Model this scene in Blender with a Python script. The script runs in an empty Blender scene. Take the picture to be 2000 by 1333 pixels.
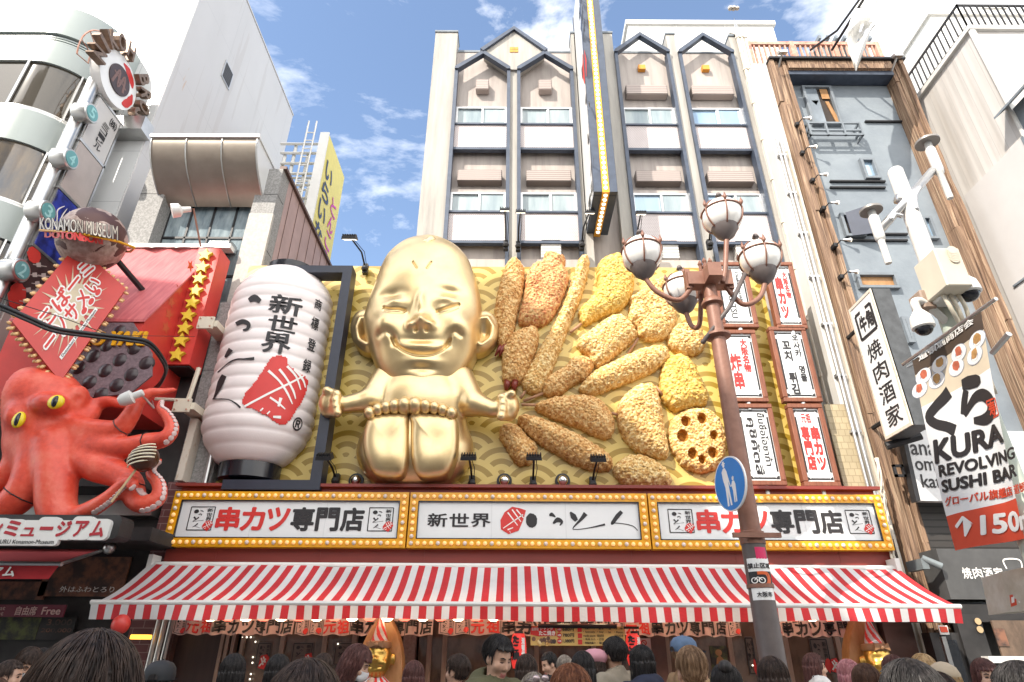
import bpy, bmesh, math, random
import numpy as np
from mathutils import Vector, Matrix, Euler
R = math.radians
S = bpy.context.scene
COL = S.collection
# ---------------------------------------------------------------- camera
PITCH, ROLL, FPX, CAMZ = R(27.3), R(0.3), 1192.0, 1.63
cam = bpy.data.cameras.new('camera')
cam.sensor_width = 36.0
cam.lens = 36.0 * FPX / 2000.0
cam.clip_start = 0.05
cam.clip_end = 3000
camo = bpy.data.objects.new('camera', cam)
COL.objects.link(camo)
CROT = Euler((math.pi / 2 + PITCH, 0, 0)).to_matrix() @ Matrix.Rotation(ROLL, 3, 'Z')
camo.rotation_euler = CROT.to_euler()
camo.location = (0, 0, CAMZ)
S.camera = camo
# ---------------------------------------------------------------- sky and sun
SUN_AZ, SUN_EL = R(-40), R(42)          # the sun stands behind the viewer, to the left
sdir = Vector((math.sin(SUN_AZ) * math.cos(SUN_EL), -math.cos(SUN_AZ) * math.cos(SUN_EL), math.sin(SUN_EL)))
W = bpy.data.worlds.new('World')
S.world = W
W.use_nodes = True
nt = W.node_tree
bg = nt.nodes['Background']
sky = nt.nodes.new('ShaderNodeTexSky')
sky.sky_type = 'NISHITA'
sky.sun_disc = False
sky.sun_elevation = SUN_EL
sky.sun_rotation = math.atan2(sdir.x, sdir.y)
sky.air_density = 1.0
sky.dust_density = 0.6
sky.ozone_density = 1.5
tc = nt.nodes.new('ShaderNodeTexCoord')
mp = nt.nodes.new('ShaderNodeMapping')
mp.inputs['Scale'].default_value = (1.0, 1.0, 1.9)
mp.inputs['Location'].default_value = (3.3, 1.7, 0.4)
nz = nt.nodes.new('ShaderNodeTexNoise')
nz.inputs['Scale'].default_value = 2.6
nz.inputs['Detail'].default_value = 9
nz.inputs['Roughness'].default_value = 0.6
nz.inputs['Distortion'].default_value = 0.35
rp = nt.nodes.new('ShaderNodeValToRGB')
rp.color_ramp.elements[0].position = 0.52
rp.color_ramp.elements[0].color = (0, 0, 0, 1)
rp.color_ramp.elements[1].position = 0.78
rp.color_ramp.elements[1].color = (1, 1, 1, 1)
mx = nt.nodes.new('ShaderNodeMix')
mx.data_type = 'RGBA'
mx.inputs['B'].default_value = (9.3, 9.4, 9.6, 1)
nt.links.new(tc.outputs['Generated'], mp.inputs['Vector'])
nt.links.new(mp.outputs['Vector'], nz.inputs['Vector'])
sx0 = nt.nodes.new('ShaderNodeSeparateXYZ')
nt.links.new(tc.outputs['Generated'], sx0.inputs[0])
bk0 = nt.nodes.new('ShaderNodeMapRange')       # unseen extra cloud behind the viewer, added as fill light for the shaded front
bk0.inputs['From Min'].default_value = .05
bk0.inputs['From Max'].default_value = -.45
bk0.inputs['To Min'].default_value = 0
bk0.inputs['To Max'].default_value = .26
nt.links.new(sx0.outputs['Y'], bk0.inputs['Value'])
ad0 = nt.nodes.new('ShaderNodeMath')
nt.links.new(nz.outputs['Fac'], ad0.inputs[0])
nt.links.new(bk0.outputs[0], ad0.inputs[1])
CLOUD_FAC = ad0.outputs[0]
for c_dir, c_cos, c_amt in (((-.245, .80, .55), .955, .055), ((.13, .60, .79), .965, .06), ((.62, .50, .60), .95, .12)):
    cd_ = Vector(c_dir).normalized()
    vd_ = nt.nodes.new('ShaderNodeVectorMath'); vd_.operation = 'DOT_PRODUCT'
    vd_.inputs[1].default_value = cd_
    nt.links.new(tc.outputs['Generated'], vd_.inputs[0])
    mr_ = nt.nodes.new('ShaderNodeMapRange')
    mr_.inputs['From Min'].default_value = c_cos
    mr_.inputs['To Max'].default_value = c_amt
    nt.links.new(vd_.outputs['Value'], mr_.inputs['Value'])
    ad_ = nt.nodes.new('ShaderNodeMath')
    nt.links.new(CLOUD_FAC, ad_.inputs[0]); nt.links.new(mr_.outputs[0], ad_.inputs[1])
    CLOUD_FAC = ad_.outputs[0]
nt.links.new(CLOUD_FAC, rp.inputs['Fac'])
nt.links.new(rp.outputs['Color'], mx.inputs['Factor'])
nt.links.new(sky.outputs['Color'], mx.inputs['A'])
nt.links.new(mx.outputs['Result'], bg.inputs['Color'])
bg.inputs['Strength'].default_value = 0.15
sl = bpy.data.lights.new('sun', 'SUN')
sl.energy = 3.0
sl.angle = R(0.5)
sl.color = (1.0, 0.95, 0.88)
so = bpy.data.objects.new('sun', sl)
COL.objects.link(so)
so.rotation_euler = sdir.to_track_quat('Z', 'Y').to_euler()
S.view_settings.view_transform = 'Standard'
S.view_settings.look = 'None'
S.view_settings.exposure = 1.22
S.view_settings.gamma = 1.0
S.view_settings.use_white_balance = True
S.view_settings.white_balance_temperature = 6900
S.cycles.max_bounces = 8

# ---------------------------------------------------------------- helpers: placing
def ray(px, py):
    return CROT @ Vector(((px - 1000) / FPX, (666.5 - py) / FPX, -1.0))
def P(px, py, Y):
    """point of the vertical plane y=Y that the photograph shows at pixel px,py"""
    d = ray(px, py)
    return Vector((0, 0, CAMZ)) + d * (Y / d.y)
def PXc(px, py, X):
    d = ray(px, py)
    return Vector((0, 0, CAMZ)) + d * (X / d.x)
def rect(x0, y0, x1, y1, Y):
    a, b = P(x0, y0, Y), P(x1, y1, Y)
    return a.x, b.x, b.z, a.z          # x0,x1,z0,z1
V = Vector
# ---------------------------------------------------------------- helpers: materials
MATS = {}
def rgb(*c):
    return (c[0], c[1], c[2], 1.0)
def mat(name, col, rough=0.6, metal=0.0, var=0.12, scale=4.0, col2=None, bump=0.0, bscale=30.0, stretch=(1, 1, 1), emit=0.0, coat=0.0, spec=0.5, thr=(0.35, 0.7), detail=6, alpha=1.0):
    m = bpy.data.materials.new(name)
    m.use_nodes = True
    t = m.node_tree
    b = t.nodes['Principled BSDF']
    b.inputs['Roughness'].default_value = rough
    b.inputs['Metallic'].default_value = metal
    b.inputs['Specular IOR Level'].default_value = spec
    b.inputs['Coat Weight'].default_value = coat
    b.inputs['Coat Roughness'].default_value = 0.08
    b.inputs['Alpha'].default_value = alpha
    c = t.nodes.new('ShaderNodeTexCoord')
    mpn = t.nodes.new('ShaderNodeMapping')
    mpn.inputs['Scale'].default_value = stretch
    t.links.new(c.outputs['Object'], mpn.inputs['Vector'])
    if var or col2:
        n = t.nodes.new('ShaderNodeTexNoise')
        n.inputs['Scale'].default_value = scale
        n.inputs['Detail'].default_value = detail
        n.inputs['Roughness'].default_value = 0.6
        t.links.new(mpn.outputs['Vector'], n.inputs['Vector'])
        r = t.nodes.new('ShaderNodeValToRGB')
        r.color_ramp.elements[0].position = thr[0]
        r.color_ramp.elements[1].position = thr[1]
        c2 = col2 or tuple(x * (1 - var * 2) for x in col[:3])
        r.color_ramp.elements[0].color = rgb(*c2)
        r.color_ramp.elements[1].color = rgb(*col)
        t.links.new(n.outputs['Fac'], r.inputs['Fac'])
        t.links.new(r.outputs['Color'], b.inputs['Base Color'])
        if emit:
            t.links.new(r.outputs['Color'], b.inputs['Emission Color'])
    else:
        b.inputs['Base Color'].default_value = rgb(*col)
        b.inputs['Emission Color'].default_value = rgb(*col)
    if emit:
        b.inputs['Emission Strength'].default_value = emit
    if bump:
        n2 = t.nodes.new('ShaderNodeTexNoise')
        n2.inputs['Scale'].default_value = bscale
        n2.inputs['Detail'].default_value = 5
        t.links.new(mpn.outputs['Vector'], n2.inputs['Vector'])
        bp = t.nodes.new('ShaderNodeBump')
        bp.inputs['Strength'].default_value = bump
        bp.inputs['Distance'].default_value = 0.02
        t.links.new(n2.outputs['Fac'], bp.inputs['Height'])
        t.links.new(bp.outputs['Normal'], b.inputs['Normal'])
    MATS[name] = m
    return m
class NT:
    """small node-tree writer for the patterned materials"""
    def __init__(s, name, rough=0.6, metal=0.0):
        s.m = bpy.data.materials.new(name)
        s.m.use_nodes = True
        s.t = s.m.node_tree
        s.b = s.t.nodes['Principled BSDF']
        s.b.inputs['Roughness'].default_value = rough
        s.b.inputs['Metallic'].default_value = metal
        c = s.t.nodes.new('ShaderNodeTexCoord')
        s.co = c.outputs['Object']
        x = s.t.nodes.new('ShaderNodeSeparateXYZ')
        s.t.links.new(s.co, x.inputs[0])
        s.x, s.y, s.z = x.outputs
    def f(s, op, a, b=None, c=None):
        n = s.t.nodes.new('ShaderNodeMath')
        n.operation = op
        for i, v in enumerate((a, b, c)):
            if v is None: continue
            if isinstance(v, (int, float)): n.inputs[i].default_value = v
            else: s.t.links.new(v, n.inputs[i])
        return n.outputs[0]
    def mix(s, fac, a, b):
        n = s.t.nodes.new('ShaderNodeMix')
        n.data_type = 'RGBA'
        for k, v in (('Factor', fac), ('A', a), ('B', b)):
            if isinstance(v, (int, float)): n.inputs[k].default_value = v
            elif isinstance(v, tuple): n.inputs[k].default_value = rgb(*v)
            else: s.t.links.new(v, n.inputs[k])
        return n.outputs['Result']
    def noise(s, scale, stretch=(1, 1, 1), detail=5, dist=0.0):
        mpn = s.t.nodes.new('ShaderNodeMapping')
        mpn.inputs['Scale'].default_value = stretch
        s.t.links.new(s.co, mpn.inputs[0])
        n = s.t.nodes.new('ShaderNodeTexNoise')
        n.inputs['Scale'].default_value = scale
        n.inputs['Detail'].default_value = detail
        n.inputs['Distortion'].default_value = dist
        s.t.links.new(mpn.outputs[0], n.inputs['Vector'])
        return n.outputs['Fac']
    def ramp(s, fac, *stops):
        r = s.t.nodes.new('ShaderNodeValToRGB')
        e = r.color_ramp.elements
        while len(e) < len(stops): e.new(0.5)
        for i, (p, c) in enumerate(stops):
            e[i].position = p
            e[i].color = rgb(*c)
        s.t.links.new(fac, r.inputs['Fac'])
        return r.outputs['Color']
    def color(s, o):
        s.t.links.new(o, s.b.inputs['Base Color'])
    def bump(s, h, strength=0.5, dist=0.02):
        bp = s.t.nodes.new('ShaderNodeBump')
        bp.inputs['Strength'].default_value = strength
        bp.inputs['Distance'].default_value = dist
        s.t.links.new(h, bp.inputs['Height'])
        s.t.links.new(bp.outputs['Normal'], s.b.inputs['Normal'])
    def done(s):
        MATS[s.m.name] = s.m
        return s.m

# ---------------------------------------------------------------- helpers: meshes and objects
WL = {}
def wl(o):
    return WL.get(o.name, V((0, 0, 0))) if o else V((0, 0, 0))
class MB:
    def __init__(s):
        s.v, s.f, s.m = [], [], []
    def add(s, vs, fs, mi=0):
        o = len(s.v)
        s.v += [tuple(p) for p in vs]
        s.f += [tuple(i + o for i in f) for f in fs]
        s.m += [mi] * len(fs)
        return s
    def poly(s, pts, mi=0):
        return s.add(pts, [tuple(range(len(pts)))], mi)
    def hexa(s, p, mi=0):
        """8 points: bottom loop 0-3, top loop 4-7"""
        return s.add(p, [(3, 2, 1, 0), (4, 5, 6, 7), (0, 1, 5, 4), (1, 2, 6, 5), (2, 3, 7, 6), (3, 0, 4, 7)], mi)
    def box(s, x0, x1, y0, y1, z0, z1, mi=0):
        if x0 > x1: x0, x1 = x1, x0
        if y0 > y1: y0, y1 = y1, y0
        if z0 > z1: z0, z1 = z1, z0
        return s.hexa([(x0, y0, z0), (x1, y0, z0), (x1, y1, z0), (x0, y1, z0), (x0, y0, z1), (x1, y0, z1), (x1, y1, z1), (x0, y1, z1)], mi)
    def bbox(s, x0, x1, y0, y1, z0, z1, b=0.01, mi=0):
        """box with bevelled long edges (octagonal section along x, y and z kept simple: chamfer on z edges and top/bottom)"""
        if x0 > x1: x0, x1 = x1, x0
        if y0 > y1: y0, y1 = y1, y0
        bm = bmesh.new()
        bmesh.ops.create_cube(bm, size=1)
        for v in bm.verts:
            v.co = V(((x0 + x1) / 2 + v.co.x * (x1 - x0), (y0 + y1) / 2 + v.co.y * (y1 - y0), (z0 + z1) / 2 + v.co.z * (z1 - z0)))
        bmesh.ops.bevel(bm, geom=bm.edges[:], offset=b, segments=1, affect='EDGES')
        bm.verts.index_update()
        s.add([v.co for v in bm.verts], [[v.index for v in f.verts] for f in bm.faces], mi)
        bm.free()
        return s
    def prism(s, pts, vec, mi=0, side=None):
        n = len(pts)
        vec = V(vec)
        a = [V(p) for p in pts]
        b = [p + vec for p in a]
        o = len(s.v)
        s.v += [tuple(p) for p in a + b]
        s.f += [tuple(o + i for i in range(n - 1, -1, -1)), tuple(o + n + i for i in range(n))]
        s.m += [mi, mi]
        for i in range(n):
            j = (i + 1) % n
            s.f.append((o + i, o + j, o + n + j, o + n + i))
            s.m.append(mi if side is None else side)
        return s
    def tube(s, path, r, n=10, mi=0, cap=True):
        path = [V(p) for p in path]
        if not isinstance(r, (list, tuple)): r = [r] * len(path)
        up = V((0, 0, 1))
        o = len(s.v)
        T0 = None
        for i, p in enumerate(path):
            t = (path[min(i + 1, len(path) - 1)] - path[max(i - 1, 0)])
            t = t.normalized() if t.length > 1e-9 else V((0, 0, 1))
            if T0 is None:
                u = t.orthogonal().normalized()
            else:
                u = (u - t * u.dot(t))
                u = u.normalized() if u.length > 1e-6 else t.orthogonal().normalized()
            T0 = t
            w = t.cross(u)
            for k in range(n):
                a = 2 * math.pi * k / n
                s.v.append(tuple(p + (u * math.cos(a) + w * math.sin(a)) * r[i]))
        for i in range(len(path) - 1):
            for k in range(n):
                q = (k + 1) % n
                s.f.append((o + i * n + k, o + i * n + q, o + (i + 1) * n + q, o + (i + 1) * n + k))
                s.m.append(mi)
        if cap:
            s.f.append(tuple(o + k for k in range(n - 1, -1, -1)))
            e = o + (len(path) - 1) * n
            s.f.append(tuple(e + k for k in range(n)))
            s.m += [mi, mi]
        return s
    def lathe(s, c, prof, n=24, mi=0, axis=None, sx=1.0, sy=1.0, cap=True):
        """prof: (radius, height) pairs along axis from c"""
        c = V(c)
        ax = V(axis or (0, 0, 1)).normalized()
        q = ax.to_track_quat('Z', 'Y')
        o = len(s.v)
        for (r, h) in prof:
            for k in range(n):
                a = 2 * math.pi * k / n
                s.v.append(tuple(c + q @ V((r * sx * math.cos(a), r * sy * math.sin(a), h))))
        for i in range(len(prof) - 1):
            for k in range(n):
                j = (k + 1) % n
                s.f.append((o + i * n + k, o + i * n + j, o + (i + 1) * n + j, o + (i + 1) * n + k))
                s.m.append(mi)
        if cap:
            s.f.append(tuple(o + k for k in range(n - 1, -1, -1)))
            e = o + (len(prof) - 1) * n
            s.f.append(tuple(e + k for k in range(n)))
            s.m += [mi, mi]
        return s
    def ball(s, c, r, n=16, mi=0, half=False):
        if not isinstance(r, (tuple, list)): r = (r, r, r)
        c = V(c)
        m = max(4, n // 2)
        vs, fs = [], []
        for i in range(m + 1):
            a = -math.pi / 2 + math.pi * i / m
            for k in range(n):
                b = 2 * math.pi * k / n
                vs.append(c + V((r[0] * math.cos(a) * math.cos(b), r[1] * math.cos(a) * math.sin(b), r[2] * math.sin(a))))
        for i in range(m):
            for k in range(n):
                j = (k + 1) % n
                fs.append((i * n + k, i * n + j, (i + 1) * n + j, (i + 1) * n + k))
        return s.add(vs, fs, mi)
def mesh_obj(name, mb, mats, parent=None, smooth=False, loc=None):
    if not isinstance(mats, (list, tuple)): mats = [mats]
    L = wl(parent) if loc is None else V(loc)
    me = bpy.data.meshes.new(name)
    me.from_pydata([(p[0] - L.x, p[1] - L.y, p[2] - L.z) for p in mb.v], [], mb.f)
    for m in mats:
        me.materials.append(MATS[m] if isinstance(m, str) else m)
    me.polygons.foreach_set('material_index', mb.m)
    if smooth is not False:
        me.polygons.foreach_set('use_smooth', [True] * len(me.polygons))
        if smooth is not True:
            me.set_sharp_from_angle(angle=R(smooth))
    me.update()
    o = bpy.data.objects.new(name, me)
    COL.objects.link(o)
    if parent:
        o.parent = parent
        WL[o.name] = wl(parent)
    else:
        o.location = L
        WL[o.name] = L
    return o
def tag(o, label=None, cat=None, group=None, kind=None):
    if label: o['label'] = label
    if cat: o['category'] = cat
    if group: o['group'] = group
    if kind: o['kind'] = kind
    return o
def thing(name, label, cat, loc, group=None):
    o = bpy.data.objects.new(name, None)
    o.empty_display_size = 0.2
    COL.objects.link(o)
    o.location = loc
    WL[o.name] = V(loc)
    return tag(o, label, cat, group)
def part(name, mb, mats, parent, smooth=False, label=None):
    o = mesh_obj(name, mb, mats, parent, smooth)
    if label: o['label'] = label
    return o
def single(name, label, cat, mb, mats, group=None, smooth=False):
    a = np.array(mb.v)
    c = V(((a[:, 0].min() + a[:, 0].max()) / 2, (a[:, 1].min() + a[:, 1].max()) / 2, a[:, 2].min()))
    return tag(mesh_obj(name, mb, mats, None, smooth, loc=c), label, cat, group)
def struct(name, mb, mats, smooth=False):
    return tag(mesh_obj(name, mb, mats, None, smooth, loc=(0, 0, 0)), kind='structure')
def dup(root, loc, label=None, rotz=None, scale=None):
    r = root.copy()
    COL.objects.link(r)
    r.location = loc
    if rotz is not None: r.rotation_euler = (0, 0, rotz)
    if scale is not None: r.scale = (scale, scale, scale)
    if label: r['label'] = label
    WL[r.name] = V(loc)
    for ch in list(root.children):
        c = ch.copy()
        COL.objects.link(c)
        c.parent = r
        for g in list(ch.children):
            d = g.copy()
            COL.objects.link(d)
            d.parent = c
    return r

# ---------------------------------------------------------------- helpers: lettering
GL = {}
def glyphs(body, vertical=False, gap=1.0):
    k = (body, vertical, gap)
    if k in GL: return GL[k]
    c = bpy.data.curves.new('lettering', 'FONT')
    c.body = '\n'.join(body) if vertical else body
    c.fill_mode = 'FRONT'
    c.resolution_u = 3
    if vertical: c.align_x = 'CENTER'
    c.space_line = gap
    o = bpy.data.objects.new('lettering', c)
    me = o.to_mesh()
    vs = np.array([v.co[:] for v in me.vertices])
    fs = [tuple(p.vertices) for p in me.polygons]
    o.to_mesh_clear()
    bpy.data.objects.remove(o)
    bpy.data.curves.remove(c)
    lo, hi = vs.min(0), vs.max(0)
    GL[k] = (vs[:, :2] - lo[:2], fs, hi[:2] - lo[:2])
    return GL[k]
def quadmap(BL, BR, TR, TL):
    BL, BR, TR, TL = V(BL), V(BR), V(TR), V(TL)
    N = (BR - BL).cross(TL - BL).normalized()
    def f(u, v, d):
        return BL * ((1 - u) * (1 - v)) + BR * (u * (1 - v)) + TR * (u * v) + TL * ((1 - u) * v) + N * d
    f.N = N
    return f
def facemap(x0, x1, z0, z1, Y):
    return quadmap((x0, Y, z0), (x1, Y, z0), (x1, Y, z1), (x0, Y, z1))
def write(mb, body, mp, box, bold=0.0, mi=0, vertical=False, d=0.004, gap=1.0, asp=None, slant=0.0):
    """letters fitted into box (u0,v0,u1,v1) of the mapped face; bold is the stroke thickening as a share of the box height"""
    g, fs, sz = glyphs(body, vertical, gap)
    u0, v0, u1, v1 = box
    n = g / sz
    k = 10 if bold else 1
    for i in range(k):
        du = dv = 0.0
        if bold:
            a = 2 * math.pi * i / k
            # keep thickening isotropic in the glyph's own units
            du, dv = math.cos(a) * bold * sz[1] / sz[0] * (1 if not vertical else 1), math.sin(a) * bold
        pts = []
        for (x, y) in n:
            uu, vv = x + du, y + dv
            pts.append(mp(u0 + (uu + slant * (vv - .5)) * (u1 - u0), v0 + vv * (v1 - v0), d + i * 0.00025))
        mb.add(pts, fs, mi)
    return mb
def stroke(mb, pts, w, mp, mi=0, d=0.004, asp=1.0, n=5):
    """brush stroke: smooth polyline in u,v with half widths w (in v units); asp = height/width of the face"""
    if not isinstance(w, (list, tuple)): w = [w] * len(pts)
    p = np.array([(x, y) for x, y in pts], float)
    q, ww = [], []
    for i in range(len(p) - 1):
        p0, p1, p2, p3 = p[max(i - 1, 0)], p[i], p[i + 1], p[min(i + 2, len(p) - 1)]
        for j in range(n):
            t = j / n
            q.append(0.5 * ((2 * p1) + (-p0 + p2) * t + (2 * p0 - 5 * p1 + 4 * p2 - p3) * t * t + (-p0 + 3 * p1 - 3 * p2 + p3) * t ** 3))
            ww.append(w[i] * (1 - t) + w[i + 1] * t)
    q.append(p[-1]); ww.append(w[-1])
    q = np.array(q)
    s = q.copy(); s[:, 0] /= asp
    t = np.gradient(s, axis=0)
    t /= (np.linalg.norm(t, axis=1, keepdims=True) + 1e-9)
    nn = np.stack([-t[:, 1], t[:, 0]], 1)
    o = []
    for i in range(len(q)):
        a = s[i] + nn[i] * ww[i]; b = s[i] - nn[i] * ww[i]
        o.append((mp(a[0] * asp, a[1], d), mp(b[0] * asp, b[1], d)))
    vs = [x for ab in o for x in ab]
    fs = [(2 * i + 1, 2 * i + 3, 2 * i + 2, 2 * i) for i in range(len(q) - 1)]
    return mb.add(vs, fs, mi)
def blob(mb, pts, mp, mi=0, d=0.004):
    return mb.poly([mp(u, v, d) for u, v in pts], mi)
def disc2(mb, c, ru, rv, mp, mi=0, d=0.004, n=20, a0=0, rough=0.0, seed=1):
    rr = random.Random(seed)
    return mb.poly([mp(c[0] + ru * math.cos(a0 + 2 * math.pi * i / n) * (1 + rr.uniform(-rough, rough)), c[1] + rv * math.sin(a0 + 2 * math.pi * i / n) * (1 + rr.uniform(-rough, rough)), d) for i in range(n)], mi)

# ---------------------------------------------------------------- helpers: organic surfaces
def snets(F, xs, ys, zs):
    """surface nets over a rectilinear grid; F negative inside"""
    I = F < 0
    nx, ny, nz_ = F.shape
    c = np.zeros((nx - 1, ny - 1, nz_ - 1), np.int8)
    for a in (0, 1):
        for b in (0, 1):
            for d in (0, 1):
                c += I[a:nx - 1 + a, b:ny - 1 + b, d:nz_ - 1 + d]
    act = (c > 0) & (c < 8)
    idx = -np.ones(act.shape, np.int64)
    ii, jj, kk = np.nonzero(act)
    idx[ii, jj, kk] = np.arange(len(ii))
    acc = np.zeros((len(ii), 3)); cnt = np.zeros(len(ii))
    ax = (np.asarray(xs), np.asarray(ys), np.asarray(zs))
    cor = [(a, b, d) for a in (0, 1) for b in (0, 1) for d in (0, 1)]
    for p in cor:
        for e in range(3):
            if p[e]: continue
            q = list(p); q[e] = 1
            fa = F[ii + p[0], jj + p[1], kk + p[2]]; fb = F[ii + q[0], jj + q[1], kk + q[2]]
            w = (fa < 0) != (fb < 0)
            t = np.where(w, fa / np.where(fa - fb == 0, 1, fa - fb), 0)
            pa = np.stack([ax[0][ii + p[0]], ax[1][jj + p[1]], ax[2][kk + p[2]]], 1)
            pb = np.stack([ax[0][ii + q[0]], ax[1][jj + q[1]], ax[2][kk + q[2]]], 1)
            acc += np.where(w[:, None], pa + (pb - pa) * t[:, None], 0)
            cnt += w
    vs = acc / cnt[:, None]
    fs = []
    for e in range(3):
        s0 = [slice(1, -1)] * 3; s0[e] = slice(0, -1)
        s1 = [slice(1, -1)] * 3; s1[e] = slice(1, None)
        A, B = I[tuple(s0)], I[tuple(s1)]
        w = np.nonzero(A != B)
        g = [w[0] + (e != 0), w[1] + (e != 1), w[2] + (e != 2)]
        u, v = [(1, 2), (2, 0), (0, 1)][e]
        def at(du, dv):
            h = [x.copy() for x in g]
            h[u] -= du; h[v] -= dv
            return idx[h[0], h[1], h[2]]
        q = np.stack([at(1, 1), at(0, 1), at(0, 0), at(1, 0)], 1)
        fl = ~A[w]
        q[fl] = q[fl][:, ::-1]
        fs.append(q)
    return vs, np.concatenate(fs)
def sm(a, b, k):
    h = np.maximum(k - np.abs(a - b), 0) / k
    return np.minimum(a, b) - h * h * k * 0.25
def ell(G, c, r):
    x, y, z = (G[0] - c[0]) / r[0], (G[1] - c[1]) / r[1], (G[2] - c[2]) / r[2]
    k = np.sqrt(x * x + y * y + z * z)
    return (k - 1) * min(r)
def cap(G, a, b, ra, rb):
    a, b = np.array(a, float), np.array(b, float)
    d = b - a
    L = (d * d).sum() + 1e-12
    px, py, pz = G[0] - a[0], G[1] - a[1], G[2] - a[2]
    t = np.clip((px * d[0] + py * d[1] + pz * d[2]) / L, 0, 1)
    return np.sqrt((px - t * d[0]) ** 2 + (py - t * d[1]) ** 2 + (pz - t * d[2]) ** 2) - (ra + (rb - ra) * t)
def grid3(x0, x1, y0, y1, z0, z1, h):
    xs, ys, zs = np.arange(x0, x1 + h, h), np.arange(y0, y1 + h, h), np.arange(z0, z1 + h, h)
    return (xs[:, None, None], ys[None, :, None], zs[None, None, :]), xs, ys, zs
def organic(F, xs, ys, zs, mb=None, mi=0):
    mb = mb or MB()
    shp = (len(xs), len(ys), len(zs))
    vs, fs = snets(np.broadcast_to(F, shp), xs, ys, zs)
    return mb.add(vs.tolist(), fs.tolist(), mi)
def crom(pts, n=6, closed=True):
    p = np.array(pts, float)
    N = len(p); out = []
    for i in range(N if closed else N - 1):
        g = (lambda k: p[k % N]) if closed else (lambda k: p[min(max(k, 0), N - 1)])
        p0, p1, p2, p3 = g(i - 1), g(i), g(i + 1), g(i + 2)
        for j in range(n):
            t = j / n
            out.append(0.5 * ((2 * p1) + (-p0 + p2) * t + (2 * p0 - 5 * p1 + 4 * p2 - p3) * t * t + (-p0 + 3 * p1 - 3 * p2 + p3) * t ** 3))
    if not closed: out.append(p[-1])
    return np.array(out)
def pdist(x, z, poly):
    """signed distance (positive inside) of points to a closed polygon, and distance helper"""
    A = poly; B = np.roll(poly, -1, 0)
    d = np.full(x.shape, 1e9); ins = np.zeros(x.shape, bool)
    for a, b in zip(A, B):
        e = b - a
        t = np.clip(((x - a[0]) * e[0] + (z - a[1]) * e[1]) / (e @ e + 1e-12), 0, 1)
        d = np.minimum(d, np.hypot(x - a[0] - t * e[0], z - a[1] - t * e[1]))
        c = ((a[1] > z) != (b[1] > z)) & (x < (b[0] - a[0]) * (z - a[1]) / (b[1] - a[1] + 1e-12) + a[0])
        ins ^= c
    return np.where(ins, d, -d)
def ldist(x, z, line):
    d = np.full(np.shape(x), 1e9)
    for a, b in zip(line[:-1], line[1:]):
        e = b - a
        t = np.clip(((x - a[0]) * e[0] + (z - a[1]) * e[1]) / (e @ e + 1e-12), 0, 1)
        d = np.minimum(d, np.hypot(x - a[0] - t * e[0], z - a[1] - t * e[1]))
    return d
# ================================================================ materials
mat('concrete', (.405, .385, .35), .85, col2=(.29, .275, .255), scale=2.2, bump=.25, bscale=40, stretch=(2.5, 2.5, .22), thr=(.30, .58), detail=9)
mat('pink_render', (.43, .385, .355), .85, col2=(.32, .28, .26), scale=2.2, bump=.2, bscale=30, stretch=(2.8, 2.8, .25), thr=(.30, .58), detail=9)
mat('navy_steel', (.065, .085, .125), .45, var=.15, scale=6, metal=.2)
mat('navy_frame', (.025, .03, .05), .4, var=.1, scale=6)
mat('alu', (.6, .6, .6), .35, metal=.8, var=.08)
mat('steel', (.55, .55, .54), .3, metal=.9, var=.1, scale=3)
mat('dark_metal', (.03, .03, .033), .5, metal=.3, var=.2)
mat('rust_steel', (.42, .17, .11), .8, col2=(.55, .35, .28), scale=8)
mat('white_paint', (.68, .67, .64), .5, var=.05, scale=2)
mat('white_tile', (.66, .67, .67), .35, var=.05, scale=.7)
mat('white_gloss', (.8, .8, .79), .25, var=.03)
mat('sign_white', (.74, .76, .76), .35, var=.03, scale=2)
mat('black_ink', (.02, .018, .02), .6, var=0)
mat('red_ink', (.62, .03, .025), .5, var=.05)
mat('white_ink', (.8, .78, .75), .55, var=0)
mat('yellow_paint', (.80, .38, .008), .35, var=.1, scale=5, coat=.2)
mat('red_panel', (.25, .035, .025), .45, var=.12, scale=2, stretch=(.4, 1, 3))
mat('red_house', (.62, .045, .035), .42, var=.12, scale=1.5)
mat('red_roof', (.60, .16, .16), .5, col2=(.42, .08, .09), scale=3, stretch=(6, .6, .6))
mat('gold', (.75, .57, .31), .37, metal=.88, col2=(.67, .49, .25), scale=2.2, coat=.3, thr=(.3, .6), detail=8)
mat('gold_shop', (.55, .33, .07), .3, metal=.85, var=.12, scale=12, coat=.3)
mat('bulb_on', (1.0, .62, .25), .3, var=0, emit=.14)
mat('bulb_off', (.7, .62, .55), .3, var=0)
mat('lamp_glow', (1.0, .93, .78), .3, var=0, emit=.9)
mat('lantern_paper', (.84, .76, .74), .5, var=.04, scale=2, bump=.06, bscale=60)
mat('black_gloss', (.015, .015, .02), .2, var=0)
mat('opal_glass', (.82, .80, .76), .18, var=.03, scale=2, coat=.3)
mat('lamp_brown', (.26, .125, .085), .5, col2=(.20, .09, .06), scale=10, metal=.1)
mat('lamp_dark', (.13, .105, .10), .5, var=.15, scale=5)
mat('wood_frame', (.27, .095, .05), .55, col2=(.17, .055, .028), scale=3, stretch=(8, 8, 1.2))
mat('blue_sign', (.02, .22, .62), .3, var=.05)
mat('stone', (.30, .295, .285), .7, col2=(.19, .185, .18), scale=30, thr=(.4, .6), bump=.1, bscale=80)
mat('stone_pale', (.48, .45, .41), .75, var=.12, scale=18, bump=.1, bscale=60)
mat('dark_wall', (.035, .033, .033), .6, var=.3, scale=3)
mat('dark_glass', (.03, .035, .042), .07, var=.25, scale=1.2, coat=.3)
mat('room_dark', (.05, .035, .028), .8, var=.3, scale=3)
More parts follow.
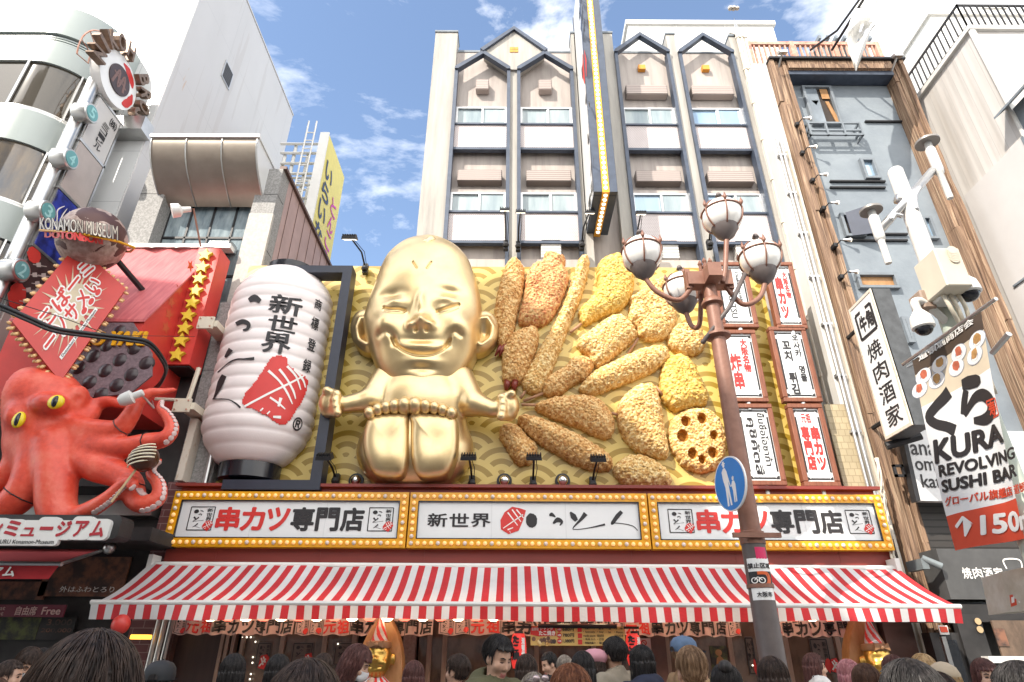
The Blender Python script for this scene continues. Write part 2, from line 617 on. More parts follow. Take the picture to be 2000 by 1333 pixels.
mat('curtain_glass', (.36, .42, .43), .12, col2=(.20, .26, .29), scale=1.1, stretch=(2.2, 1, .35), coat=.15, thr=(.35, .62))
mat('sky_glass', (.35, .48, .60), .06, col2=(.22, .33, .45), scale=1.0, stretch=(1.6, 1, .5), coat=.8, metal=.25, thr=(.3, .7))
mat('pipe_cream', (.58, .53, .45), .6, col2=(.45, .30, .18), scale=14, thr=(.28, .42), stretch=(1, 1, .5))
mat('grey_wall', (.235, .27, .30), .8, col2=(.175, .205, .235), scale=1.3, bump=.25, bscale=14)
mat('grey_trim', (.20, .23, .26), .7, var=.12)
mat('bronze_panel', (.36, .31, .26), .34, metal=.5, var=.1, scale=2)
mat('mauve_panel', (.42, .29, .27), .6, var=.1, scale=2)
mat('brown_wall', (.14, .075, .06), .6, var=.2, scale=4)
mat('noren', (.76, .55, .51), .85, var=.06, scale=3, bump=.08)
mat('awning_red', (.62, .035, .045), .75, var=.14, scale=1.6, bump=.05, bscale=60)
mat('awning_white', (.74, .75, .76), .75, var=.09, scale=1.6, bump=.05, bscale=60)
def translucent(name, k):
    t = MATS[name].node_tree; b_ = t.nodes['Principled BSDF']; o_ = [n for n in t.nodes if n.type == 'OUTPUT_MATERIAL'][0]
    tr = t.nodes.new('ShaderNodeBsdfTranslucent'); m_ = t.nodes.new('ShaderNodeMixShader'); m_.inputs[0].default_value = k
    src = b_.inputs['Base Color'].links[0].from_socket
    t.links.new(src, tr.inputs['Color']); t.links.new(b_.outputs[0], m_.inputs[1]); t.links.new(tr.outputs[0], m_.inputs[2]); t.links.new(m_.outputs[0], o_.inputs['Surface'])
for n_ in ('noren', 'awning_red', 'awning_white'): translucent(n_, .3)
mat('pave', (.36, .35, .33), .8, var=.15, scale=2)
mat('grey_steel', (.20, .23, .24), .5, metal=.3, var=.1)
mat('tan_wood', (.42, .23, .10), .5, col2=(.32, .16, .06), scale=3, stretch=(6, 6, 1.5))
mat('frame_wood', (.36, .26, .20), .6, var=.15, scale=4, stretch=(6, 6, 1))
mat('cable', (.018, .018, .02), .45, var=0)
mat('patina', (.36, .44, .37), .6, col2=(.5, .52, .45), scale=9)
mat('beige_box', (.62, .56, .45), .55, var=.06)
mat('skewer', (.42, .22, .12), .6, var=.15)
mat('shrimp_tail', (.26, .035, .02), .4, var=.2, scale=8)
mat('kraft', (.5, .36, .2), .7, var=.1)

def perforated():
    n = NT('perforated', .5)
    s = 23.0
    u = n.f('MULTIPLY', n.x, s); v = n.f('MULTIPLY', n.z, s * 1.15)
    row = n.f('FLOOR', v)
    off = n.f('MULTIPLY', n.f('MODULO', n.f('ABSOLUTE', row), 2.0), .5)
    fu = n.f('SUBTRACT', n.f('FRACT', n.f('ADD', u, off)), .5)
    fv = n.f('SUBTRACT', n.f('FRACT', v), .5)
    d = n.f('SQRT', n.f('ADD', n.f('MULTIPLY', fu, fu), n.f('MULTIPLY', fv, fv)))
    h = n.f('LESS_THAN', d, .26)
    c = n.ramp(n.noise(2.5, (1, 1, .4)), (.3, (.52, .46, .45)), (.7, (.61, .55, .54)))
    n.color(n.mix(h, c, (.30, .26, .26)))
    n.done()
perforated()
def louvre(name, col, f, amp=.5):
    n = NT(name, .5)
    w = n.f('FRACT', n.f('MULTIPLY', n.z, f))
    n.color(n.mix(n.f('LESS_THAN', w, .25), col, tuple(c * .45 for c in col)))
    n.bump(w, amp, .02)
    n.done()
louvre('louvre', (.42, .35, .32), 16)
louvre('louvre_white', (.62, .60, .57), 13)
louvre('shutter_dark', (.05, .045, .042), 9)
def corrugated():
    n = NT('corrugated', .45)
    w = n.f('SINE', n.f('MULTIPLY', n.y, 26.0))
    st = n.noise(1.2, (1, 3, .15), 6)
    c = n.ramp(st, (.3, (.44, .41, .38)), (.5, (.56, .535, .51)), (.8, (.60, .58, .555)))
    n.color(n.mix(n.f('GREATER_THAN', w, .975), c, (.46, .44, .42)))
    n.bump(w, .12, .02)
    n.done()
corrugated()
def seigaiha():
    n = NT('seigaiha', .35)
    w, r, h = 1.10, .60, .30
    d0 = n.f('FLOOR', n.f('DIVIDE', n.z, h))
    val = 0.0
    for k in (1, 0, -1, -2):
        row = n.f('ADD', d0, float(k))
        off = n.f('MULTIPLY', n.f('MODULO', n.f('ADD', row, 400.0), 2.0), .5)
        fx = n.f('MULTIPLY', n.f('SUBTRACT', n.f('FRACT', n.f('ADD', n.f('ADD', n.f('DIVIDE', n.x, w), off), 100.0)), .5), w)
        dz = n.f('SUBTRACT', n.z, n.f('MULTIPLY', row, h))
        d = n.f('SQRT', n.f('ADD', n.f('MULTIPLY', fx, fx), n.f('MULTIPLY', dz, dz)))
        ins = n.f('LESS_THAN', d, r)
        ring = n.f('LESS_THAN', n.f('FRACT', n.f('DIVIDE', n.f('SUBTRACT', r, d), .205)), .52)
        val = n.f('ADD', n.f('MULTIPLY', ring, ins), n.f('MULTIPLY', val, n.f('SUBTRACT', 1.0, ins)))
    n.color(n.mix(val, (.33, .21, .025), (.63, .47, .135)))
    n.done()
seigaiha()
def batter(name, a, b, c):
    n = NT(name, .75)
    v = n.t.nodes.new('ShaderNodeTexVoronoi')
    v.inputs['Scale'].default_value = 30
    n.t.links.new(n.co, v.inputs['Vector'])
    x = n.t.nodes.new('ShaderNodeSeparateColor')
    n.t.links.new(v.outputs['Color'], x.inputs[0])
    f = n.f('ADD', n.f('MULTIPLY', x.outputs[0], .55), n.f('MULTIPLY', n.noise(5, detail=3), .5))
    n.color(n.ramp(f, (.25, a), (.5, b), (.8, c)))
    n.bump(n.noise(70, detail=3), .5, .012)
    n.done()
batter('batter_gold', (.46, .22, .06), (.63, .39, .13), (.80, .62, .32))
batter('batter_brown', (.41, .18, .05), (.58, .32, .105), (.74, .52, .25))
batter('batter_yellow', (.52, .28, .04), (.64, .40, .09), (.75, .55, .2))
batter('batter_red', (.45, .12, .05), (.58, .30, .11), (.70, .47, .22))
batter('batter_hole', (.30, .10, .01), (.42, .17, .02), (.52, .25, .04))
def timber():
    n = NT('timber', .75)
    g = n.noise(2.2, (14, 14, .35), 8, .6)
    c = n.ramp(g, (.30, (.05, .028, .018)), (.42, (.16, .092, .056)), (.55, (.31, .195, .12)), (.72, (.54, .41, .28)))
    k = n.noise(1.1, (2.5, 2.5, .5), 3)
    n.color(n.mix(n.f('MULTIPLY', k, .55), c, (.22, .135, .09)))
    n.bump(g, .8, .04)
    n.done()
timber()
def octo():
    n = NT('octopus_skin', .42)
    a = n.noise(3.0, detail=6)
    b = n.noise(16.0, detail=4)
    c = n.ramp(n.f('ADD', n.f('MULTIPLY', a, .7), n.f('MULTIPLY', b, .3)), (.3, (.48, .045, .028)), (.5, (.68, .075, .04)), (.72, (.74, .16, .10)))
    n.color(c)
    n.bump(n.noise(24, detail=4), .25, .02)
    n.done()
octo()
def globe():
    n = NT('globe_bronze', .45, .25)
    a = n.noise(2.6, detail=6, dist=.4)
    sea = n.ramp(n.noise(14, detail=5), (.35, (.30, .20, .17)), (.65, (.47, .36, .31)))
    n.color(n.mix(n.f('GREATER_THAN', a, .53), sea, (.085, .035, .03)))
    n.bump(n.f('GREATER_THAN', a, .53), .3, .02)
    n.done()
globe()
def tile(name, a, b, sx, sz, rough=.4, axis='x'):
    n = NT(name, rough)
    t = n.t.nodes.new('ShaderNodeTexBrick')
    cmb = n.t.nodes.new('ShaderNodeCombineXYZ')
    n.t.links.new(n.x if axis == 'x' else n.y, cmb.inputs[0])
    n.t.links.new(n.z, cmb.inputs[1])
    n.t.links.new(cmb.outputs[0], t.inputs['Vector'])
    t.inputs['Scale'].default_value = 1.0
    t.inputs['Brick Width'].default_value = sx
    t.inputs['Row Height'].default_value = sz
    t.inputs['Mortar Size'].default_value = .006
    t.inputs['Color1'].default_value = rgb(*a)
    t.inputs['Color2'].default_value = rgb(*[x * .85 for x in a])
    t.inputs['Mortar'].default_value = rgb(*b)
    n.color(t.outputs['Color'])
    n.done()
    return n
tile('maroon_tile', (.16, .06, .06), (.3, .2, .19), .30, .11)
tile('cream_tile', (.48, .40, .26), (.30, .24, .15), .12, .12)
tile('street_setts', (.36, .35, .34), (.2, .2, .2), .4, .4)
def panelled(name, col, line, wx, wz, rough, streak=None, axis='x'):
    n = NT(name, rough)
    ax = n.x if axis == 'x' else n.y
    u = n.f('FRACT', n.f('ADD', n.f('DIVIDE', ax, wx), 50.0)); v = n.f('FRACT', n.f('ADD', n.f('DIVIDE', n.z, wz), 50.0))
    l = n.f('MAXIMUM', n.f('LESS_THAN', u, .016 / wx), n.f('LESS_THAN', v, .016 / wz))
    c = n.ramp(n.noise(.9, (1, 1, .5), 6), (.3, tuple(x * .93 for x in col)), (.7, col))
    if streak:
        k = n.noise(1.6, (2.5, 2.5, .09), 7)
        c = n.mix(n.f('MULTIPLY', n.f('GREATER_THAN', k, .60), .30), c, streak)
        k2 = n.noise(.8, (3, 3, .35), 4)
        c = n.mix(n.f('MULTIPLY', n.f('GREATER_THAN', k2, .69), .55), c, (.50, .30, .17))
    n.color(n.mix(l, c, line))
    n.done()
panelled('tower_front', (.54, .55, .55), (.34, .35, .36), 2.1, 1.55, .35)
panelled('tower_side', (.56, .545, .54), (.46, .45, .45), 2.2, 3.1, .55, (.42, .38, .36), 'y')
panelled('silver_panel', (.33, .375, .365), (.08, .09, .09), 1.05, 50, .28)
def blinds():
    n = NT('blind_glass', .08)
    w = n.f('FRACT', n.f('MULTIPLY', n.z, 11.0))
    k = n.noise(9.0, (1, 1, 6), 4)
    slat = n.f('GREATER_THAN', n.f('ADD', w, n.f('MULTIPLY', k, .8)), .85)
    zone = n.f('LESS_THAN', n.x, -11.4)
    c = n.mix(n.f('MULTIPLY', slat, zone), (.055, .045, .032), (.46, .34, .17))
    n.color(c)
    n.b.inputs['Coat Weight'].default_value = .6
    n.done()
blinds()
# glass with brown streaky reflections painted into its colour
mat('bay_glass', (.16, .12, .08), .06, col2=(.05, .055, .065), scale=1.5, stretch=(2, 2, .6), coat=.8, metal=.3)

# ================================================================ ground and the street behind the viewer
g = MB(); g.add([(-400, -400, 0), (400, -400, 0), (400, 400, 0), (-400, 400, 0)], [(0, 1, 2, 3)])
struct('ground', g, 'pave')
g = MB(); g.add([(-60, -4.2, .004), (60, -4.2, .004), (60, 10.0, .004), (-60, 10.0, .004)], [(0, 1, 2, 3)])
struct('street', g, 'street_setts')

# ================================================================ hotel
HY, HW = 11.0, 11.24       # pier front, recessed wall
zt = P(870, 64, HY).z
def zpx(y, px=1005, Y=HY): return P(px, y, Y).z
hotel = thing('hotel_building', 'tall pale concrete hotel with four navy framed window bays under pointed gables', 'hotel', (0.5, 12, 0))
b = MB()
XL, XR = P(851, 64, HY).x, P(1456, 70, HY).x
zp = zpx(88, 950)
b.box(XL, XR, HW, 17, 0, zp)
part('wall', b, 'pink_render', hotel)
def hx(px, y): return P(px, y, HY).x
bays = [(hx(889, 137), hx(997, 137)), (hx(1010, 140), hx(1119, 140)), (hx(1199, 104), hx(1306, 104)), (hx(1323.6, 106), hx(1431, 106))]
piers = [(XL, bays[0][0], zt), (bays[0][1], bays[1][0], zpx(120)), (bays[1][1], hx(1131, 66), zpx(66, 1125)), (hx(1177, 66), bays[2][0], zpx(66, 1185)), (bays[2][1], bays[3][0], zpx(68, 1306)), (bays[3][1], XR, zpx(72, 1440))]
for (a, c, z) in piers:
    b = MB(); b.box(a, c, HY, HW + .2, 0, z)
    b.box(a - .015, c + .015, HY - .03, HW + .22, z, z + .06, 1)
    part('pier', b, ['concrete', 'grey_trim'], hotel)
b = MB(); b.box(hx(1131, 66), hx(1177, 66), HY + .25, HW + .2, 0, zpx(80, 1150))
part('pier', b, 'concrete', hotel)
b = MB(); b.box(XL, XR, HW - .02, 17, zp, zp + .07)
part('parapet', b, 'grey_trim', hotel)
zz = {k: zpx(v) for k, v in dict(w1t=204, w1b=239, p1t=243, p1b=288, l2t=330, l2b=352, ledge=366, w2t=371, w2b=411, p2t=415, p2b=470).items()}
fw = .085
for i, (a, c) in enumerate(bays):
    m = (a + c) / 2
    ev = zpx(137, 943) if i < 2 else zpx(104, 1252)
    ap = zpx(105, 943) if i < 2 else zpx(70, 1247)
    # frame: two uprights and two gable rafters
    b = MB()
    b.box(a, a + fw, HY - .08, HY + .14, 5, ev)
    b.box(c - fw, c, HY - .08, HY + .14, 5, ev)
    for (x0, x1, s) in ((a, m, 1), (c, m, -1)):
        b.prism([(x0, HY - .12, ev), (x1, HY - .12, ap), (x1, HY - .12, ap - .14), (x0 + s * fw, HY - .12, ev - .08), (x0, HY - .12, ev - .08)], (0, .15, 0))
    part('bay_frame', b, 'navy_steel', hotel)
    # spandrel above the gable, so the bay reads as an opening with a pointed head
    b = MB()
    top = zp - .03
    if i >= 2:
        top = zpx(80, 1250)
    # perforated guards, bars, windows
    for (t, bt, mt) in ((zz['p1t'], zz['p1b'], 0), (zz['p2t'], zz['p2b'], 0)):
        b = MB()
        b.box(a + fw, c - fw, HY + .04, HY + .07, bt, t)
        gp = part('guard_panel', b, 'perforated', hotel)
        b = MB()
        b.box(a + fw, c - fw, HY + .0, HY + .12, bt - .07, bt)
        part('rail', b, 'navy_steel', gp); b = MB()
        b.box(a + fw, c - fw, HY + .0, HY + .12, t, t + .05)
        part('rail', b, 'navy_steel', gp)
    for k, (t, bt) in enumerate(((zz['w1t'], zz['w1b']), (zz['w2t'], zz['w2b']))):
        b = MB(); fx = .05; Yw = HY + .09
        b.box(a + fw, c - fw, Yw, Yw + .1, t - fx, t); b.box(a + fw, c - fw, Yw, Yw + .1, bt, bt + fx)
        for x in (a + fw, m - fx / 2 + (.05 if i % 2 else .03), c - fw - fx): b.box(x, x + fx, Yw - .01, Yw + .1, bt + fx, t - fx)
        w = part('window', b, 'alu', hotel)
        b = MB()
        b.box(a + fw + fx, m, Yw + .05, Yw + .07, bt + fx, t - fx)
        part('pane', b, 'sky_glass' if (i >= 2 and k == 1) or i == 3 else 'curtain_glass', w)
        b = MB()
        b.box(m, c - fw - fx, Yw + .025, Yw + .045, bt + fx, t - fx)
        part('pane', b, 'sky_glass' if (i == 3 and k == 0) else 'curtain_glass', w)
    b = MB()
    zl = zz['ledge']
    b.box(a + fw, c - fw, HW - .12, HW + .05, zl - .05, zl + .03)
    part('ledge', b, 'pink_render', hotel); b = MB()
    z3 = zz['p2b'] - .55
    b.box(a + fw, c - fw, HW - .3, HW + .05, z3 - .22, z3)
    part('ledge', b, 'pink_render', hotel)
    # louvred outlet boxes
    b = MB()
    b.bbox(a + .22, c - .18, HW - .22, HW - .003, zz['l2b'], zz['l2t'], .02)
    part('louvre_box', b, 'louvre', hotel)
    b = MB()
    if i < 2: b.bbox(m - .17, m + .17, HW - .2, HW - .003, zpx(172), zpx(152), .02)
    else: b.bbox(a + .22, c - .18, HW - .22, HW - .003, zpx(181), zpx(163), .02)
    part('louvre_box', b, 'louvre', hotel)
    if i >= 2:
        b = MB(); z = zpx(123, 1250); b.box(m - .09, m + .1, HW - .12, HW - .004, z - .08, z + .08)
        part('orange_vent', b, mat('orange_%d' % i, (.75, .30, .03), .5), hotel)
    if i >= 1:
        b = MB(); z = zpx(497, 1200, HW); b.bbox(m - .2, m + .25, HW - .2, HW - .004, z - .25, z + .25, .015)
        part('louvre_box', b, 'louvre_white', hotel)
# big diamond gable over bays one and two
m = (bays[0][1] + bays[1][0]) / 2
m0, m1 = (bays[0][0] + bays[0][1]) / 2, (bays[1][0] + bays[1][1]) / 2
ap, sd, bo = zpx(66), zpx(105), zpx(140)
b = MB()
b.prism([(m, HY - .06, ap), (m0, HY - .06, sd), (bays[0][1], HY - .06, bo), (bays[1][0], HY - .06, bo), (m1, HY - .06, sd)], (0, .55, 0))
gb = part('gable', b, 'concrete', hotel)
b = MB()
for (x, s) in ((m0, 1), (m1, -1)):
    b.prism([(x - s * .08, HY - .14, sd + .03), (m, HY - .14, ap + .13), (m, HY - .14, ap), (x, HY - .14, sd - .06)], (0, .2, 0))
part('gable_trim', b, 'navy_steel', gb)
b = MB()
z = zpx(102)
for sx in (-.11, .005):
    for sz_ in (-.1, .005): b.box(m + sx, m + sx + .105, HY - .075, HY - .05, z + sz_, z + sz_ + .095)
part('orange_window', b, MATS['orange_2'], gb)
# rusty downpipes at the right-hand edge
for k, (x, r) in enumerate(((hx(1437, 75), .045), (hx(1444, 75), .05), (hx(1451, 75), .035))):
    b = MB(); z1 = zpx(60, 1440)
    b.tube([(x, HY - .1, 3.0), (x, HY - .1, z1 - .3), (x - .06, HY + .05, z1), (x - .06, HY + .5, z1 + .02)], r, 8)
    for q in range(12): b.lathe((x, HY - .1, 4 + q * 1.25), [(r + .02, 0), (r + .02, .06)], 8)
    part('drainpipe', b, 'pipe_cream', hotel, 40)
b = MB()
x = hx(1432, 40)
for k in range(6): b.tube([(x - .1 + k * .05, HY + .05, zt - .05), (x + .03 + k * .012, HY + .05, zt + .75 - abs(k - 3) * .1)], .008, 4)
b.tube([(x - .1, HY + .05, zt), (x + .17, HY + .05, zt)], .01, 4)
part('spike_guard', b, 'steel', hotel)
# white rooftop block behind
b = MB()
x0, x1, z0, z1 = rect(1226, 50, 1522, 95, 17.5)
b.box(x0, x1, 17.5, 22, 10, z1); b.box(x0 - .1, x1 + .1, 17.4, 22.1, z1, z1 + .25)
for k in range(1, 3): b.box(x0 + (x1 - x0) * k / 3 - .02, x0 + (x1 - x0) * k / 3 + .02, 17.48, 17.5, 10, z1)
single('penthouse_block', 'white rooftop block rising behind the hotel gables', 'rooftop building', b, 'white_paint')
# slim white building between hotel and timber-framed building
b = MB()
x0, x1 = P(1468, 120, 10.5).x, 6.40
b.box(x0, x1, 10.5, 17, 0, P(1480, 125, 10.5).z)
b.box(x1 - .10, x1 - .06, 10.42, 10.5, 0, 12, 1); b.box(x1 - .22, x1 - .19, 10.44, 10.5, 0, 12, 1)
sb = single('narrow_building', 'narrow white building strip squeezed between the hotel and the timber framed building', 'building', b, ['white_paint', 'pipe_cream'])
b = MB()
for k, x in enumerate((x0 + .06, x0 + .15)):
    b.tube([(x, 10.42, 2), (x, 10.42, 12.4)], .03, 8)
    for q in range(9): b.box(x - .05, x + .05, 10.4, 10.5, 3 + q * 1.1, 3.05 + q * 1.1)
part('drainpipe', b, 'alu', sb, 40)
b = MB(); xx = P(1655, 880, 10.9)
b.box(P(1612, 800, 10.47).x, P(1668, 800, 10.47).x, 10.47, 10.5, 0, P(1640, 790, 10.47).z)
part('tiled_base', b, 'cream_tile', sb)
# ================================================================ golden display board with its wave pattern
BY = 10.5
bx0, bx1, bz0, bz1 = rect(487, 519, 1575, 953, BY)
b = MB(); b.box(bx0, bx1, BY, BY + .35, bz0 - .1, bz1)
board = single('display_board', 'wide golden board with overlapping wave circles carrying the statue, lantern and fried food', 'sign board', b, 'seigaiha')
# ---- inflated relief shapes from a closed outline
def ringmesh(out, Y, H, rings=12, pw=1.0, feat=None, c=None, back=.12, mb=None, mi=0):
    """out: Nx2 world x,z outline; dome rising H towards the street"""
    mb = mb or MB()
    c = np.mean(out, 0) if c is None else np.array(c)
    n = len(out)
    vs, fs = [], []
    for i in range(rings + 1):
        ph = math.pi / 2 * (1 - i / rings)
        s = math.sin(ph)
        q = c + (out - c) * s
        y = np.full(n, H * math.cos(ph) ** pw) if i else np.zeros(n)
        if feat is not None:
            y = y + feat(q[:, 0], q[:, 1]) * min(1, math.cos(ph) * 2.2)
        if i == rings: q, y = q[:1] * 0 + c, y.mean(keepdims=True)
        vs += [(a, Y - h, z) for (a, z), h in zip(q, y)]
    for i in range(rings - 1):
        for k in range(n):
            j = (k + 1) % n
            fs.append((i * n + k, (i + 1) * n + k, (i + 1) * n + j, i * n + j))
    L = (rings) * n
    for k in range(n):
        fs.append(((rings - 1) * n + k, L, (rings - 1) * n + (k + 1) % n))
    o = len(vs)
    vs += [(a, Y + back, z) for a, z in out]
    for k in range(n):
        j = (k + 1) % n
        fs.append((k, j, o + j, o + k))
    # orientation: outward towards -y
    area = sum(out[k][0] * out[(k + 1) % n][1] - out[(k + 1) % n][0] * out[k][1] for k in range(n))
    if area > 0: fs = [f[::-1] for f in fs]
    return mb.add(vs, fs, mi)
def relief(out, Y, H, Rr, h, crumb=.05, amp=.03, seed=0, holes=(), back=.12):
    """breaded relief: height field over the outline, with a bumpy crumb coat"""
    rg = np.random.default_rng(seed)
    x0, z0 = out.min(0) - h; x1, z1 = out.max(0) + h
    xs, zs = np.arange(x0, x1, h), np.arange(z0, z1, h)
    X, Z = np.meshgrid(xs, zs, indexing='ij')
    D = pdist(X, Z, out)
    wob = .02 * np.sin(X * 37 + seed) * np.sin(Z * 41 + seed * 2)
    D = D + wob * .6
    t = 1 - np.clip(D / Rr, 0, 1)
    hgt = H * np.sqrt(np.maximum(0, 1 - t * t))
    lump = sum(rg.uniform(.4, 1) * np.sin(X * rg.uniform(-9, 9) + Z * rg.uniform(-9, 9) + rg.uniform(0, 6)) for _ in range(5)) / 5
    hgt = hgt * (1 + .18 * lump)
    # crumbs: one jittered point per cell
    nxc, nzc = int((x1 - x0) / crumb) + 4, int((z1 - z0) / crumb) + 4
    jx, jz = rg.uniform(.1, .9, (nxc, nzc)), rg.uniform(.1, .9, (nxc, nzc))
    jr = rg.uniform(.45, .95, (nxc, nzc)); jh = rg.uniform(.4, 1.25, (nxc, nzc))
    ci = ((X - x0) / crumb).astype(int) + 1; cj = ((Z - z0) / crumb).astype(int) + 1
    cr = np.zeros(X.shape)
    for di in (-1, 0, 1):
        for dj in (-1, 0, 1):
            a, bb = ci + di, cj + dj
            dx = (X - x0) / crumb + 1 - (a + jx[a, bb]); dz = (Z - z0) / crumb + 1 - (bb + jz[a, bb])
            d2 = (dx * dx + dz * dz) / jr[a, bb] ** 2
            cr = np.maximum(cr, np.sqrt(np.maximum(0, 1 - d2)) * jh[a, bb])
    hgt = hgt + amp * cr * (hgt > 0)
    for (hx_, hz_, hr) in holes:
        d = np.hypot(X - hx_, (Z - hz_) * .85)
        hgt = np.where(d < hr, hgt - .13 * np.clip((hr - d) / (.3 * hr), 0, 1), hgt)
    ins = D > 0
    cell = ins[:-1, :-1] | ins[1:, :-1] | ins[:-1, 1:] | ins[1:, 1:]
    use = np.zeros(X.shape, bool)
    use[:-1, :-1] |= cell; use[1:, :-1] |= cell; use[:-1, 1:] |= cell; use[1:, 1:] |= cell
    idx = -np.ones(X.shape, int); idx[use] = np.arange(use.sum())
    y = np.where(ins, Y - hgt, Y + back)
    vs = np.stack([X[use], y[use], Z[use]], 1).tolist()
    i, j = np.nonzero(cell)
    fs = np.stack([idx[i, j], idx[i + 1, j], idx[i + 1, j + 1], idx[i, j + 1]], 1)
    mi = np.zeros(len(i), int)
    for (hx_, hz_, hr) in holes:
        mi[np.hypot(X[i, j] - hx_, (Z[i, j] - hz_) * .85) < hr * .95] = 1
    mb = MB(); mb.add(vs, fs.tolist()); mb.m = mi.tolist()
    return mb
def c2(cx, cy, Y): return P(940 + cx * .3827, 470 + cy * .3827, Y)
FY = 10.48
foods = [
 ('fried_shrimp', 'brown breaded fried shrimp, long and upright, nearest the statue ear', 'batter_brown', .30, [(150, 90), (195, 95), (222, 160), (215, 250), (190, 350), (165, 470), (130, 540), (85, 540), (65, 370), (90, 230), (120, 130)]),
 ('breaded_cutlet', 'broad breaded cutlet with reddish patches at the top of the board', 'batter_red', .28, [(330, 55), (425, 80), (425, 130), (450, 190), (420, 290), (380, 370), (330, 420), (260, 440), (195, 425), (190, 380), (215, 280), (230, 170), (270, 115), (315, 100)]),
 ('breaded_stick', 'longest breaded stick, slim and diagonal across the food display', 'batter_gold', .25, [(520, 75), (552, 90), (545, 170), (510, 290), (450, 440), (380, 620), (320, 760), (270, 785), (210, 750), (215, 690), (290, 560), (360, 440), (420, 310), (470, 170), (495, 100)]),
 ('breaded_crescent', 'bright yellow curved breaded piece at the top of the board', 'batter_yellow', .26, [(690, 62), (740, 90), (780, 170), (775, 260), (740, 330), (670, 370), (590, 400), (530, 430), (505, 400), (500, 345), (560, 290), (595, 230), (590, 160), (610, 100)]),
 ('breaded_chicken', 'lumpy breaded chicken piece behind the small lamp globe', 'batter_gold', .26, [(905, 190), (950, 195), (965, 270), (1000, 370), (995, 430), (950, 490), (880, 510), (810, 490), (795, 440), (750, 400), (760, 330), (755, 290), (800, 265), (850, 215)]),
 ('breaded_block', 'squarish pale breaded block below the yellow crescent', 'batter_gold', .28, [(690, 375), (740, 390), (795, 460), (790, 500), (720, 560), (620, 640), (570, 630), (550, 590), (495, 545), (495, 500), (560, 450), (630, 400)]),
 ('breaded_ball', 'small round breaded ball beside the street lamp post', 'batter_gold', .24, [(1045, 420), (1110, 430), (1140, 490), (1135, 560), (1070, 585), (1000, 570), (955, 530), (960, 460), (1000, 425)]),
 ('fried_shrimp', 'short breaded shrimp with two red tail ends just above the right fist', 'batter_brown', .30, [(250, 435), (290, 450), (290, 530), (250, 640), (220, 710), (180, 730), (115, 725), (105, 640), (110, 540), (160, 470)]),
 ('breaded_mushroom', 'brown pinched-waist breaded piece right of the long stick end', 'batter_brown', .24, [(520, 585), (570, 610), (570, 660), (530, 710), (460, 740), (410, 780), (350, 795), (310, 770), (320, 710), (370, 670), (430, 640), (460, 600)]),
 ('breaded_fillet', 'long sunlit breaded fillet slanting up to the right in mid board', 'batter_gold', .28, [(900, 530), (950, 545), (960, 590), (920, 640), (830, 690), (700, 740), (570, 785), (505, 770), (510, 730), (580, 660), (700, 600), (820, 550)]),
 ('breaded_egg', 'egg shaped yellowish breaded piece above the lotus slice', 'batter_yellow', .26, [(990, 580), (1040, 585), (1090, 630), (1130, 720), (1160, 790), (1150, 840), (1080, 850), (1000, 870), (950, 840), (920, 790), (915, 700), (930, 620)]),
 ('breaded_oval', 'large upright oval breaded piece left of the lotus slice', 'batter_gold', .28, [(840, 725), (890, 740), (920, 830), (940, 960), (960, 1070), (940, 1110), (870, 1100), (790, 1070), (720, 990), (695, 900), (705, 820), (770, 750)]),
 ('breaded_lotus', 'round breaded lotus root slice with orange holes', 'batter_gold', .17, [(1080, 855), (1170, 865), (1220, 920), (1250, 1010), (1240, 1110), (1190, 1170), (1110, 1185), (1030, 1150), (985, 1090), (960, 1030), (965, 930), (1020, 875)]),
 ('breaded_drumstick', 'brown breaded drumstick shape pointing right from the right fist', 'batter_brown', .28, [(380, 795), (520, 785), (610, 810), (660, 870), (685, 930), (665, 1000), (610, 1005), (510, 960), (400, 920), (290, 870), (275, 840), (310, 815)]),
 ('breaded_sausage', 'long brown breaded sausage slanting down to the right from the fist', 'batter_brown', .28, [(210, 885), (300, 900), (420, 950), (540, 1010), (620, 1060), (670, 1110), (665, 1160), (600, 1175), (490, 1145), (370, 1080), (250, 1000), (185, 920)]),
 ('breaded_nugget', 'dark breaded nugget hanging directly below the right fist', 'batter_brown', .26, [(120, 930), (190, 940), (240, 1000), (285, 1040), (280, 1100), (240, 1140), (180, 1140), (140, 1080), (95, 1010), (95, 960)]),
 ('breaded_potato', 'plump breaded piece lowest on the board above the middle sign', 'batter_gold', .26, [(770, 1090), (850, 1100), (930, 1150), (970, 1200), (965, 1250), (900, 1268), (800, 1268), (720, 1240), (675, 1170), (710, 1120)]),
]
holes = [(1045, 920, .085), (1130, 905, .085), (1030, 995, .10), (1190, 990, .07), (1080, 1085, .085), (1185, 1080, .085), (1130, 1115, .065)]
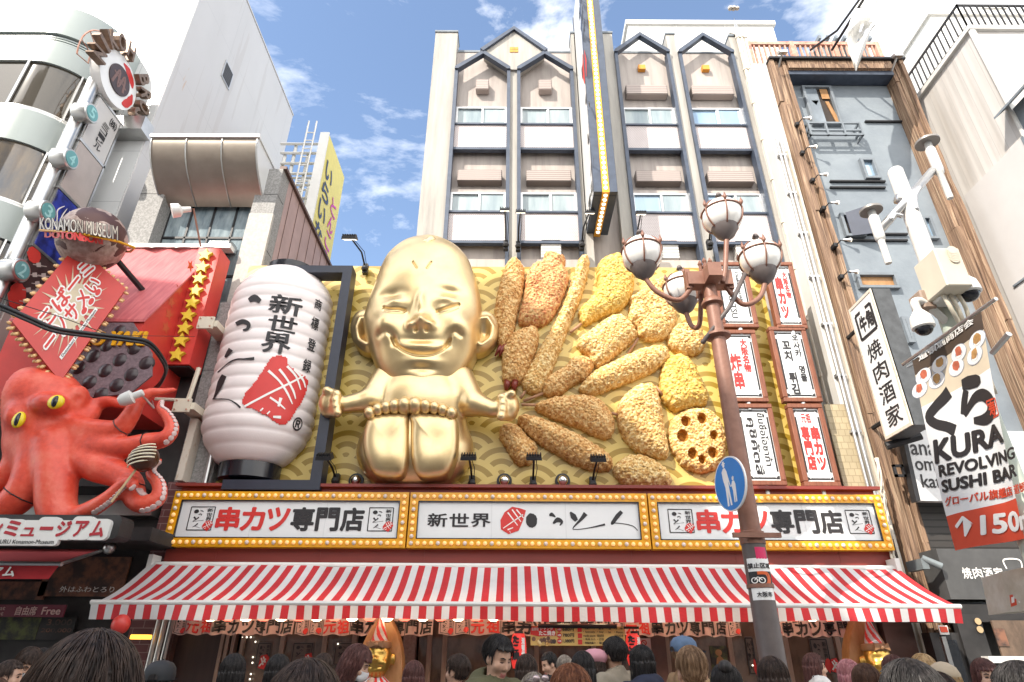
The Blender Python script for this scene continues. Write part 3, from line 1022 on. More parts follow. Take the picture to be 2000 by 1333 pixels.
for k, (nm, lab, mt, H, pts) in enumerate(foods):
    Ym = FY - H * .35
    w = np.array([(p.x, p.z) for p in (c2(a, c, Ym) for a, c in pts)])
    out = crom(w, 4)
    hs = [(c2(a, c, FY - .2).x, c2(a, c, FY - .2).z, r) for a, c, r in holes] if nm == 'breaded_lotus' else ()
    mb = relief(out, FY, H, H * 1.05 if nm != 'breaded_lotus' else .16, .0085, .042, .027, k + 3, hs)
    f = thing(nm, lab, 'fried food', (float(out[:, 0].mean()), FY, float(out[:, 1].min())), 'fried food pieces on the golden board')
    part('breading', mb, [mt, 'batter_hole'], f, True)
    tails = {0: [((105, 530), (70, 590)), ((115, 530), (92, 592)), ((125, 530), (108, 578))], 7: [((135, 715), (126, 765)), ((172, 715), (166, 768))]}.get(k, [])
    for (a, c) in tails:
        b = MB(); b.tube([c2(*a, FY - .12), c2((a[0] + c[0]) / 2, (a[1] + c[1]) / 2, FY - .12), c2(*c, FY - .1)], [.07, .06, .03] if k == 7 else [.045, .04, .015], 8)
        part('tail', b, 'shrimp_tail', f, True)
    st = {3: ((510, 425), (455, 470)), 4: ((800, 500), (750, 578)), 2: ((225, 770), (200, 805)), 8: ((315, 780), (215, 820)), 13: ((290, 840), (205, 838)), 11: ((700, 890), (660, 880)), 10: ((925, 790), (890, 745))}.get(k)
    if st:
        b = MB(); b.tube([c2(*st[0], FY - .08), c2(*st[1], FY - .08)], .028, 8)
        part('skewer', b, 'skewer', f, True)
# ================================================================ golden statue
def c1(cx, cy, Y): return P(380 + cx * .3975, 450 + cy * .3975, Y)
def w1(pts, Y, n=4): return crom(np.array([(p.x, p.z) for p in (c1(a, c, Y) for a, c in pts)]), n)
SB = c1(1080, 1265, 10.3)
statue = thing('golden_statue', 'giant golden smiling baby statue sitting with soles forward and arms outstretched', 'statue', (SB.x, 10.4, SB.z))
hout = [(1150, 52), (1250, 80), (1325, 145), (1362, 230), (1392, 340), (1400, 470), (1375, 580), (1300, 680), (1205, 733), (1110, 748), (1015, 733), (930, 672), (880, 580), (850, 480), (866, 400), (903, 290), (935, 200), (975, 130), (1055, 68)]
hout = [(1122 + (a - 1122) * 1.05, c if c < 470 else c + (c - 470) * .30) for a, c in hout]
HB = 10.22
def xz(cx, cy, Y):
    p = c1(cx, cy, Y); return np.array((p.x, p.z))
FYc = 9.62
eyeL = np.array([xz(*p, FYc) for p in ((928, 372), (950, 381), (980, 385), (1008, 385), (1032, 388))])
eyeR = np.array([xz(*p, FYc) for p in ((1192, 390), (1220, 384), (1250, 373), (1275, 362), (1296, 352))])
eyeLl = np.array([xz(*p, FYc) for p in ((930, 392), (960, 402), (995, 404), (1025, 398))])
eyeRl = np.array([xz(*p, FYc) for p in ((1200, 402), (1230, 400), (1262, 388), (1292, 370))])
mouth = np.array([xz(*p, FYc) for p in ((968, 520), (990, 553), (1030, 580), (1080, 595), (1130, 598), (1180, 588), (1225, 562), (1252, 522))])
smL = np.array([xz(*p, FYc) for p in ((905, 500), (940, 492), (972, 512), (978, 545))])
smR = np.array([xz(*p, FYc) for p in ((1305, 500), (1275, 490), (1248, 512), (1240, 545))])
br1 = np.array([xz(*p, FYc) for p in ((1072, 152), (1082, 170), (1092, 188))])
br2 = np.array([xz(*p, FYc) for p in ((1162, 152), (1152, 170), (1142, 188))])
browL = np.array([xz(*p, FYc) for p in ((925, 335), (970, 315), (1020, 335), (1055, 380))])
browR = np.array([xz(*p, FYc) for p in ((1165, 380), (1200, 335), (1250, 310), (1300, 320))])
eyeL, eyeR, eyeLl, eyeRl, mouth, smL, smR = [crom(q_, 5, False) for q_ in (eyeL, eyeR, eyeLl, eyeRl, mouth, smL, smR)]
def ga(x, z, c, sx, sz_):
    return np.exp(-((x - c[0]) / sx) ** 2 - ((z - c[1]) / sz_) ** 2)
def headfeat(x, z):
    f = 0
    f = f + .15 * ga(x, z, xz(920, 455, FYc), .27, .27) + .15 * ga(x, z, xz(1310, 452, FYc), .27, .27)        # cheeks
    f = f + .055 * ga(x, z, xz(985, 352, FYc), .17, .08) + .055 * ga(x, z, xz(1240, 337, FYc), .17, .08)       # eyelids
    f = f - .06 * ga(x, z, xz(1045, 400, FYc), .11, .16) - .06 * ga(x, z, xz(1178, 395, FYc), .11, .16)        # beside the nose bridge
    f = f - .07 * ga(x, z, xz(970, 300, FYc), .22, .10) - .07 * ga(x, z, xz(1255, 290, FYc), .22, .10)
    f = f + .10 * ga(x, z, xz(1112, 360, FYc), .09, .22)                                                      # bridge
    f = f + .19 * ga(x, z, xz(1110, 432, 9.45), .125, .13) + .09 * ga(x, z, xz(1055, 455, 9.5), .08, .08) + .09 * ga(x, z, xz(1160, 453, 9.5), .08, .08)
    f = f - .06 * ga(x, z, xz(1082, 474, 9.5), .04, .035) - .06 * ga(x, z, xz(1134, 473, 9.5), .04, .035)   # nostrils
    f = f - .05 * ga(x, z, xz(1108, 530, FYc), .28, .07)
    f = f + .05 * ga(x, z, xz(1108, 565, FYc), .30, .08)
    f = f + .06 * ga(x, z, xz(1110, 628, FYc), .26, .07)
    f = f + .08 * ga(x, z, xz(1110, 715, FYc), .24, .15)
    f = f - .03 * ga(x, z, xz(1110, 662, FYc), .22, .05)
    f = f + .06 * ga(x, z, xz(1110, 190, FYc), .5, .45)
    for (ln, a, s) in ((eyeL, .06, .026), (eyeR, .06, .026), (eyeLl, .022, .024), (eyeRl, .022, .024), (mouth, .065, .032), (smL, .045, .06), (smR, .045, .06), (br1, .045, .018), (br2, .045, .018)):
        f = f - a * np.exp(-(ldist(x, z, ln) / s) ** 2)
    return f
out = w1(hout, 10.28, 24)
hb = ringmesh(out, HB, .62, 170, .8, headfeat, c=xz(1120, 420, 10.05), back=.25)
head = part('head', hb, 'gold', statue, True)
# tuft and rim of hair
b = MB(); ringmesh(w1([(1165, 22), (1185, 40), (1160, 70), (1132, 98), (1112, 70), (1118, 50), (1140, 42)], 9.86, 5), 9.9, .10, 8, mb=b)
part('hair_tuft', b, 'gold', head, True)
rim = [(945, 135), (990, 85), (1060, 45), (1150, 25), (1240, 50), (1310, 100), (1352, 180), (1366, 250), (1385, 330), (1200, 400), (1000, 400), (900, 300)]
b = MB(); ringmesh(w1(rim, 10.32, 6), 10.3, .12, 8, mb=b)
part('hair_cap', b, 'gold', head, True)
for nm, outl, inn in (('ear', [(862, 408), (820, 402), (785, 432), (770, 490), (785, 560), (825, 605), (870, 616), (900, 590), (895, 480)], [(852, 445), (820, 450), (805, 490), (815, 545), (850, 575), (872, 560)]),
                ('ear', [(1385, 425), (1425, 405), (1470, 425), (1494, 480), (1482, 550), (1440, 600), (1385, 620), (1350, 600), (1372, 500)], [(1402, 450), (1440, 445), (1465, 485), (1450, 545), (1410, 580), (1385, 560)])):
    o1 = w1(outl, 10.3, 6)
    li = np.array([xz(*p, 10.2) for p in inn])
    ce = li.mean(0)
    def ef(x, z): return .07 * np.exp(-(ldist(x, z, li) / .06) ** 2) - .14 * ga(x, z, ce, .12, .16)
    b = MB(); ringmesh(o1, 10.32, .22, 40, .45, ef, mb=b)
    part('ear', b, 'gold', head, True)
# torso, arms and fists as one smooth body
def q(cx, cy, Y): 
    p = c1(cx, cy, Y); return (p.x, p.y, p.z)
lo, hi = c1(575, 1275, 10.3), c1(1620, 640, 10.3)
G, gx, gy, gz = grid3(lo.x, hi.x, 9.35, 10.62, lo.z - .1, hi.z, .027)
F = ell(G, q(1115, 800, 10.28), (.72, .42, .75))
F = sm(F, ell(G, q(1115, 850, 10.2), (.74, .46, .5)), .25)
F = sm(F, ell(G, q(1085, 1080, 10.35), (1.02, .6, .78)), .25)
for sgn, sh, el_, wr, fi, px in ((-1, (940, 735), (868, 835), (745, 858), (668, 850), 1), (1, (1305, 735), (1368, 850), (1462, 880), (1540, 866), 1)):
    F = sm(F, cap(G, q(*sh, 10.22), q(*el_, 10.05), .27, .22), .12)
    F = sm(F, cap(G, q(*el_, 10.05), q(*wr, 9.95), .21, .155), .08)
    F = sm(F, ell(G, q(*fi, 9.92), (.2, .2, .26)), .08)
    for k in range(4):
        cy = fi[1] - 48 + k * 31
        cx = fi[0] + sgn * (18 - abs(k - 1.2) * 6)
        a, c = q(cx + sgn * 8, cy, 9.98), q(cx - sgn * 42, cy + 4, 9.72)
        F = sm(F, cap(G, a, c, .085, .08), .035)
    F = sm(F, cap(G, q(fi[0] - sgn * 30, fi[1] - 35, 9.85), q(fi[0] + sgn * 18, fi[1] - 62, 9.72), .085, .075), .04)
F = np.maximum(F, -(10.62 - G[1]) * 0 + (G[1] - 10.55))
part('body', organic(F, gx, gy, gz), 'gold', statue, True)
for sgn, fo in ((-1, [(848, 940), (880, 915), (960, 903), (1046, 902), (1056, 960), (1056, 1060), (1050, 1150), (1020, 1208), (950, 1216), (880, 1195), (838, 1120), (828, 1020)]),
                (1, [(1064, 902), (1160, 903), (1250, 912), (1288, 930), (1297, 1010), (1288, 1110), (1245, 1192), (1165, 1216), (1100, 1208), (1068, 1150), (1062, 1060), (1062, 960)])):
    o1 = w1(fo, 9.78, 6)
    cc = o1.mean(0)
    def ff(x, z): return -.05 * ga(x, z, cc + np.array((0, .02)), .22, .25)
    b = MB(); ringmesh(o1, 9.86, .30, 30, .55, ff, back=.4, mb=b)
    ft = part('foot', b, 'gold', statue, True)
    toes = [(1035, 866, .145), (986, 868, .12), (944, 874, .105), (903, 884, .10), (862, 902, .105)] if sgn < 0 else [(1086, 866, .145), (1136, 868, .12), (1180, 874, .105), (1222, 886, .10), (1264, 903, .105)]
    for (cx, cy, r) in toes:
        b = MB(); b.ball(c1(cx, cy, 9.7), (r, r * 1.5, r * 1.12), 20)
        part('toe', b, 'gold', ft, True)
# ================================================================ giant paper lantern
lt, lb = P(572, 530, 10.2), P(505, 905, 10.2)
LZ0, LZ1 = lb.z, lt.z
LC = (P(618, 720, 10.2).x + P(420, 720, 10.2).x) / 2
LR = .95 * (P(628, 720, 10.2).x - P(412, 720, 10.2).x) / 2
LYc = 10.42
lantern = thing('paper_lantern', 'huge white ribbed paper lantern with black brush letters and red stamp', 'lantern', (LC, LYc, LZ0))
def lrad(t):
    e = min(t, 1 - t)
    return LR * (.56 + .44 * min(1, math.sin(min(e / .19, 1) * math.pi / 2)) ** .8)
prof = []
NR = 17
for i in range(NR * 8 + 1):
    t = i / (NR * 8)
    prof.append((lrad(t) * (1 - .028 * (1 - math.sin(math.pi * ((t * NR) % 1)) ** .7)), (LZ1 - LZ0) * t))
b = MB(); b.lathe((LC, LYc, LZ0), prof, 72, sy=.86)
part('paper_body', b, 'lantern_paper', lantern, True)
b = MB()
b.lathe((LC, LYc, LZ1 - .04), [(LR * .46, 0), (LR * .48, .02), (LR * .48, .22), (LR * .44, .23)], 48, sy=.86)
part('lantern_cap', b, 'black_gloss', lantern, 40)
b = MB()
b.lathe((LC, LYc, LZ0 - .28), [(LR * .50, 0), (LR * .54, .02), (LR * .54, .28), (LR * .5, .30)], 48, sy=.86)
part('lantern_cap', b, 'black_gloss', lantern, 40)
def lmap(px, py):
    """pixel on the lantern -> u (angle), v"""
    for Y in (9.6,):
        pass
    d = ray(px, py); o = V((0, 0, CAMZ))
    best = None
    for k in range(400):
        Y = 9.3 + k * .003
        p = o + d * (Y / d.y)
        t = (p.z - LZ0) / (LZ1 - LZ0)
        if 0 < t < 1 and ((p.x - LC) / lrad(t)) ** 2 + ((p.y - LYc) / (lrad(t) * .86)) ** 2 < 1:
            return math.atan2(p.x - LC, -(p.y - LYc) / .86), t
    t = (p.z - LZ0) / (LZ1 - LZ0)
    return math.atan2(p.x - LC, .3), min(max(t, .02), .98)
def lpix(u, v, d):
    """u,v are pixel coordinates here; point just off the paper"""
    a, t = lmap(u, v)
    r = lrad(t) * 1.004 + d
    return V((LC + r * math.sin(a), LYc - .86 * r * math.cos(a), LZ0 + t * (LZ1 - LZ0)))
def lquad(box, d0=.0):
    """letters fitted to pixel box x0,y0,x1,y1 (y down), leaning with the picture verticals"""
    x0, y0, x1, y1 = box
    a0, t0 = lmap((x0 + x1) / 2 - (x1 - x0) / 2, (y0 + y1) / 2); a1, _ = lmap(x1, (y0 + y1) / 2)
    am, tb = lmap((x0 + x1) / 2, y1); _, tt = lmap((x0 + x1) / 2, y0)
    def f(u, v, d):
        a = a0 + (a1 - a0) * u; t = tb + (tt - tb) * v
        r = lrad(t) * 1.004 + d
        return V((LC + r * math.sin(a), LYc - .86 * r * math.cos(a), LZ0 + t * (LZ1 - LZ0)))
    return f
b = MB()
for ch, bx in (('新', (527, 578, 590, 614)), ('世', (524, 618, 580, 648)), ('界', (512, 650, 568, 690))):
    write(b, ch, lquad(bx), (0, 0, 1, 1), .025)
for ch, bx in (('商', (614, 585, 628, 606)), ('標', (607, 620, 622, 645)), ('登', (600, 662, 616, 686)), ('録', (591, 702, 607, 728))):
    write(b, ch, lquad(bx), (0, 0, 1, 1), .02)
write(b, '®', lquad((571, 815, 590, 843)), (0, 0, 1, 1), .02)
def lst(pts, w, mi=0): stroke(b, pts, w, lpix, mi, .008)
lst([(487, 588), (498, 583), (509, 590)], [4, 7, 4])
lst([(462, 634), (475, 629), (486, 634), (484, 643), (475, 646)], [4, 5, 4, 3, 1.5])
lst([(452, 683), (447, 690), (441, 699)], [5, 4, 2])
lst([(426, 728), (455, 705), (480, 702), (497, 701)], [1, 1.3, 1.6, 3])
lst([(439, 734), (432, 748), (424, 768), (418, 780)], [5, 6, 3, 1])
lst([(416, 780), (445, 781), (460, 788), (470, 797)], [1, 1, 1.5, 2])
part('lettering', b, 'black_ink', lantern)
b = MB()
sp_ = np.array([(534, 697), (545, 694), (562, 700), (561, 712), (571, 720), (590, 733), (601, 742), (596, 770), (588, 785), (568, 818), (556, 830), (540, 828), (520, 812), (496, 800), (480, 796), (472, 787), (480, 768), (500, 745), (515, 722), (526, 705)], float)
rg_ = np.random.default_rng(5)
gu, gv = np.arange(466, 608, 2.5), np.arange(690, 836, 2.5)
GU, GV = np.meshgrid(gu, gv, indexing='ij')
dd = pdist(GU + rg_.uniform(-1, 1, GU.shape), GV + rg_.uniform(-1, 1, GU.shape), sp_)
vid = {}
for i in range(len(gu) - 1):
    for j in range(len(gv) - 1):
        if dd[i:i + 2, j:j + 2].mean() > 0:
            ids = []
            for (a, c) in ((i, j), (i, j + 1), (i + 1, j + 1), (i + 1, j)):
                if (a, c) not in vid:
                    vid[(a, c)] = len(b.v); b.v.append(tuple(lpix(gu[a], gv[c], .006)))
                ids.append(vid[(a, c)])
            b.f.append(tuple(ids)); b.m.append(0)
stamp = part('red_stamp', b, 'red_ink', lantern)
b = MB()
for pts, w in (([(478, 795), (520, 772), (560, 752), (592, 735)], [2, 2, 2, 1.5]), ([(524, 725), (545, 745), (560, 768), (570, 790)], [2.5, 2, 2, 1]), ([(545, 722), (560, 742), (572, 765), (576, 780)], [2.5, 2, 2, 1]), ([(560, 716), (577, 736), (586, 762)], [2.5, 2, 1]), ([(574, 722), (590, 742), (595, 758)], [2.5, 2, 1]),
               ([(527, 777), (545, 790), (556, 800)], [2, 2, 1]), ([(548, 778), (543, 795)], [3, 2]), ([(510, 800), (512, 802)], [4, 4]), ([(523, 806), (525, 808)], [4, 4]), ([(533, 815), (548, 816)], [2, 3])):
    stroke(b, pts, w, lpix, 0, .014)
part('stamp_mark', b, 'white_ink', stamp)
# navy frame round the lantern, held by the statue
fr = MB()
T1, T2 = P(590, 528, 10.0), P(682, 528, 10.0)
B1 = P(612, 948, 10.0); B0 = P(435, 946, 10.0)
x1 = (T2.x + B1.x) / 2; hw = .09
zt_, zb_ = P(640, 520, 10.0).z, P(520, 957, 10.0).z
fr.box(x1 - hw, x1 + hw, 9.98, 10.3, zb_ + .16, zt_ - .16)
fr.box(LC - .2, x1 + hw, 9.98, 10.3, zt_ - .16, zt_)
fr.box(B0.x, x1 + hw, 9.98, 10.3, zb_, zb_ + .16)
for q_ in range(2): fr.box(LC - .1, LC + .1, 10.2, 10.5, (zt_ - .14, zb_ + .02)[q_], (zt_ - .03, zb_ + .13)[q_])
single('lantern_bracket', 'dark navy steel bracket framing the giant lantern on the golden board', 'bracket', fr, 'navy_frame')
# ================================================================ flood lights and mirrored domes on the board
def flood(name, head, base, label, on, size=.17, grp='floodlights along the golden board', aim=(0, .5, -.85)):
    base, head = V(base), V(head)
    t = thing(name, label, 'floodlight', base, grp)
    b = MB()
    b.box(base.x - .05, base.x + .05, base.y - .06, base.y + .05, base.z - .12, base.z + .1)
    b.lathe(base + V((0, -.07, -.04)), [(.05, -.04), (.07, 0), (.05, .06)], 10)
    part('mount', b, 'dark_metal', t)
    mid = V((base.x + (head.x - base.x) * .15, (base.y + head.y) / 2, base.z + (head.z - base.z) * .55))
    b = MB(); b.tube([base, mid, head], .018, 8)
    b.tube([base + V((.03, 0, 0)), mid + V((.06, -.02, 0)), head + V((.03, 0, 0))], .007, 5)
    part('arm', b, 'dark_metal', t, True)
    ax = V(aim).normalized()
    qt = ax.to_track_quat('Z', 'Y')
    def o(x, y, z): return head + qt @ V((x, y, z))
    s = size
    b = MB()
    b.hexa([o(-s, -s * .7, 0), o(s, -s * .7, 0), o(s, s * .7, 0), o(-s, s * .7, 0), o(-s * 1.08, -s * .8, s * .5), o(s * 1.08, -s * .8, s * .5), o(s * 1.08, s * .8, s * .5), o(-s * 1.08, s * .8, s * .5)])
    for k in range(6):
        x = -s * .9 + k * s * .36
        b.hexa([o(x - .008, -s * .6, -s * .3), o(x + .008, -s * .6, -s * .3), o(x + .008, s * .6, -s * .3), o(x - .008, s * .6, -s * .3), o(x - .008, -s * .6, .0), o(x + .008, -s * .6, .0), o(x + .008, s * .6, .0), o(x - .008, s * .6, .0)])
    part('lamp_housing', b, 'dark_metal', t)
    b = MB()
    b.hexa([o(-s * .95, -s * .68, s * .5), o(s * .95, -s * .68, s * .5), o(s * .95, s * .68, s * .5), o(-s * .95, s * .68, s * .5), o(-s * .95, -s * .68, s * .53), o(s * .95, -s * .68, s * .53), o(s * .95, s * .68, s * .53), o(-s * .95, s * .68, s * .53)])
    part('lens', b, 'lamp_glow' if on else 'curtain_glass', t)
    return t
for (h, bs, lab, on, sz) in (((683, 462), (714, 526), 'black floodlight on a bent arm above the board, left of the statue head', True, .13),
                         ((634, 890), (657, 938), 'lit black floodlight below the lantern frame', True, .12), ((915, 890), (922, 942), 'black floodlight at the right knee of the statue', False, .12),
                         ((1043, 890), (1041, 944), 'black floodlight standing under the dark sausage', False, .12), ((1168, 893), (1157, 944), 'black floodlight at the end of the long sausage', False, .12)):
    flood('floodlight', P(*h, 9.75), P(*bs, 10.4), lab, on, sz)
for (h, bs, lab) in (((986, 408), (988, 480), 'small grey floodlight on a stalk, left of the hotel centre pier'), ((1017, 412), (1012, 482), 'small grey floodlight on a stalk, right of the hotel centre pier'),
                     ((1152, 413), (1136, 480), 'small grey floodlight beside the foot of the tall projecting sign'), ((1252, 415), (1243, 478), 'small floodlight in front of the third hotel bay'), ((1392, 400), (1385, 478), 'small floodlight near the top street lamp globe')):
    flood('floodlight', P(*h, 10.2), P(*bs, 10.75), lab, True, .1, 'floodlights above the golden board')
for px, lab in ((695, 'mirrored dome left of the statue'), (985, 'mirrored dome right of the statue'), (1099, 'mirrored dome below the fried sausage')):
    p = P(px, 939, 10.45)
    t = thing('mirror_dome', lab, 'dome', p, 'mirrored domes on the board')
    b = MB(); b.lathe(p + V((0, .04, 0)), [(.13, 0), (.13, .03), (.10, .035)], 24, axis=(0, -1, 0)); part('rim', b, 'dark_metal', t, 40)
    b = MB(); b.ball(p + V((0, 0, 0)), (.095, .095, .095), 24); part('dome', b, mat('mirror_%d' % px, (.75, .75, .75), .08, 1.0, 0), t, True)
# ================================================================ shop logo used on signs, curtains and windows
def logo(bk, rd, wh, mp, box, asp, d=.004, frame=True):
    """boxed brush logo: black strokes, red stamp, white marks, in unit box; asp = height/width of the box"""
    u0, v0, u1, v1 = box
    def m(u, v, dd): return mp(u0 + u * (u1 - u0), v0 + v * (v1 - v0), dd)
    def st(p, w, b, dd=d): stroke(b, p, w, m, 0, dd, asp, 3)
    if frame:
        t = .022
        for p in (((0, 0), (0, 1)), ((0, 1), (1, 1)), ((1, 1), (1, 0)), ((1, 0), (0, 0))): st([p[0], p[1]], [t, t * .8], bk)
    disc2(bk, (.25, .80), .10, .085, m, 0, d)
    st([(.40, .84), (.50, .82), (.54, .78)], [.012, .02, .01], bk)
    st([(.36, .66), (.44, .69), (.50, .66), (.46, .60)], [.015, .02, .012, .005], bk)
    st([(.20, .56), (.30, .46)], [.04, .02], bk); st([(.40, .55), (.30, .45), (.18, .36), (.45, .40), (.62, .42)], [.03, .02, .008, .006, .01], bk)
    st([(.42, .28), (.32, .18), (.22, .12)], [.03, .02, .005], bk); st([(.30, .17), (.45, .12), (.56, .08)], [.006, .006, .006], bk)
    for k, ch in enumerate('新世界'):
        write(bk, ch, m, (.70, .78 - k * .19, .93, .93 - k * .19), .02, 0, d=d)
    r = [(.62, .10), (.86, -.05), (1.05, .22), (1.0, .36), (.86, .42), (.72, .36), (.62, .20)]
    rd.poly([m(u, v, d + .002) for u, v in r], 0)
    for p in ([(.66, .10), (1.0, .30)], [(.74, .32), (.90, .10)], [(.82, .36), (.95, .18)], [(.90, .38), (1.0, .26)], [(.74, .05), (.80, .10)]): st(p, [.016, .010], wh, d + .004)
# ================================================================ the three lit fascia signs
SY = 9.98
fx0, fx1 = P(316, 1068, SY).x, P(1748, 1078, SY).x
fzb, fzt = P(1030, 1072, SY).z, P(1030, 964, SY).z
fas = thing('fascia_beam', 'long red fascia beam carrying the three bulb framed signs', 'fascia', ((fx0 + fx1) / 2, SY + .3, fzb - .4))
b = MB()
b.box(fx0 + .02, fx1 - .02, SY + .12, BY + .2, fzb - .34, fzt + .17)
for k in range(7): 
    x = fx0 + (fx1 - fx0) * (k + .5) / 7
    b.box(x - .006, x + .006, SY + .114, SY + .12, fzb - .33, fzt + .16)
part('beam', b, 'red_panel', fas)
b = MB(); b.box(fx0 - .05, fx1 + .05, SY + .02, SY + .13, fzt + .10, fzt + .15); b.box(fx0 - .02, fx1 + .02, SY + .02, SY + .13, fzb - .345, fzb - .28)
part('trim', b, 'red_panel', fas)
cuts = [fx0, P(797, 1018, SY).x, P(1268, 1020, SY).x, fx1]
labs = ['left fascia sign with red and black lettering in a yellow bulb frame, in the shade', 'middle fascia sign with brush lettering and a big black dot in a yellow bulb frame', 'right fascia sign partly behind the street lamp post, sunlit, in a yellow bulb frame']
bulbm = MB(); bulbm.ball((0, -.018, 0), (.034, .028, .034), 8)
bulb_me = None
bid = 0
for k in range(3):
    x0, x1 = cuts[k] + .012, cuts[k + 1] - .012
    sg = thing('fascia_sign', labs[k], 'shop sign', ((x0 + x1) / 2, SY, fzb), 'fascia signs above the awning')
    fwid = .135
    b = MB()
    b.box(x0, x1, SY - .03, SY + .12, fzt - fwid, fzt); b.box(x0, x1, SY - .03, SY + .12, fzb, fzb + fwid)
    b.box(x0, x0 + fwid, SY - .03, SY + .12, fzb + fwid, fzt - fwid); b.box(x1 - fwid, x1, SY - .03, SY + .12, fzb + fwid, fzt - fwid)
    frm = part('frame', b, 'yellow_paint', sg)
    b = MB()
    a, c, e, g_ = x0 + fwid, x1 - fwid, fzb + fwid, fzt - fwid
    t = .014
    b.box(a, c, SY - .034, SY + .1, g_ - t, g_); b.box(a, c, SY - .034, SY + .1, e, e + t); b.box(a, a + t, SY - .034, SY + .1, e + t, g_ - t); b.box(c - t, c, SY - .034, SY + .1, e + t, g_ - t)
    part('inner_trim', b, 'black_gloss', frm)
    b = MB(); b.box(a + t, c - t, SY + .004, SY + .09, e + t, g_ - t)
    pn = part('panel', b, 'sign_white', sg)
    b = MB()
    for q_ in (1, 2): b.box(a + (c - a) * q_ / 3 - .004, a + (c - a) * q_ / 3 + .004, SY + .001, SY + .004, e + t, g_ - t)
    part('panel_seam', b, mat('seam%d' % k, (.6, .62, .62), .5, var=0), pn)
    # bulbs round the frame
    nx_, nz_ = 36, 6
    pos = [(x0 + fwid / 2 + (x1 - x0 - fwid) * i / (nx_ - 1), z) for z in (fzb + fwid / 2, fzt - fwid / 2) for i in range(nx_)]
    pos += [(x, fzb + fwid / 2 + (fzt - fzb - fwid) * i / (nz_ + 1)) for x in (x0 + fwid / 2, x1 - fwid / 2) for i in range(1, nz_ + 1)]
    for (bx, bz) in pos:
        bid += 1
        on = bid % 4 != 1
        if bulb_me is None:
            o_on = mesh_obj('bulb', bulbm, 'bulb_on', None, True, loc=(0, 0, 0)); o_off = mesh_obj('bulb', bulbm, 'bulb_off', None, True, loc=(0, 0, 0))
            bulb_me = (o_on.data, o_off.data)
            bpy.data.objects.remove(o_on); bpy.data.objects.remove(o_off)
        o = bpy.data.objects.new('bulb', bulb_me[0 if on else 1])
        COL.objects.link(o); o.parent = frm
        o.location = V((bx, SY - .03, bz)) - wl(frm)
    # lettering
    mp = facemap(a + t, c - t, e + t, g_ - t, SY + .002)
    W_, H_ = c - a - 2 * t, g_ - e - 2 * t
    asp = H_ / W_
    bk, rd, wh = MB(), MB(), MB()
    if k != 1:
        sh = 0 if k == 0 else .0
        logo(bk, rd, wh, mp, (.045, .19, .155, .83), .66 * asp / .11 * .97)
        logo(bk, rd, wh, mp, (.865, .19, .975, .83), .66 * asp / .11 * .97)
        L = .175; cw = .105
        for i, (ch, m_) in enumerate((('串', rd), ('カ', rd), ('ツ', rd), ('専', bk), ('門', bk), ('店', bk))):
            u = L + i * .1135
            write(m_, ch, mp, (u, .2, u + .098, .81), .042, 0, d=.004)
    else:
        for i, ch in enumerate('新世界'): write(bk, ch, mp, (.045 + i * .098, .32, .045 + i * .098 + .085, .68), .022)
        rd.poly([mp(u, v, .004) for u, v in ((.375, .25), (.41, .12), (.455, .22), (.475, .50), (.488, .78), (.46, .84), (.425, .88), (.39, .72), (.372, .5))])
        for p, w in (([(.385, .28), (.475, .66)], [.012, .016]), ([(.405, .72), (.45, .36)], [.02, .012]), ([(.425, .80), (.465, .46)], [.02, .012]), ([(.445, .80), (.478, .56)], [.02, .012]), ([(.405, .24), (.43, .3)], [.02, .01]), ([(.415, .18), (.417, .185)], [.03, .03])):
            stroke(wh, p, w, mp, 0, .006, asp)
        disc2(bk, (.513, .5), .026, .2, mp, 0, .004, 26, 0, .05)
        S_ = lambda p, w: stroke(bk, p, w, mp, 0, .004, asp)
        S_([(.595, .63), (.605, .67), (.622, .60)], [.02, .055, .01])
        S_([(.610, .42), (.632, .52), (.650, .46), (.640, .36)], [.02, .07, .04, .01])
        S_([(.690, .74), (.703, .62), (.717, .50)], [.02, .085, .05]); S_([(.760, .70), (.735, .52), (.700, .30), (.712, .26), (.77, .30), (.845, .40)], [.07, .04, .012, .01, .012, .03])
        S_([(.925, .76), (.905, .64), (.880, .45), (.872, .40)], [.05, .06, .05, .01]); S_([(.875, .45), (.93, .42), (.97, .36), (.99, .24)], [.012, .01, .012, .012])
    if bk.v: part('lettering', bk, 'black_ink', pn)
    if rd.v: part('lettering', rd, 'red_ink', pn)
    if wh.v: part('stamp_mark', wh, 'white_ink', pn)
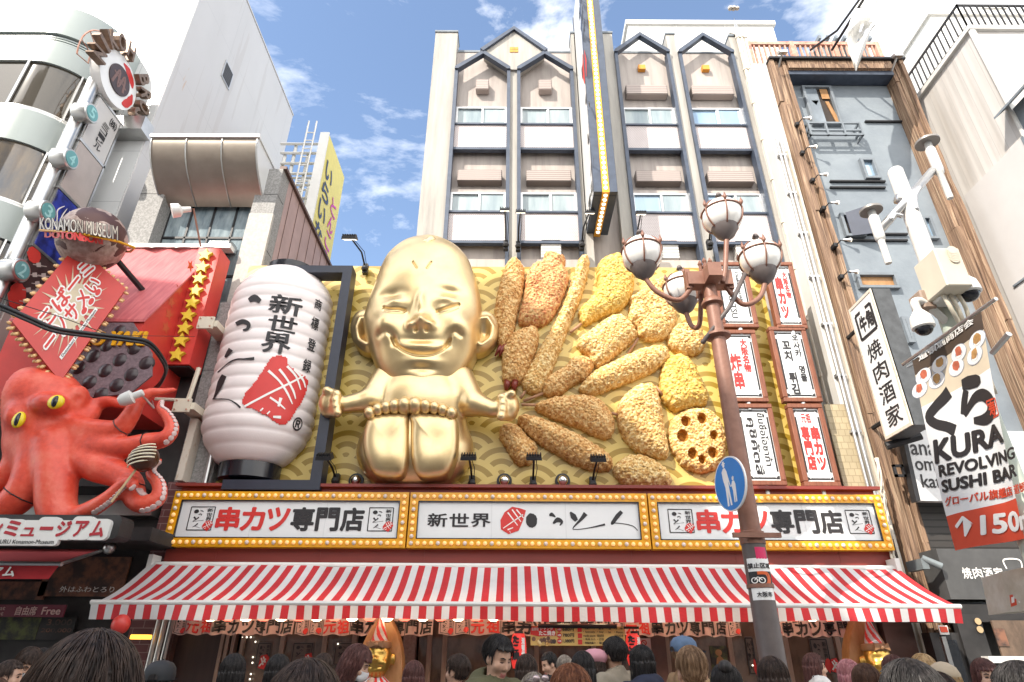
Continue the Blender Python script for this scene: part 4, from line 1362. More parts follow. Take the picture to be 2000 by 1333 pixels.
# ================================================================ striped awning
AY0, AY1 = 9.86, 8.78
az1 = P(1030, 1108, AY0).z
az0 = P(1030, 1181, AY1).z
azv = P(1030, 1213, AY1).z
ax0, ax1 = P(178, 1196, AY1).x, P(1876, 1204, AY1).x
awn = thing('striped_awning', 'wide red and white striped awning with a straight hanging valance over the shop front', 'awning', ((ax0 + ax1) / 2, AY0, azv))
NS = 114
b, vb = MB(), MB()
rg_ = random.Random(4)
ny = 8
for i in range(NS):
    mi = 0 if i % 2 else 1
    xa, xb = ax0 + (ax1 - ax0) * i / NS, ax0 + (ax1 - ax0) * (i + 1) / NS
    def sag(j, x): 
        t = j / ny
        return -.05 * math.sin(math.pi * t) + .010 * math.sin(x * 3.1 + t * 4) + .006 * math.sin(x * 7.7 - t * 5) + .012 * math.sin(x * 1.3) * t
    pts = [(x, AY0 + (AY1 - AY0) * j / ny, az1 + (az0 - az1) * j / ny + sag(j, x)) for j in range(ny + 1) for x in (xa, xb)]
    b.add(pts, [(2 * j, 2 * j + 2, 2 * j + 3, 2 * j + 1) for j in range(ny)], mi)
    nv = 4
    pts = [(x, AY1 - .05 + .028 * math.sin(x * 2.3 + 1) * (j / nv) + .018 * math.sin(x * 9 + math.sin(x * 2)) * (j / nv), az0 - .03 - (az0 - .03 - azv) * j / nv - .014 * math.sin(x * 1.1) * (j / nv) - .006 * math.sin(x * 4.3) * (j / nv)) for j in range(nv + 1) for x in (xa, xb)]
    vb.add(pts, [(2 * j, 2 * j + 2, 2 * j + 3, 2 * j + 1) for j in range(nv)], mi)
part('canopy', b, ['awning_red', 'awning_white'], awn)
part('valance', vb, ['awning_red', 'awning_white'], awn)
b = MB(); b.box(ax0 - .01, ax1 + .01, AY1 - .04, AY1 + .02, az0 - .035, az0 + .02)
b.tube([(ax0 - .02, AY1 - .03, az0), (ax1 + .02, AY1 - .03, az0)], .03, 8)
part('front_bar', b, 'white_paint', awn)
b = MB(); b.tube([(ax0 + .02, AY0 + .05, az1 + .01), (ax1 - .02, AY0 + .05, az1 + .01)], .045, 12)
b.box(ax0, ax1, AY0 + .03, AY0 + .2, az1 + .03, az1 + .055); b.box(ax0 - .02, ax0 + .05, AY0 - .05, AY0 + .2, az1 - .06, az1 + .15); b.box(ax1 - .05, ax1 + .02, AY0 - .05, AY0 + .2, az1 - .06, az1 + .15)
part('roller_box', b, 'white_paint', awn)
for u in (.08, .36, .64, .92):
    x = ax0 + (ax1 - ax0) * u
    b = MB(); b.tube([(x, AY0 + .1, az1 - .12), (x + .35, (AY0 + AY1) / 2, (az0 + az1) / 2 - .14), (x, AY1, az0 - .04)], .025, 8)
    part('folding_arm', b, 'white_paint', awn, True)
# ================================================================ six wooden framed boards at the right end
def framed(px, lab, content, Y=10.12):
    x0, y0, x1, y1, tx0 = px
    A = rect(x0, y0, x1, y1, Y)
    x0, x1, z0, z1 = A
    t = thing('framed_board', lab, 'sign board', ((x0 + x1) / 2, Y, z0), 'framed boards beside the street lamp')
    b = MB(); f = .085
    for bx in ((x0, x1, z1 - f, z1), (x0, x1, z0, z0 + f), (x0, x0 + f, z0 + f, z1 - f), (x1 - f, x1, z0 + f, z1 - f)):
        b.bbox(bx[0], bx[1], Y - .05, Y + .1, bx[2], bx[3], .012)
    part('frame', b, 'wood_frame', t)
    b = MB(); b.box(x0 + f, x1 - f, Y - .01, Y + .06, z0 + f, z1 - f)
    pn = part('panel', b, 'sign_white', t)
    a, c, e, g_ = x0 + f, x1 - f, z0 + f, z1 - f
    mp = facemap(a, c, e, g_, Y - .01)
    bk, rd = MB(), MB()
    asp = (g_ - e) / (c - a)
    w = .012
    for p in (((.05, .12), (.05, .88)), ((.95, .12), (.95, .88)), ((.14, .965), (.86, .965)), ((.14, .035), (.86, .035))): stroke(bk, [p[0], p[1]], w, mp, 0, .003, asp, 1)
    for (u, v, a0) in ((.02, .02, 0), (.98, .02, 90), (.98, .98, 180), (.02, .98, 270)):
        pts = [(u, v)] + [(u + .12 * math.cos(R(a0 + k * 15)), v + .12 / asp * math.sin(R(a0 + k * 15))) for k in range(7)]
        blob(bk, pts, mp, 0, .0035)
    for (m_, txt, box, vert, bold, rot) in content:
        M_ = mp
        if rot:
            def M_(u, v, d, mp=mp): return mp(1 - (1 - v), 1 - u, d)
        write(rd if m_ else bk, txt, M_, box, bold, 0, vert, .004)
    part('lettering', bk, 'dark_metal' if False else 'black_ink', pn)
    if rd.v: part('lettering', rd, 'red_ink', pn)
    b = MB(); m = (x0 + x1) / 2
    b.tube([(m, Y + .02, z0 - .14), (m, Y + .02, z0)], .055, 10)
    part('stand_tube', b, 'steel', t, 40)
    b = MB(); b.box(x0 + .15, x1 - .15, Y + .1, BY + .02, z0 + .3, z0 + .36); b.box(x0 + .15, x1 - .15, Y + .1, BY + .02, z1 - .36, z1 - .3)
    part('bracket', b, 'yellow_paint', t)
def rt(txt, box, bold, m_=0): return (m_, txt, box, False, bold, True)
framed((1387, 514, 1482, 642, 0), 'framed board with sideways latin lettering, top left, behind the lamp globe', [rt('Osaka specialty', (.10, .64, .66, .80), .02), rt('KUSHIKATSU', (.10, .28, .90, .50), .02)])
framed((1489, 514, 1577, 644, 0), 'framed board with red lettering, top right of the six, three big and four small signs', [(1, '大阪名物', (.60, .45, .82, .90), True, .012, False), (1, '串カツ', (.20, .12, .52, .80), True, .022, False)])
framed((1398, 646, 1501, 787, 0), 'framed board with red lettering, middle left, two big signs under four small ones', [(1, '大阪名物', (.58, .40, .80, .92), True, .012, False), (1, '炸串', (.16, .14, .50, .68), True, .022, False)])
framed((1499, 640, 1606, 787, 0), 'framed board with black Korean lettering, middle right', [(0, '오사카 명물', (.62, .24, .84, .95), True, .006, False), (0, '꼬치 튀김', (.22, .06, .50, .84), True, .009, False)])
framed((1429, 790, 1537, 950, 0), 'framed board with sideways black Thai lettering, bottom left', [rt('ขึ้นชื่อโอซาก้า', (.06, .62, .80, .86), .02), rt('คุชิคัตสึ', (.14, .18, .92, .52), .025)])
framed((1535, 790, 1642, 952, 0), 'framed board with red lettering, bottom right, two columns under two small signs', [(1, '元祖', (.28, .80, .64, .93), False, .03, False), (1, '専門店', (.16, .16, .46, .74), True, .02, False), (1, '串カツ', (.54, .16, .84, .74), True, .02, False)])
# ================================================================ tall projecting sign on the hotel
ft, bt_, = P(1160, 376, 9.65), P(1155, 452, 11.0)
sx0, sx1 = P(1160, 376, 9.65).x, P(1206, 376, 9.65).x
sz0 = ft.z; sz1 = P(1150, -60, 9.65).z
ps = thing('projecting_sign', 'tall white sign edged in navy with a yellow bulb strip, projecting from the hotel front', 'sign', ((sx0 + sx1) / 2, 10.3, sz0))
xm = (sx0 + sx1) / 2
b = MB()
b.box(sx0 + .02, sx1 - .02, 9.67, 11.05, sz0 + .01, sz1)
part('face', b, 'white_gloss', ps)
b = MB()
b.box(sx0, xm - .075, 9.63, 9.75, sz0, sz1); b.box(xm + .075, sx1, 9.63, 9.75, sz0, sz1)
b.box(sx0, xm - .075, 9.75, 11.06, sz0 - .01, sz0 + .06); b.box(xm + .075, sx1, 9.75, 11.06, sz0 - .01, sz0 + .06)
for x in (sx0 - .004, sx1 - .02):
    b.box(x, x + .024, 11.0, 11.06, sz0, sz1)
part('edge_trim', b, 'navy_steel', ps)
b = MB(); b.box(xm - .072, xm + .072, 9.61, 9.72, sz0 - .03, sz1); b.box(xm - .072, xm + .072, 9.72, 11.1, sz0 - .03, sz0 + .05)
st_ = part('bulb_strip', b, 'yellow_paint', ps)
bb = MB(); bb.ball((0, 0, 0), (.045, .035, .045), 8)
n_ = 60
zs_ = [(9.605, sz0 + .08 + i * .135) for i in range(n_)]
o0 = mesh_obj('bulb', bb, 'lamp_glow', None, True, loc=(0, 0, 0)); bme = o0.data; bpy.data.objects.remove(o0)
for (y, z) in zs_ + [(9.7 + i * .135, sz0 - .035) for i in range(10)]:
    if z > sz1 - .05: continue
    o = bpy.data.objects.new('bulb', bme); COL.objects.link(o); o.parent = st_
    o.location = V((xm, y, z)) - wl(st_)
# left face lettering
mp = quadmap((sx0 + .018, 11.0, sz0 + .1), (sx0 + .018, 9.75, sz0 + .1), (sx0 + .018, 9.75, sz1), (sx0 + .018, 11.0, sz1))
Hh = sz1 - sz0 - .1; asp = Hh / 1.25
def sp(px, py):
    p = PXc(px, py, sx0 + .018); return ((11.0 - p.y) / 1.25, (p.z - sz0 - .1) / Hh)
bk, rd = MB(), MB()
def SS(pts, w): stroke(bk, [sp(*p) for p in pts], [x / Hh for x in w], mp, 0, .006, asp, 4)
for ch, bx in (('新', (1133, 20)), ('世', (1136, 45)), ('界', (1140, 72))):
    u, v = sp(*bx); write(bk, ch, mp, (u - .17, v - .022, u + .33, v + .022), .03)
u, v = sp(1141, 128); write(bk, '商標', mp, (.62, v, .75, v + .05), .02, vertical=True)
rd.poly([mp(*(sp(*p) + (.005,))) for p in ((1138, 108), (1142, 98), (1146, 118), (1146, 148), (1142, 165), (1138, 150))])
disc2(bk, sp(1145, 193), .11, .017, mp, 0, .006)
SS([(1150, 200), (1152, 205), (1152, 212)], [.02, .05, .02]); SS([(1148, 262), (1149, 275), (1149, 283)], [.03, .08, .06]); SS([(1151, 262), (1150, 280)], [.02, .05])
SS([(1156, 300), (1155, 322), (1154, 345)], [.07, .05, .02]); SS([(1160, 308), (1158, 330)], [.02, .02])
u, v = sp(1161, 352); write(bk, '串カツ専', mp, (.35, v - .05, .65, v + .03), .015, vertical=True)
u, v = sp(1158, 372); write(bk, '元祖', mp, (.72, v - .0, .9, v + .04), .015, vertical=True)
part('lettering', bk, 'black_ink', ps); part('red_stamp', rd, 'red_ink', ps)
b = MB()
for z in (sz0 + .6, sz0 + 3.4, sz0 + 6.2): b.box(sx0 + .05, sx1 - .05, 11.0, 11.2, z, z + .12)
part('bracket', b, 'navy_steel', ps)
# ================================================================ street lamp
LY = 7.0
base = P(1500, 1290, LY)
top = P(1386, 560, LY)
px_ = (P(1440, 900, LY).x + P(1395, 600, LY).x) / 2
lamp = thing('street_lamp', 'brown iron street lamp with five opal globes on curved arms in front of the shop', 'street lamp', (px_, LY, 0))
zt_ = P(1385, 530, LY).z
zb_ = P(1463, 1055, LY).z
b = MB(); b.lathe((px_, LY, 0), [(.26, 0), (.26, .25), (.17, .3), (.14, .4), (.125, zb_ - .02)], 24)
part('lower_post', b, 'lamp_dark', lamp, 40)
b = MB(); b.lathe((px_, LY, zb_), [(.135, -.05), (.135, .08), (.11, .09), (.085, zt_ - zb_)], 24)
z1 = P(1398, 655, LY).z; z2 = P(1394, 592, LY).z
b.lathe((px_, LY, z1), [(.09, -.06), (.16, -.03), (.16, 0), (.1, .02)], 20); b.lathe((px_, LY, z2), [(.09, -.05), (.14, -.03), (.14, 0), (.1, .06)], 20)
part('upper_post', b, 'lamp_brown', lamp, 40)
b = MB()
for s in (-1, 1):
    b.box(px_ + s * .09, px_ + s * .30, LY - .09, LY + .09, zt_ - .26, zt_ - .06)
    b.box(px_ + s * .25, px_ + s * .32, LY - .05, LY + .05, zt_ - .3, zt_ - .0)
b.box(px_ - .09, px_ + .09, LY - .3, LY + .3, zt_ - .26, zt_ - .06)
for k in range(6):
    a = k * math.pi / 3
    b.lathe((px_ + .08 * math.cos(a), LY + .08 * math.sin(a), zt_ - .02), [(.025, 0), (.022, .1), (.035, .13), (0.001, .2)], 6)
part('arm_hub', b, 'lamp_brown', lamp)
def arm_globe(px, py, Y, rpx, root, sag):
    c = P(px, py, Y)
    d = rpx * Y / ray(px, py).y
    r = .275
    z = c.z
    hub = V(root)
    low = c.z - r - .12
    b = MB()
    pts = crom([tuple(hub), tuple(hub.lerp(V((c.x, c.y, low - sag)), .35) + V((0, 0, -.12 - sag * .6))), tuple(hub.lerp(V((c.x, c.y, low - sag)), .78) + V((0, 0, -.06))), (c.x, c.y, low + .02)], 6, False)
    b.tube([V(p) for p in pts], [.035] * (len(pts) - 1) + [.03], 8)
    ar = part('arm', b, 'lamp_brown', lamp, True)
    b = MB(); b.lathe((c.x, c.y, c.z), [(r * math.cos(-math.pi / 2 + math.pi * k / 24), r * math.sin(-math.pi / 2 + math.pi * k / 24)) for k in range(25)], 32)
    gl = part('globe', b, 'opal_glass', lamp, True)
    b = MB()
    d_ = MB(); d_.lathe((c.x, c.y, c.z - r - .12), [(.04, -.02), (.06, .0), (.12, .05), (.17, .14), (.185, .19), (.16, .19)], 20); part('globe_dish', d_, 'lamp_dark', gl, 40)
    R2 = r + .012
    for k in range(3):
        a0 = k * math.pi / 3 + .4
        for s in (0, math.pi):
            b.tube([(c.x + R2 * math.cos(t) * math.cos(a0 + s), c.y + R2 * math.cos(t) * math.sin(a0 + s), c.z + R2 * math.sin(t)) for t in [(-1.0 + 2.0 * q / 8) for q in range(9)]], .012, 5)
            q = V((c.x + (R2 + .01) * math.cos(.25) * math.cos(a0 + s), c.y + (R2 + .01) * math.cos(.25) * math.sin(a0 + s), c.z + R2 * math.sin(.25)))
            b.lathe(q, [(.001, 0), (.025, .03), (.028, .05), (.001, .14)], 5)
    ring = [(c.x + R2 * math.cos(.22) * math.cos(2 * math.pi * k / 24), c.y + R2 * math.cos(.22) * math.sin(2 * math.pi * k / 24), c.z + R2 * math.sin(.22)) for k in range(25)]
    b.tube(ring, .012, 5)
    part('globe_cage', b, 'lamp_brown', gl, True)
    b = MB(); b.lathe((c.x, c.y, c.z + r - .01), [(.09, 0), (.06, .03), (.02, .05), (.02, .09), (.05, .10), (.03, .15), (.015, .14)], 10)
    part('finial', b, 'lamp_dark', gl, True)
arm_globe(1254, 497, 7.0, 36, (px_ - .2, LY, zt_ - .2), .18)
arm_globe(1411, 423, 6.9, 40, (px_ + .15, LY - .1, zt_ - .25), -.05)
arm_globe(1485, 506, 7.0, 36, (px_ + .2, LY, zt_ - .2), .22)
arm_globe(1333, 566, 7.7, 28, (px_ - .05, LY + .2, zt_ - .2), .3)
b = MB(); b.tube([P(1372, 670, 6.95), P(1425, 600, 6.95), P(1455, 535, 6.95)], .03, 8); part('banner_rod', b, 'lamp_dark', lamp, True)
b = MB()
for z in (zb_ + .02, zb_ - .5):
    b.lathe((px_, LY, z), [(.14, 0), (.14, .04)], 20)
b.box(px_ - .26, px_ + .26, LY - .17, LY - .13, zb_ + .0, zb_ + .05)
part('clamp', b, 'lamp_brown', lamp)
# stickers
def curved(x0, x1, z0, z1, r, mtl, nm, par):
    b = MB(); n = 8; vs = []
    for i in range(n + 1):
        a = x0 + (x1 - x0) * i / n
        for z in (z0, z1): vs.append((px_ + r * math.sin(a), LY - r * math.cos(a), z))
    b.add(vs, [(2 * i, 2 * i + 2, 2 * i + 3, 2 * i + 1) for i in range(n)])
    return part(nm, b, mtl, par)
def cmap(a0, a1, z0, z1, r): return lambda u, v, d: V((px_ + (r + d) * math.sin(a0 + (a1 - a0) * u), LY - (r + d) * math.cos(a0 + (a1 - a0) * u), z0 + (z1 - z0) * v))
zA, zB, zC, zD = [P(1470, y, LY - .13).z for y in (1172, 1148, 1116, 1090)]
s1 = curved(-1.15, .9, zA, zD, .131, 'white_gloss', 'sticker', lamp)
curved(-1.15, .9, zB, zC, .133, 'dark_metal', 'sticker_band', s1)
b = MB(); write(b, '禁止区域', cmap(-1.1, .8, zC + .03, zD - .05, .132), (0, 0, 1, 1), .03); write(b, '大阪市', cmap(-.7, .5, zA + .03, zB - .04, .132), (0, 0, 1, 1), .03)
part('lettering', b, 'black_ink', s1)
b = MB(); m_ = cmap(-1.1, .85, zB, zC, .1335)
stroke(b, [(.35, .9), (.7, .88), (.82, .6), (.75, .25), (.5, .12), (.2, .1)], .1, m_, 0, .001, .9)
part('warning_mark', b, mat('orange_red', (.75, .12, .02), .5), s1)
b = MB(); stroke(b, [(.2 + .12 * math.cos(t * .7), .45 + .16 * math.sin(t * .7)) for t in range(10)], .025, m_, 0, .002, .9); stroke(b, [(.5 + .12 * math.cos(t * .7), .45 + .16 * math.sin(t * .7)) for t in range(10)], .025, m_, 0, .002, .9); stroke(b, [(.2, .45), (.35, .65), (.5, .45)], .02, m_, 0, .002, .9)
part('bicycle_mark', b, 'white_ink', s1)
z_ = P(1465, 1080, LY - .13).z
curved(-.3, .7, z_ - .06, z_ + .06, .131, mat('pink_sticker', (.70, .02, .12), .5), 'pink_sticker', lamp)
# blue round footpath sign, turned towards the left
c = P(1428, 945, 6.72)
t = thing('footpath_sign', 'round blue sign with white adult and child figures, edge turned, fixed to the lamp post', 'road sign', c)
ux = V((.24, -.97, 0)).normalized(); uz = V((0, 0, 1)); nn = ux.cross(uz)
rr = .30
b = MB()
mp = lambda u, v, d: c + ux * (u * rr) + uz * (v * rr) + nn * d
for (r0, d0, d1, mi) in ((1, 0, .02, 0),):
    a = [mp(math.cos(2 * math.pi * k / 40), math.sin(2 * math.pi * k / 40), 0) for k in range(40)]
    b.prism(a, nn * .02, 0)
part('disc', b, 'white_gloss', t, 40)
b = MB(); b.poly([mp(.95 * math.cos(2 * math.pi * k / 40), .95 * math.sin(2 * math.pi * k / 40), .022) for k in range(40)])
part('blue_field', b, 'blue_sign', t)
b = MB()
d = .024
blob(b, [(-.26, .62), (-.14, .62), (-.06, .48), (.02, .1), (.07, -.12), (.03, -.13), (-.05, .1), (-.04, -.2), (0, -.78), (-.10, -.78), (-.14, -.3), (-.2, -.78), (-.3, -.78), (-.28, -.1), (-.36, .2), (-.38, .5)], mp, 0, d)
disc2(b, (-.2, .72), .07, .08, mp, 0, d); blob(b, [(-.32, .76), (-.08, .76), (-.08, .79), (-.13, .80), (-.14, .87), (-.26, .87), (-.27, .80), (-.32, .79)], mp, 0, d)
blob(b, [(.20, .04), (.32, .04), (.38, -.1), (.36, -.35), (.33, -.72), (.26, -.72), (.25, -.4), (.22, -.72), (.15, -.72), (.17, -.3), (.12, -.12), (.06, -.1), (.06, -.14), (.14, -.05)], mp, 0, d)
disc2(b, (.26, .12), .06, .07, mp, 0, d); blob(b, [(.2, .17), (.36, .14), (.28, .22)], mp, 0, d)
part('figures', b, 'white_ink', t)
b = MB(); b.tube([c - nn * .01, V((px_, LY, c.z))], .02, 6); part('bracket', b, 'lamp_dark', t)
# ================================================================ extruded letters
def glyph3(body, ex):
    k = (body, 'x', ex)
    if k in GL: return GL[k]
    c = bpy.data.curves.new('lettering', 'FONT'); c.body = body; c.extrude = ex; c.resolution_u = 3
    o = bpy.data.objects.new('lettering', c); me = o.to_mesh()
    vs = np.array([v.co[:] for v in me.vertices]); fs = [tuple(p.vertices) for p in me.polygons]
    o.to_mesh_clear(); bpy.data.objects.remove(o); bpy.data.curves.remove(c)
    lo, hi = vs.min(0), vs.max(0)
    GL[k] = (vs - lo, fs, hi - lo); return GL[k]
def write3(mb, body, mp, box, depth, mi=0, bold=0.0):
    g, fs, sz = glyph3(body, .1)
    u0, v0, u1, v1 = box
    n = g / sz
    for i in range(8 if bold else 1):
        a = i * math.pi / 4
        mb.add([mp(u0 + (x + bold * math.cos(a) * (1 if bold else 0)) * (u1 - u0), v0 + (y + bold * math.sin(a) * (1 if bold else 0)) * (v1 - v0), z * depth + i * .0004) for x, y, z in n], fs, mi)
# ================================================================ white tower with the silver curved bays
TX = -9.0
tw = thing('white_tower', 'tall white panelled tower at the left with silver curved bay windows', 'building', (-14, 13, 0))
b = MB(); b.box(-34, TX, 11.0, 17.9, 0, 21.15)
part('front_wall', b, 'tower_front', tw)
b = MB(); b.box(TX, TX + .03, 11.02, 17.9, 0, 21.13); b.box(TX - .4, TX + .05, 10.97, 17.93, 21.15, 21.22)
part('side_wall', b, 'tower_side', tw)
b = MB()
p = PXc(443, 147, TX + .03)
b.box(TX + .03, TX + .06, p.y - .28, p.y + .28, p.z - .35, p.z + .35)
lf = part('louvre_window', b, 'alu', tw)
b = MB(); b.box(TX + .06, TX + .068, p.y - .23, p.y + .23, p.z - .3, p.z + .3); part('slats', b, 'shutter_dark', lf)
def bayplan(o=0.0):
    pts = [(-40, 9.5 - o)]
    cx, cy, r = -11.1, 10.7, 1.2 + o
    for k in range(13):
        a = -math.pi / 2 + math.pi / 2 * k / 12
        pts.append((cx + r * math.cos(a), cy + r * math.sin(a)))
    pts.append((-9.9 + o, 11.2))
    return pts
def band(mb, o, z0, z1, mi=0):
    p = bayplan(o); n = len(p)
    mb.add([(x, y, z0) for x, y in p] + [(x, y, z1) for x, y in p], [(i, i + 1, n + i + 1, n + i) for i in range(n - 1)], mi)
    mb.add([(x, y, z0) for x, y in p] + [(-40, 11.2, z0)], [tuple(range(n + 1))[::-1]], mi)
    mb.add([(x, y, z1) for x, y in p] + [(-40, 11.2, z1)], [tuple(range(n + 1))], mi)
def zb(y): return P(5, y, 9.5).z
lv = [16.6, zb(75), zb(117), zb(203), zb(266), zb(372), zb(440), zb(545), zb(620)]
for i in range(4):
    w0, w1_ = lv[2 * i + 1], lv[2 * i]
    b = MB()
    band(b, 0, w0 if i == 0 else lv[2 * i + 1] - 0, w1_ if i == 0 else lv[2 * i])
    b = MB()
top_z = zb(12)
b = MB(); band(b, 0, zb(117), zb(78)); band(b, -.12, zb(78), zb(62)); band(b, 0, zb(62), top_z)
for y in (66, 70, 74): band(b, -.05, zb(y) - .02, zb(y) + .02)
part('bay_band', b, 'silver_panel', tw, 40)
for (g0, g1, s0, s1, mt) in ((203, 117, 266, 203, 'blinds'), (372, 266, 440, 372, 'bay'), (545, 440, 640, 545, 'bay')):
    b = MB(); band(b, -.06, zb(g0), zb(g1)); part('bay_glazing', b, 'blind_glass' if mt == 'blinds' else 'bay_glass', tw, 40)
    b = MB(); band(b, .0, zb(s1) - .06, zb(s1)); band(b, -.0, zb(s1) - .02, zb(s1) + .03)
    p_ = bayplan(-.02)
    for k in (1, 8, 13): b.tube([(p_[k][0], p_[k][1], zb(g0)), (p_[k][0], p_[k][1], zb(g1))], .03, 6)
    part('mullion', b, 'steel', tw, 40)
    b = MB(); band(b, 0, zb(s0), zb(s1) - .06); part('bay_band', b, 'silver_panel', tw, 40)
# ================================================================ tall illuminated sign column
MX = -9.35
ms = thing('sign_column', 'tall slanted-looking sign column with stacked panels, numbered drums and a round plaque', 'sign', (MX, 10.2, 0))
Y0, Y1 = 9.74, 10.6
def mz(px, py): return P(px, py, Y0).z * 0 + PXc(px, py, MX).z
zs_ = [mz(195, 185), mz(157, 272), mz(112, 362), mz(60, 474), mz(8, 600), 1.0]
mts = ['white_tile', 'pipe_cream', 'blue_panel', 'nut_panel', 'beige_box']
mat('blue_panel', (.03, .05, .35), .3, col2=(.01, .012, .07), scale=2.5, thr=(.4, .6))
mat('nut_panel', (.06, .03, .03), .4, var=.2)
mat('sign_grey', (.55, .53, .51), .35, var=.05, scale=2)
mat('sign_beige', (.46, .40, .37), .4, var=.08, scale=2)
mts = ['sign_grey', 'sign_beige', 'blue_panel', 'nut_panel', 'sign_beige']
b = MB(); b.box(MX - .3, MX - .02, Y0, Y1, 1.0, zs_[0]); 
for z in zs_[:-1]: b.box(MX - .3, MX + .012, Y0 - .02, Y1 + .02, z - .03, z + .03)
b.box(MX - .3, MX + .012, Y1 - .03, Y1 + .02, 1, zs_[0])
b.tube([(MX - .15, Y0 - .12, 1), (MX - .15, Y0 - .12, zs_[0] + .3)], .13, 14)
part('column_frame', b, 'steel', ms, 40)
for i in range(5):
    b = MB(); b.box(MX - .03, MX, Y0 + .03, Y1 - .04, zs_[i + 1] + .04, zs_[i] - .04)
    pn = part('panel', b, mts[i], ms)
    mp = quadmap((MX + .002, Y0 + .03, zs_[i + 1] + .04), (MX + .002, Y1 - .04, zs_[i + 1] + .04), (MX + .002, Y1 - .04, zs_[i] - .04), (MX + .002, Y0 + .03, zs_[i] - .04))
    H = zs_[i] - zs_[i + 1] - .08; asp = H / (Y1 - Y0 - .07)
    b = MB()
    if i == 0:
        write(b, '㈱', mp, (.62, .74, .92, .92), .02); 
        for k, ch in enumerate('ミコービル'): write(b, ch, mp, (.42 - k * .0, .60 - k * .125, .70, .70 - k * .125), .03)
        part('lettering', b, 'black_ink', pn)
    elif i == 2:
        for k in range(4): stroke(b, [(.2 + .15 * k, .3), (.3 + .1 * k, .55), (.2 + .2 * k, .7), (.35 + .1 * k, .85)], [.006, .012, .012, .004], mp, 0, .003, asp)
        part('swirl', b, 'white_ink', pn)
    elif i == 3:
        rr_ = random.Random(7)
        disc2(b, (.12, .22), .25, .2, mp, 1, .002, 20, 0, .1); disc2(b, (.1, .9), .22, .12, mp, 1, .002, 20, 0, .1)
        for k in range(9):
            u, v = .25 + .55 * rr_.random(), .12 + .085 * k
            stroke(b, [(u, v), (u + .12, v + .05)], [.03, .035], mp, 0, .004, asp)
            stroke(b, [(u - .1, v - .03), (u + .3, v + .09)], .006, mp, 0, .003, asp)
        part('picture', b, ['sign_beige', 'red_house'], pn)
for k, (px, py, ch) in enumerate(((157, 217, '5'), (117, 308, '4'), (69, 410, '3'), (16, 525, '2'))):
    z = mz(px, py); c = V((MX - .12, Y0 - .22, z))
    b = MB(); b.lathe(c, [(.2, 0), (.22, .03), (.22, .32), (.2, .34)], 28, axis=(1, 0, 0)); dr = part('number_drum', b, 'steel', ms, 40)
    b = MB(); b.lathe(c + V((.34, 0, 0)), [(.17, 0), (.17, .01)], 28, axis=(1, 0, 0)); part('drum_face', b, mat('teal%d' % k, (.10, .32, .33), .3, var=0), dr, 40)
    b = MB(); m_ = quadmap(c + V((.352, -.09, -.12)), c + V((.352, .09, -.12)), c + V((.352, .09, .12)), c + V((.352, -.09, .12))); write(b, ch, m_, (.1, 0, .9, 1), .03, 0, d=.002); part('number', b, mat('teal_l%d' % k, (.30, .60, .60), .4, var=0), dr)
c = PXc(228, 157, MX + .05)
def dm(u, v, d): return c + V((.05 + d, u, v))
def ring(mb, r, d0, d1, n=48, mi=0):
    mb.lathe(c + V((.0, 0, 0)), [(r, d0), (r, d1)], n, mi, axis=(1, 0, 0))
b = MB(); ring(b, .66, -.18, .05); pq = part('round_plaque', b, 'white_gloss', ms, 40)
b = MB(); ring(b, .36, .05, .08); part('plaque_centre', b, 'nut_panel', pq, 40)
b = MB()
for a0, a1, r in ((.5, 1.7, .5), (-.9, .2, .52)):
    pts = [((r) * math.cos(a0 + (a1 - a0) * k / 6), (r) * math.sin(a0 + (a1 - a0) * k / 6)) for k in range(7)]
    stroke(b, pts, [.02, .08, .10, .09, .10, .06, .02], lambda u, v, d: dm(u, v, d), 0, .004)
part('red_flames', b, 'red_ink', pq)
b = MB(); stroke(b, [(-.2, -.25), (-.1, .2), (.0, -.2), (.1, .2), (.2, -.2)], .035, dm, 0, .034); stroke(b, [(-.25, .05), (.25, -.05)], .02, dm, 0, .035)
part('emblem', b, mat('emblem', (.20, .10, .08), .4, var=.1), pq)
for k, ch in enumerate('NIKOH BROS'):
    if ch == ' ': continue
    a = R(192 - k * 23.5)
    ctr = (.86 * math.cos(a), .86 * math.sin(a))
    tx, tz = math.sin(a), -math.cos(a)
    w_ = .12 if ch != 'I' else .05
    def lm(u, v, d, ctr=ctr, tx=tx, tz=tz, a=a, w_=w_): return c + V((.0 + d, ctr[0] + tx * (u - .5) * 2 * w_ + math.cos(a) * (v - .5) * .38, ctr[1] + tz * (u - .5) * 2 * w_ + math.sin(a) * (v - .5) * .38))
    b = MB(); write3(b, ch, lm, (0, 0, 1, 1), .18, 0, .05)
    part('letter', b, mat('letter_rust', (.24, .16, .115), .4, var=.2, scale=12, metal=.4) if 'letter_rust' not in MATS else 'letter_rust', ms)
b = MB()
for r in (.68, 1.04): b.tube([c + V((-.2, r * math.cos(R(200 - q * 9)), r * math.sin(R(200 - q * 9)))) for q in range(24)], .018, 5)
for q in range(9): b.tube([c + V((-.2, .68 * math.cos(R(200 - q * 23)), .68 * math.sin(R(200 - q * 23)))), c + V((-.2, 1.04 * math.cos(R(200 - q * 23)), 1.04 * math.sin(R(200 - q * 23))))], .012, 5)
part('letter_frame', b, 'rust_steel', ms)
b = MB(); z = mz(238, 245); b.box(MX - .35, MX + .5, 10.6, 11.0, z - .12, z + .3); part('wall_bracket', b, 'steel', ms)
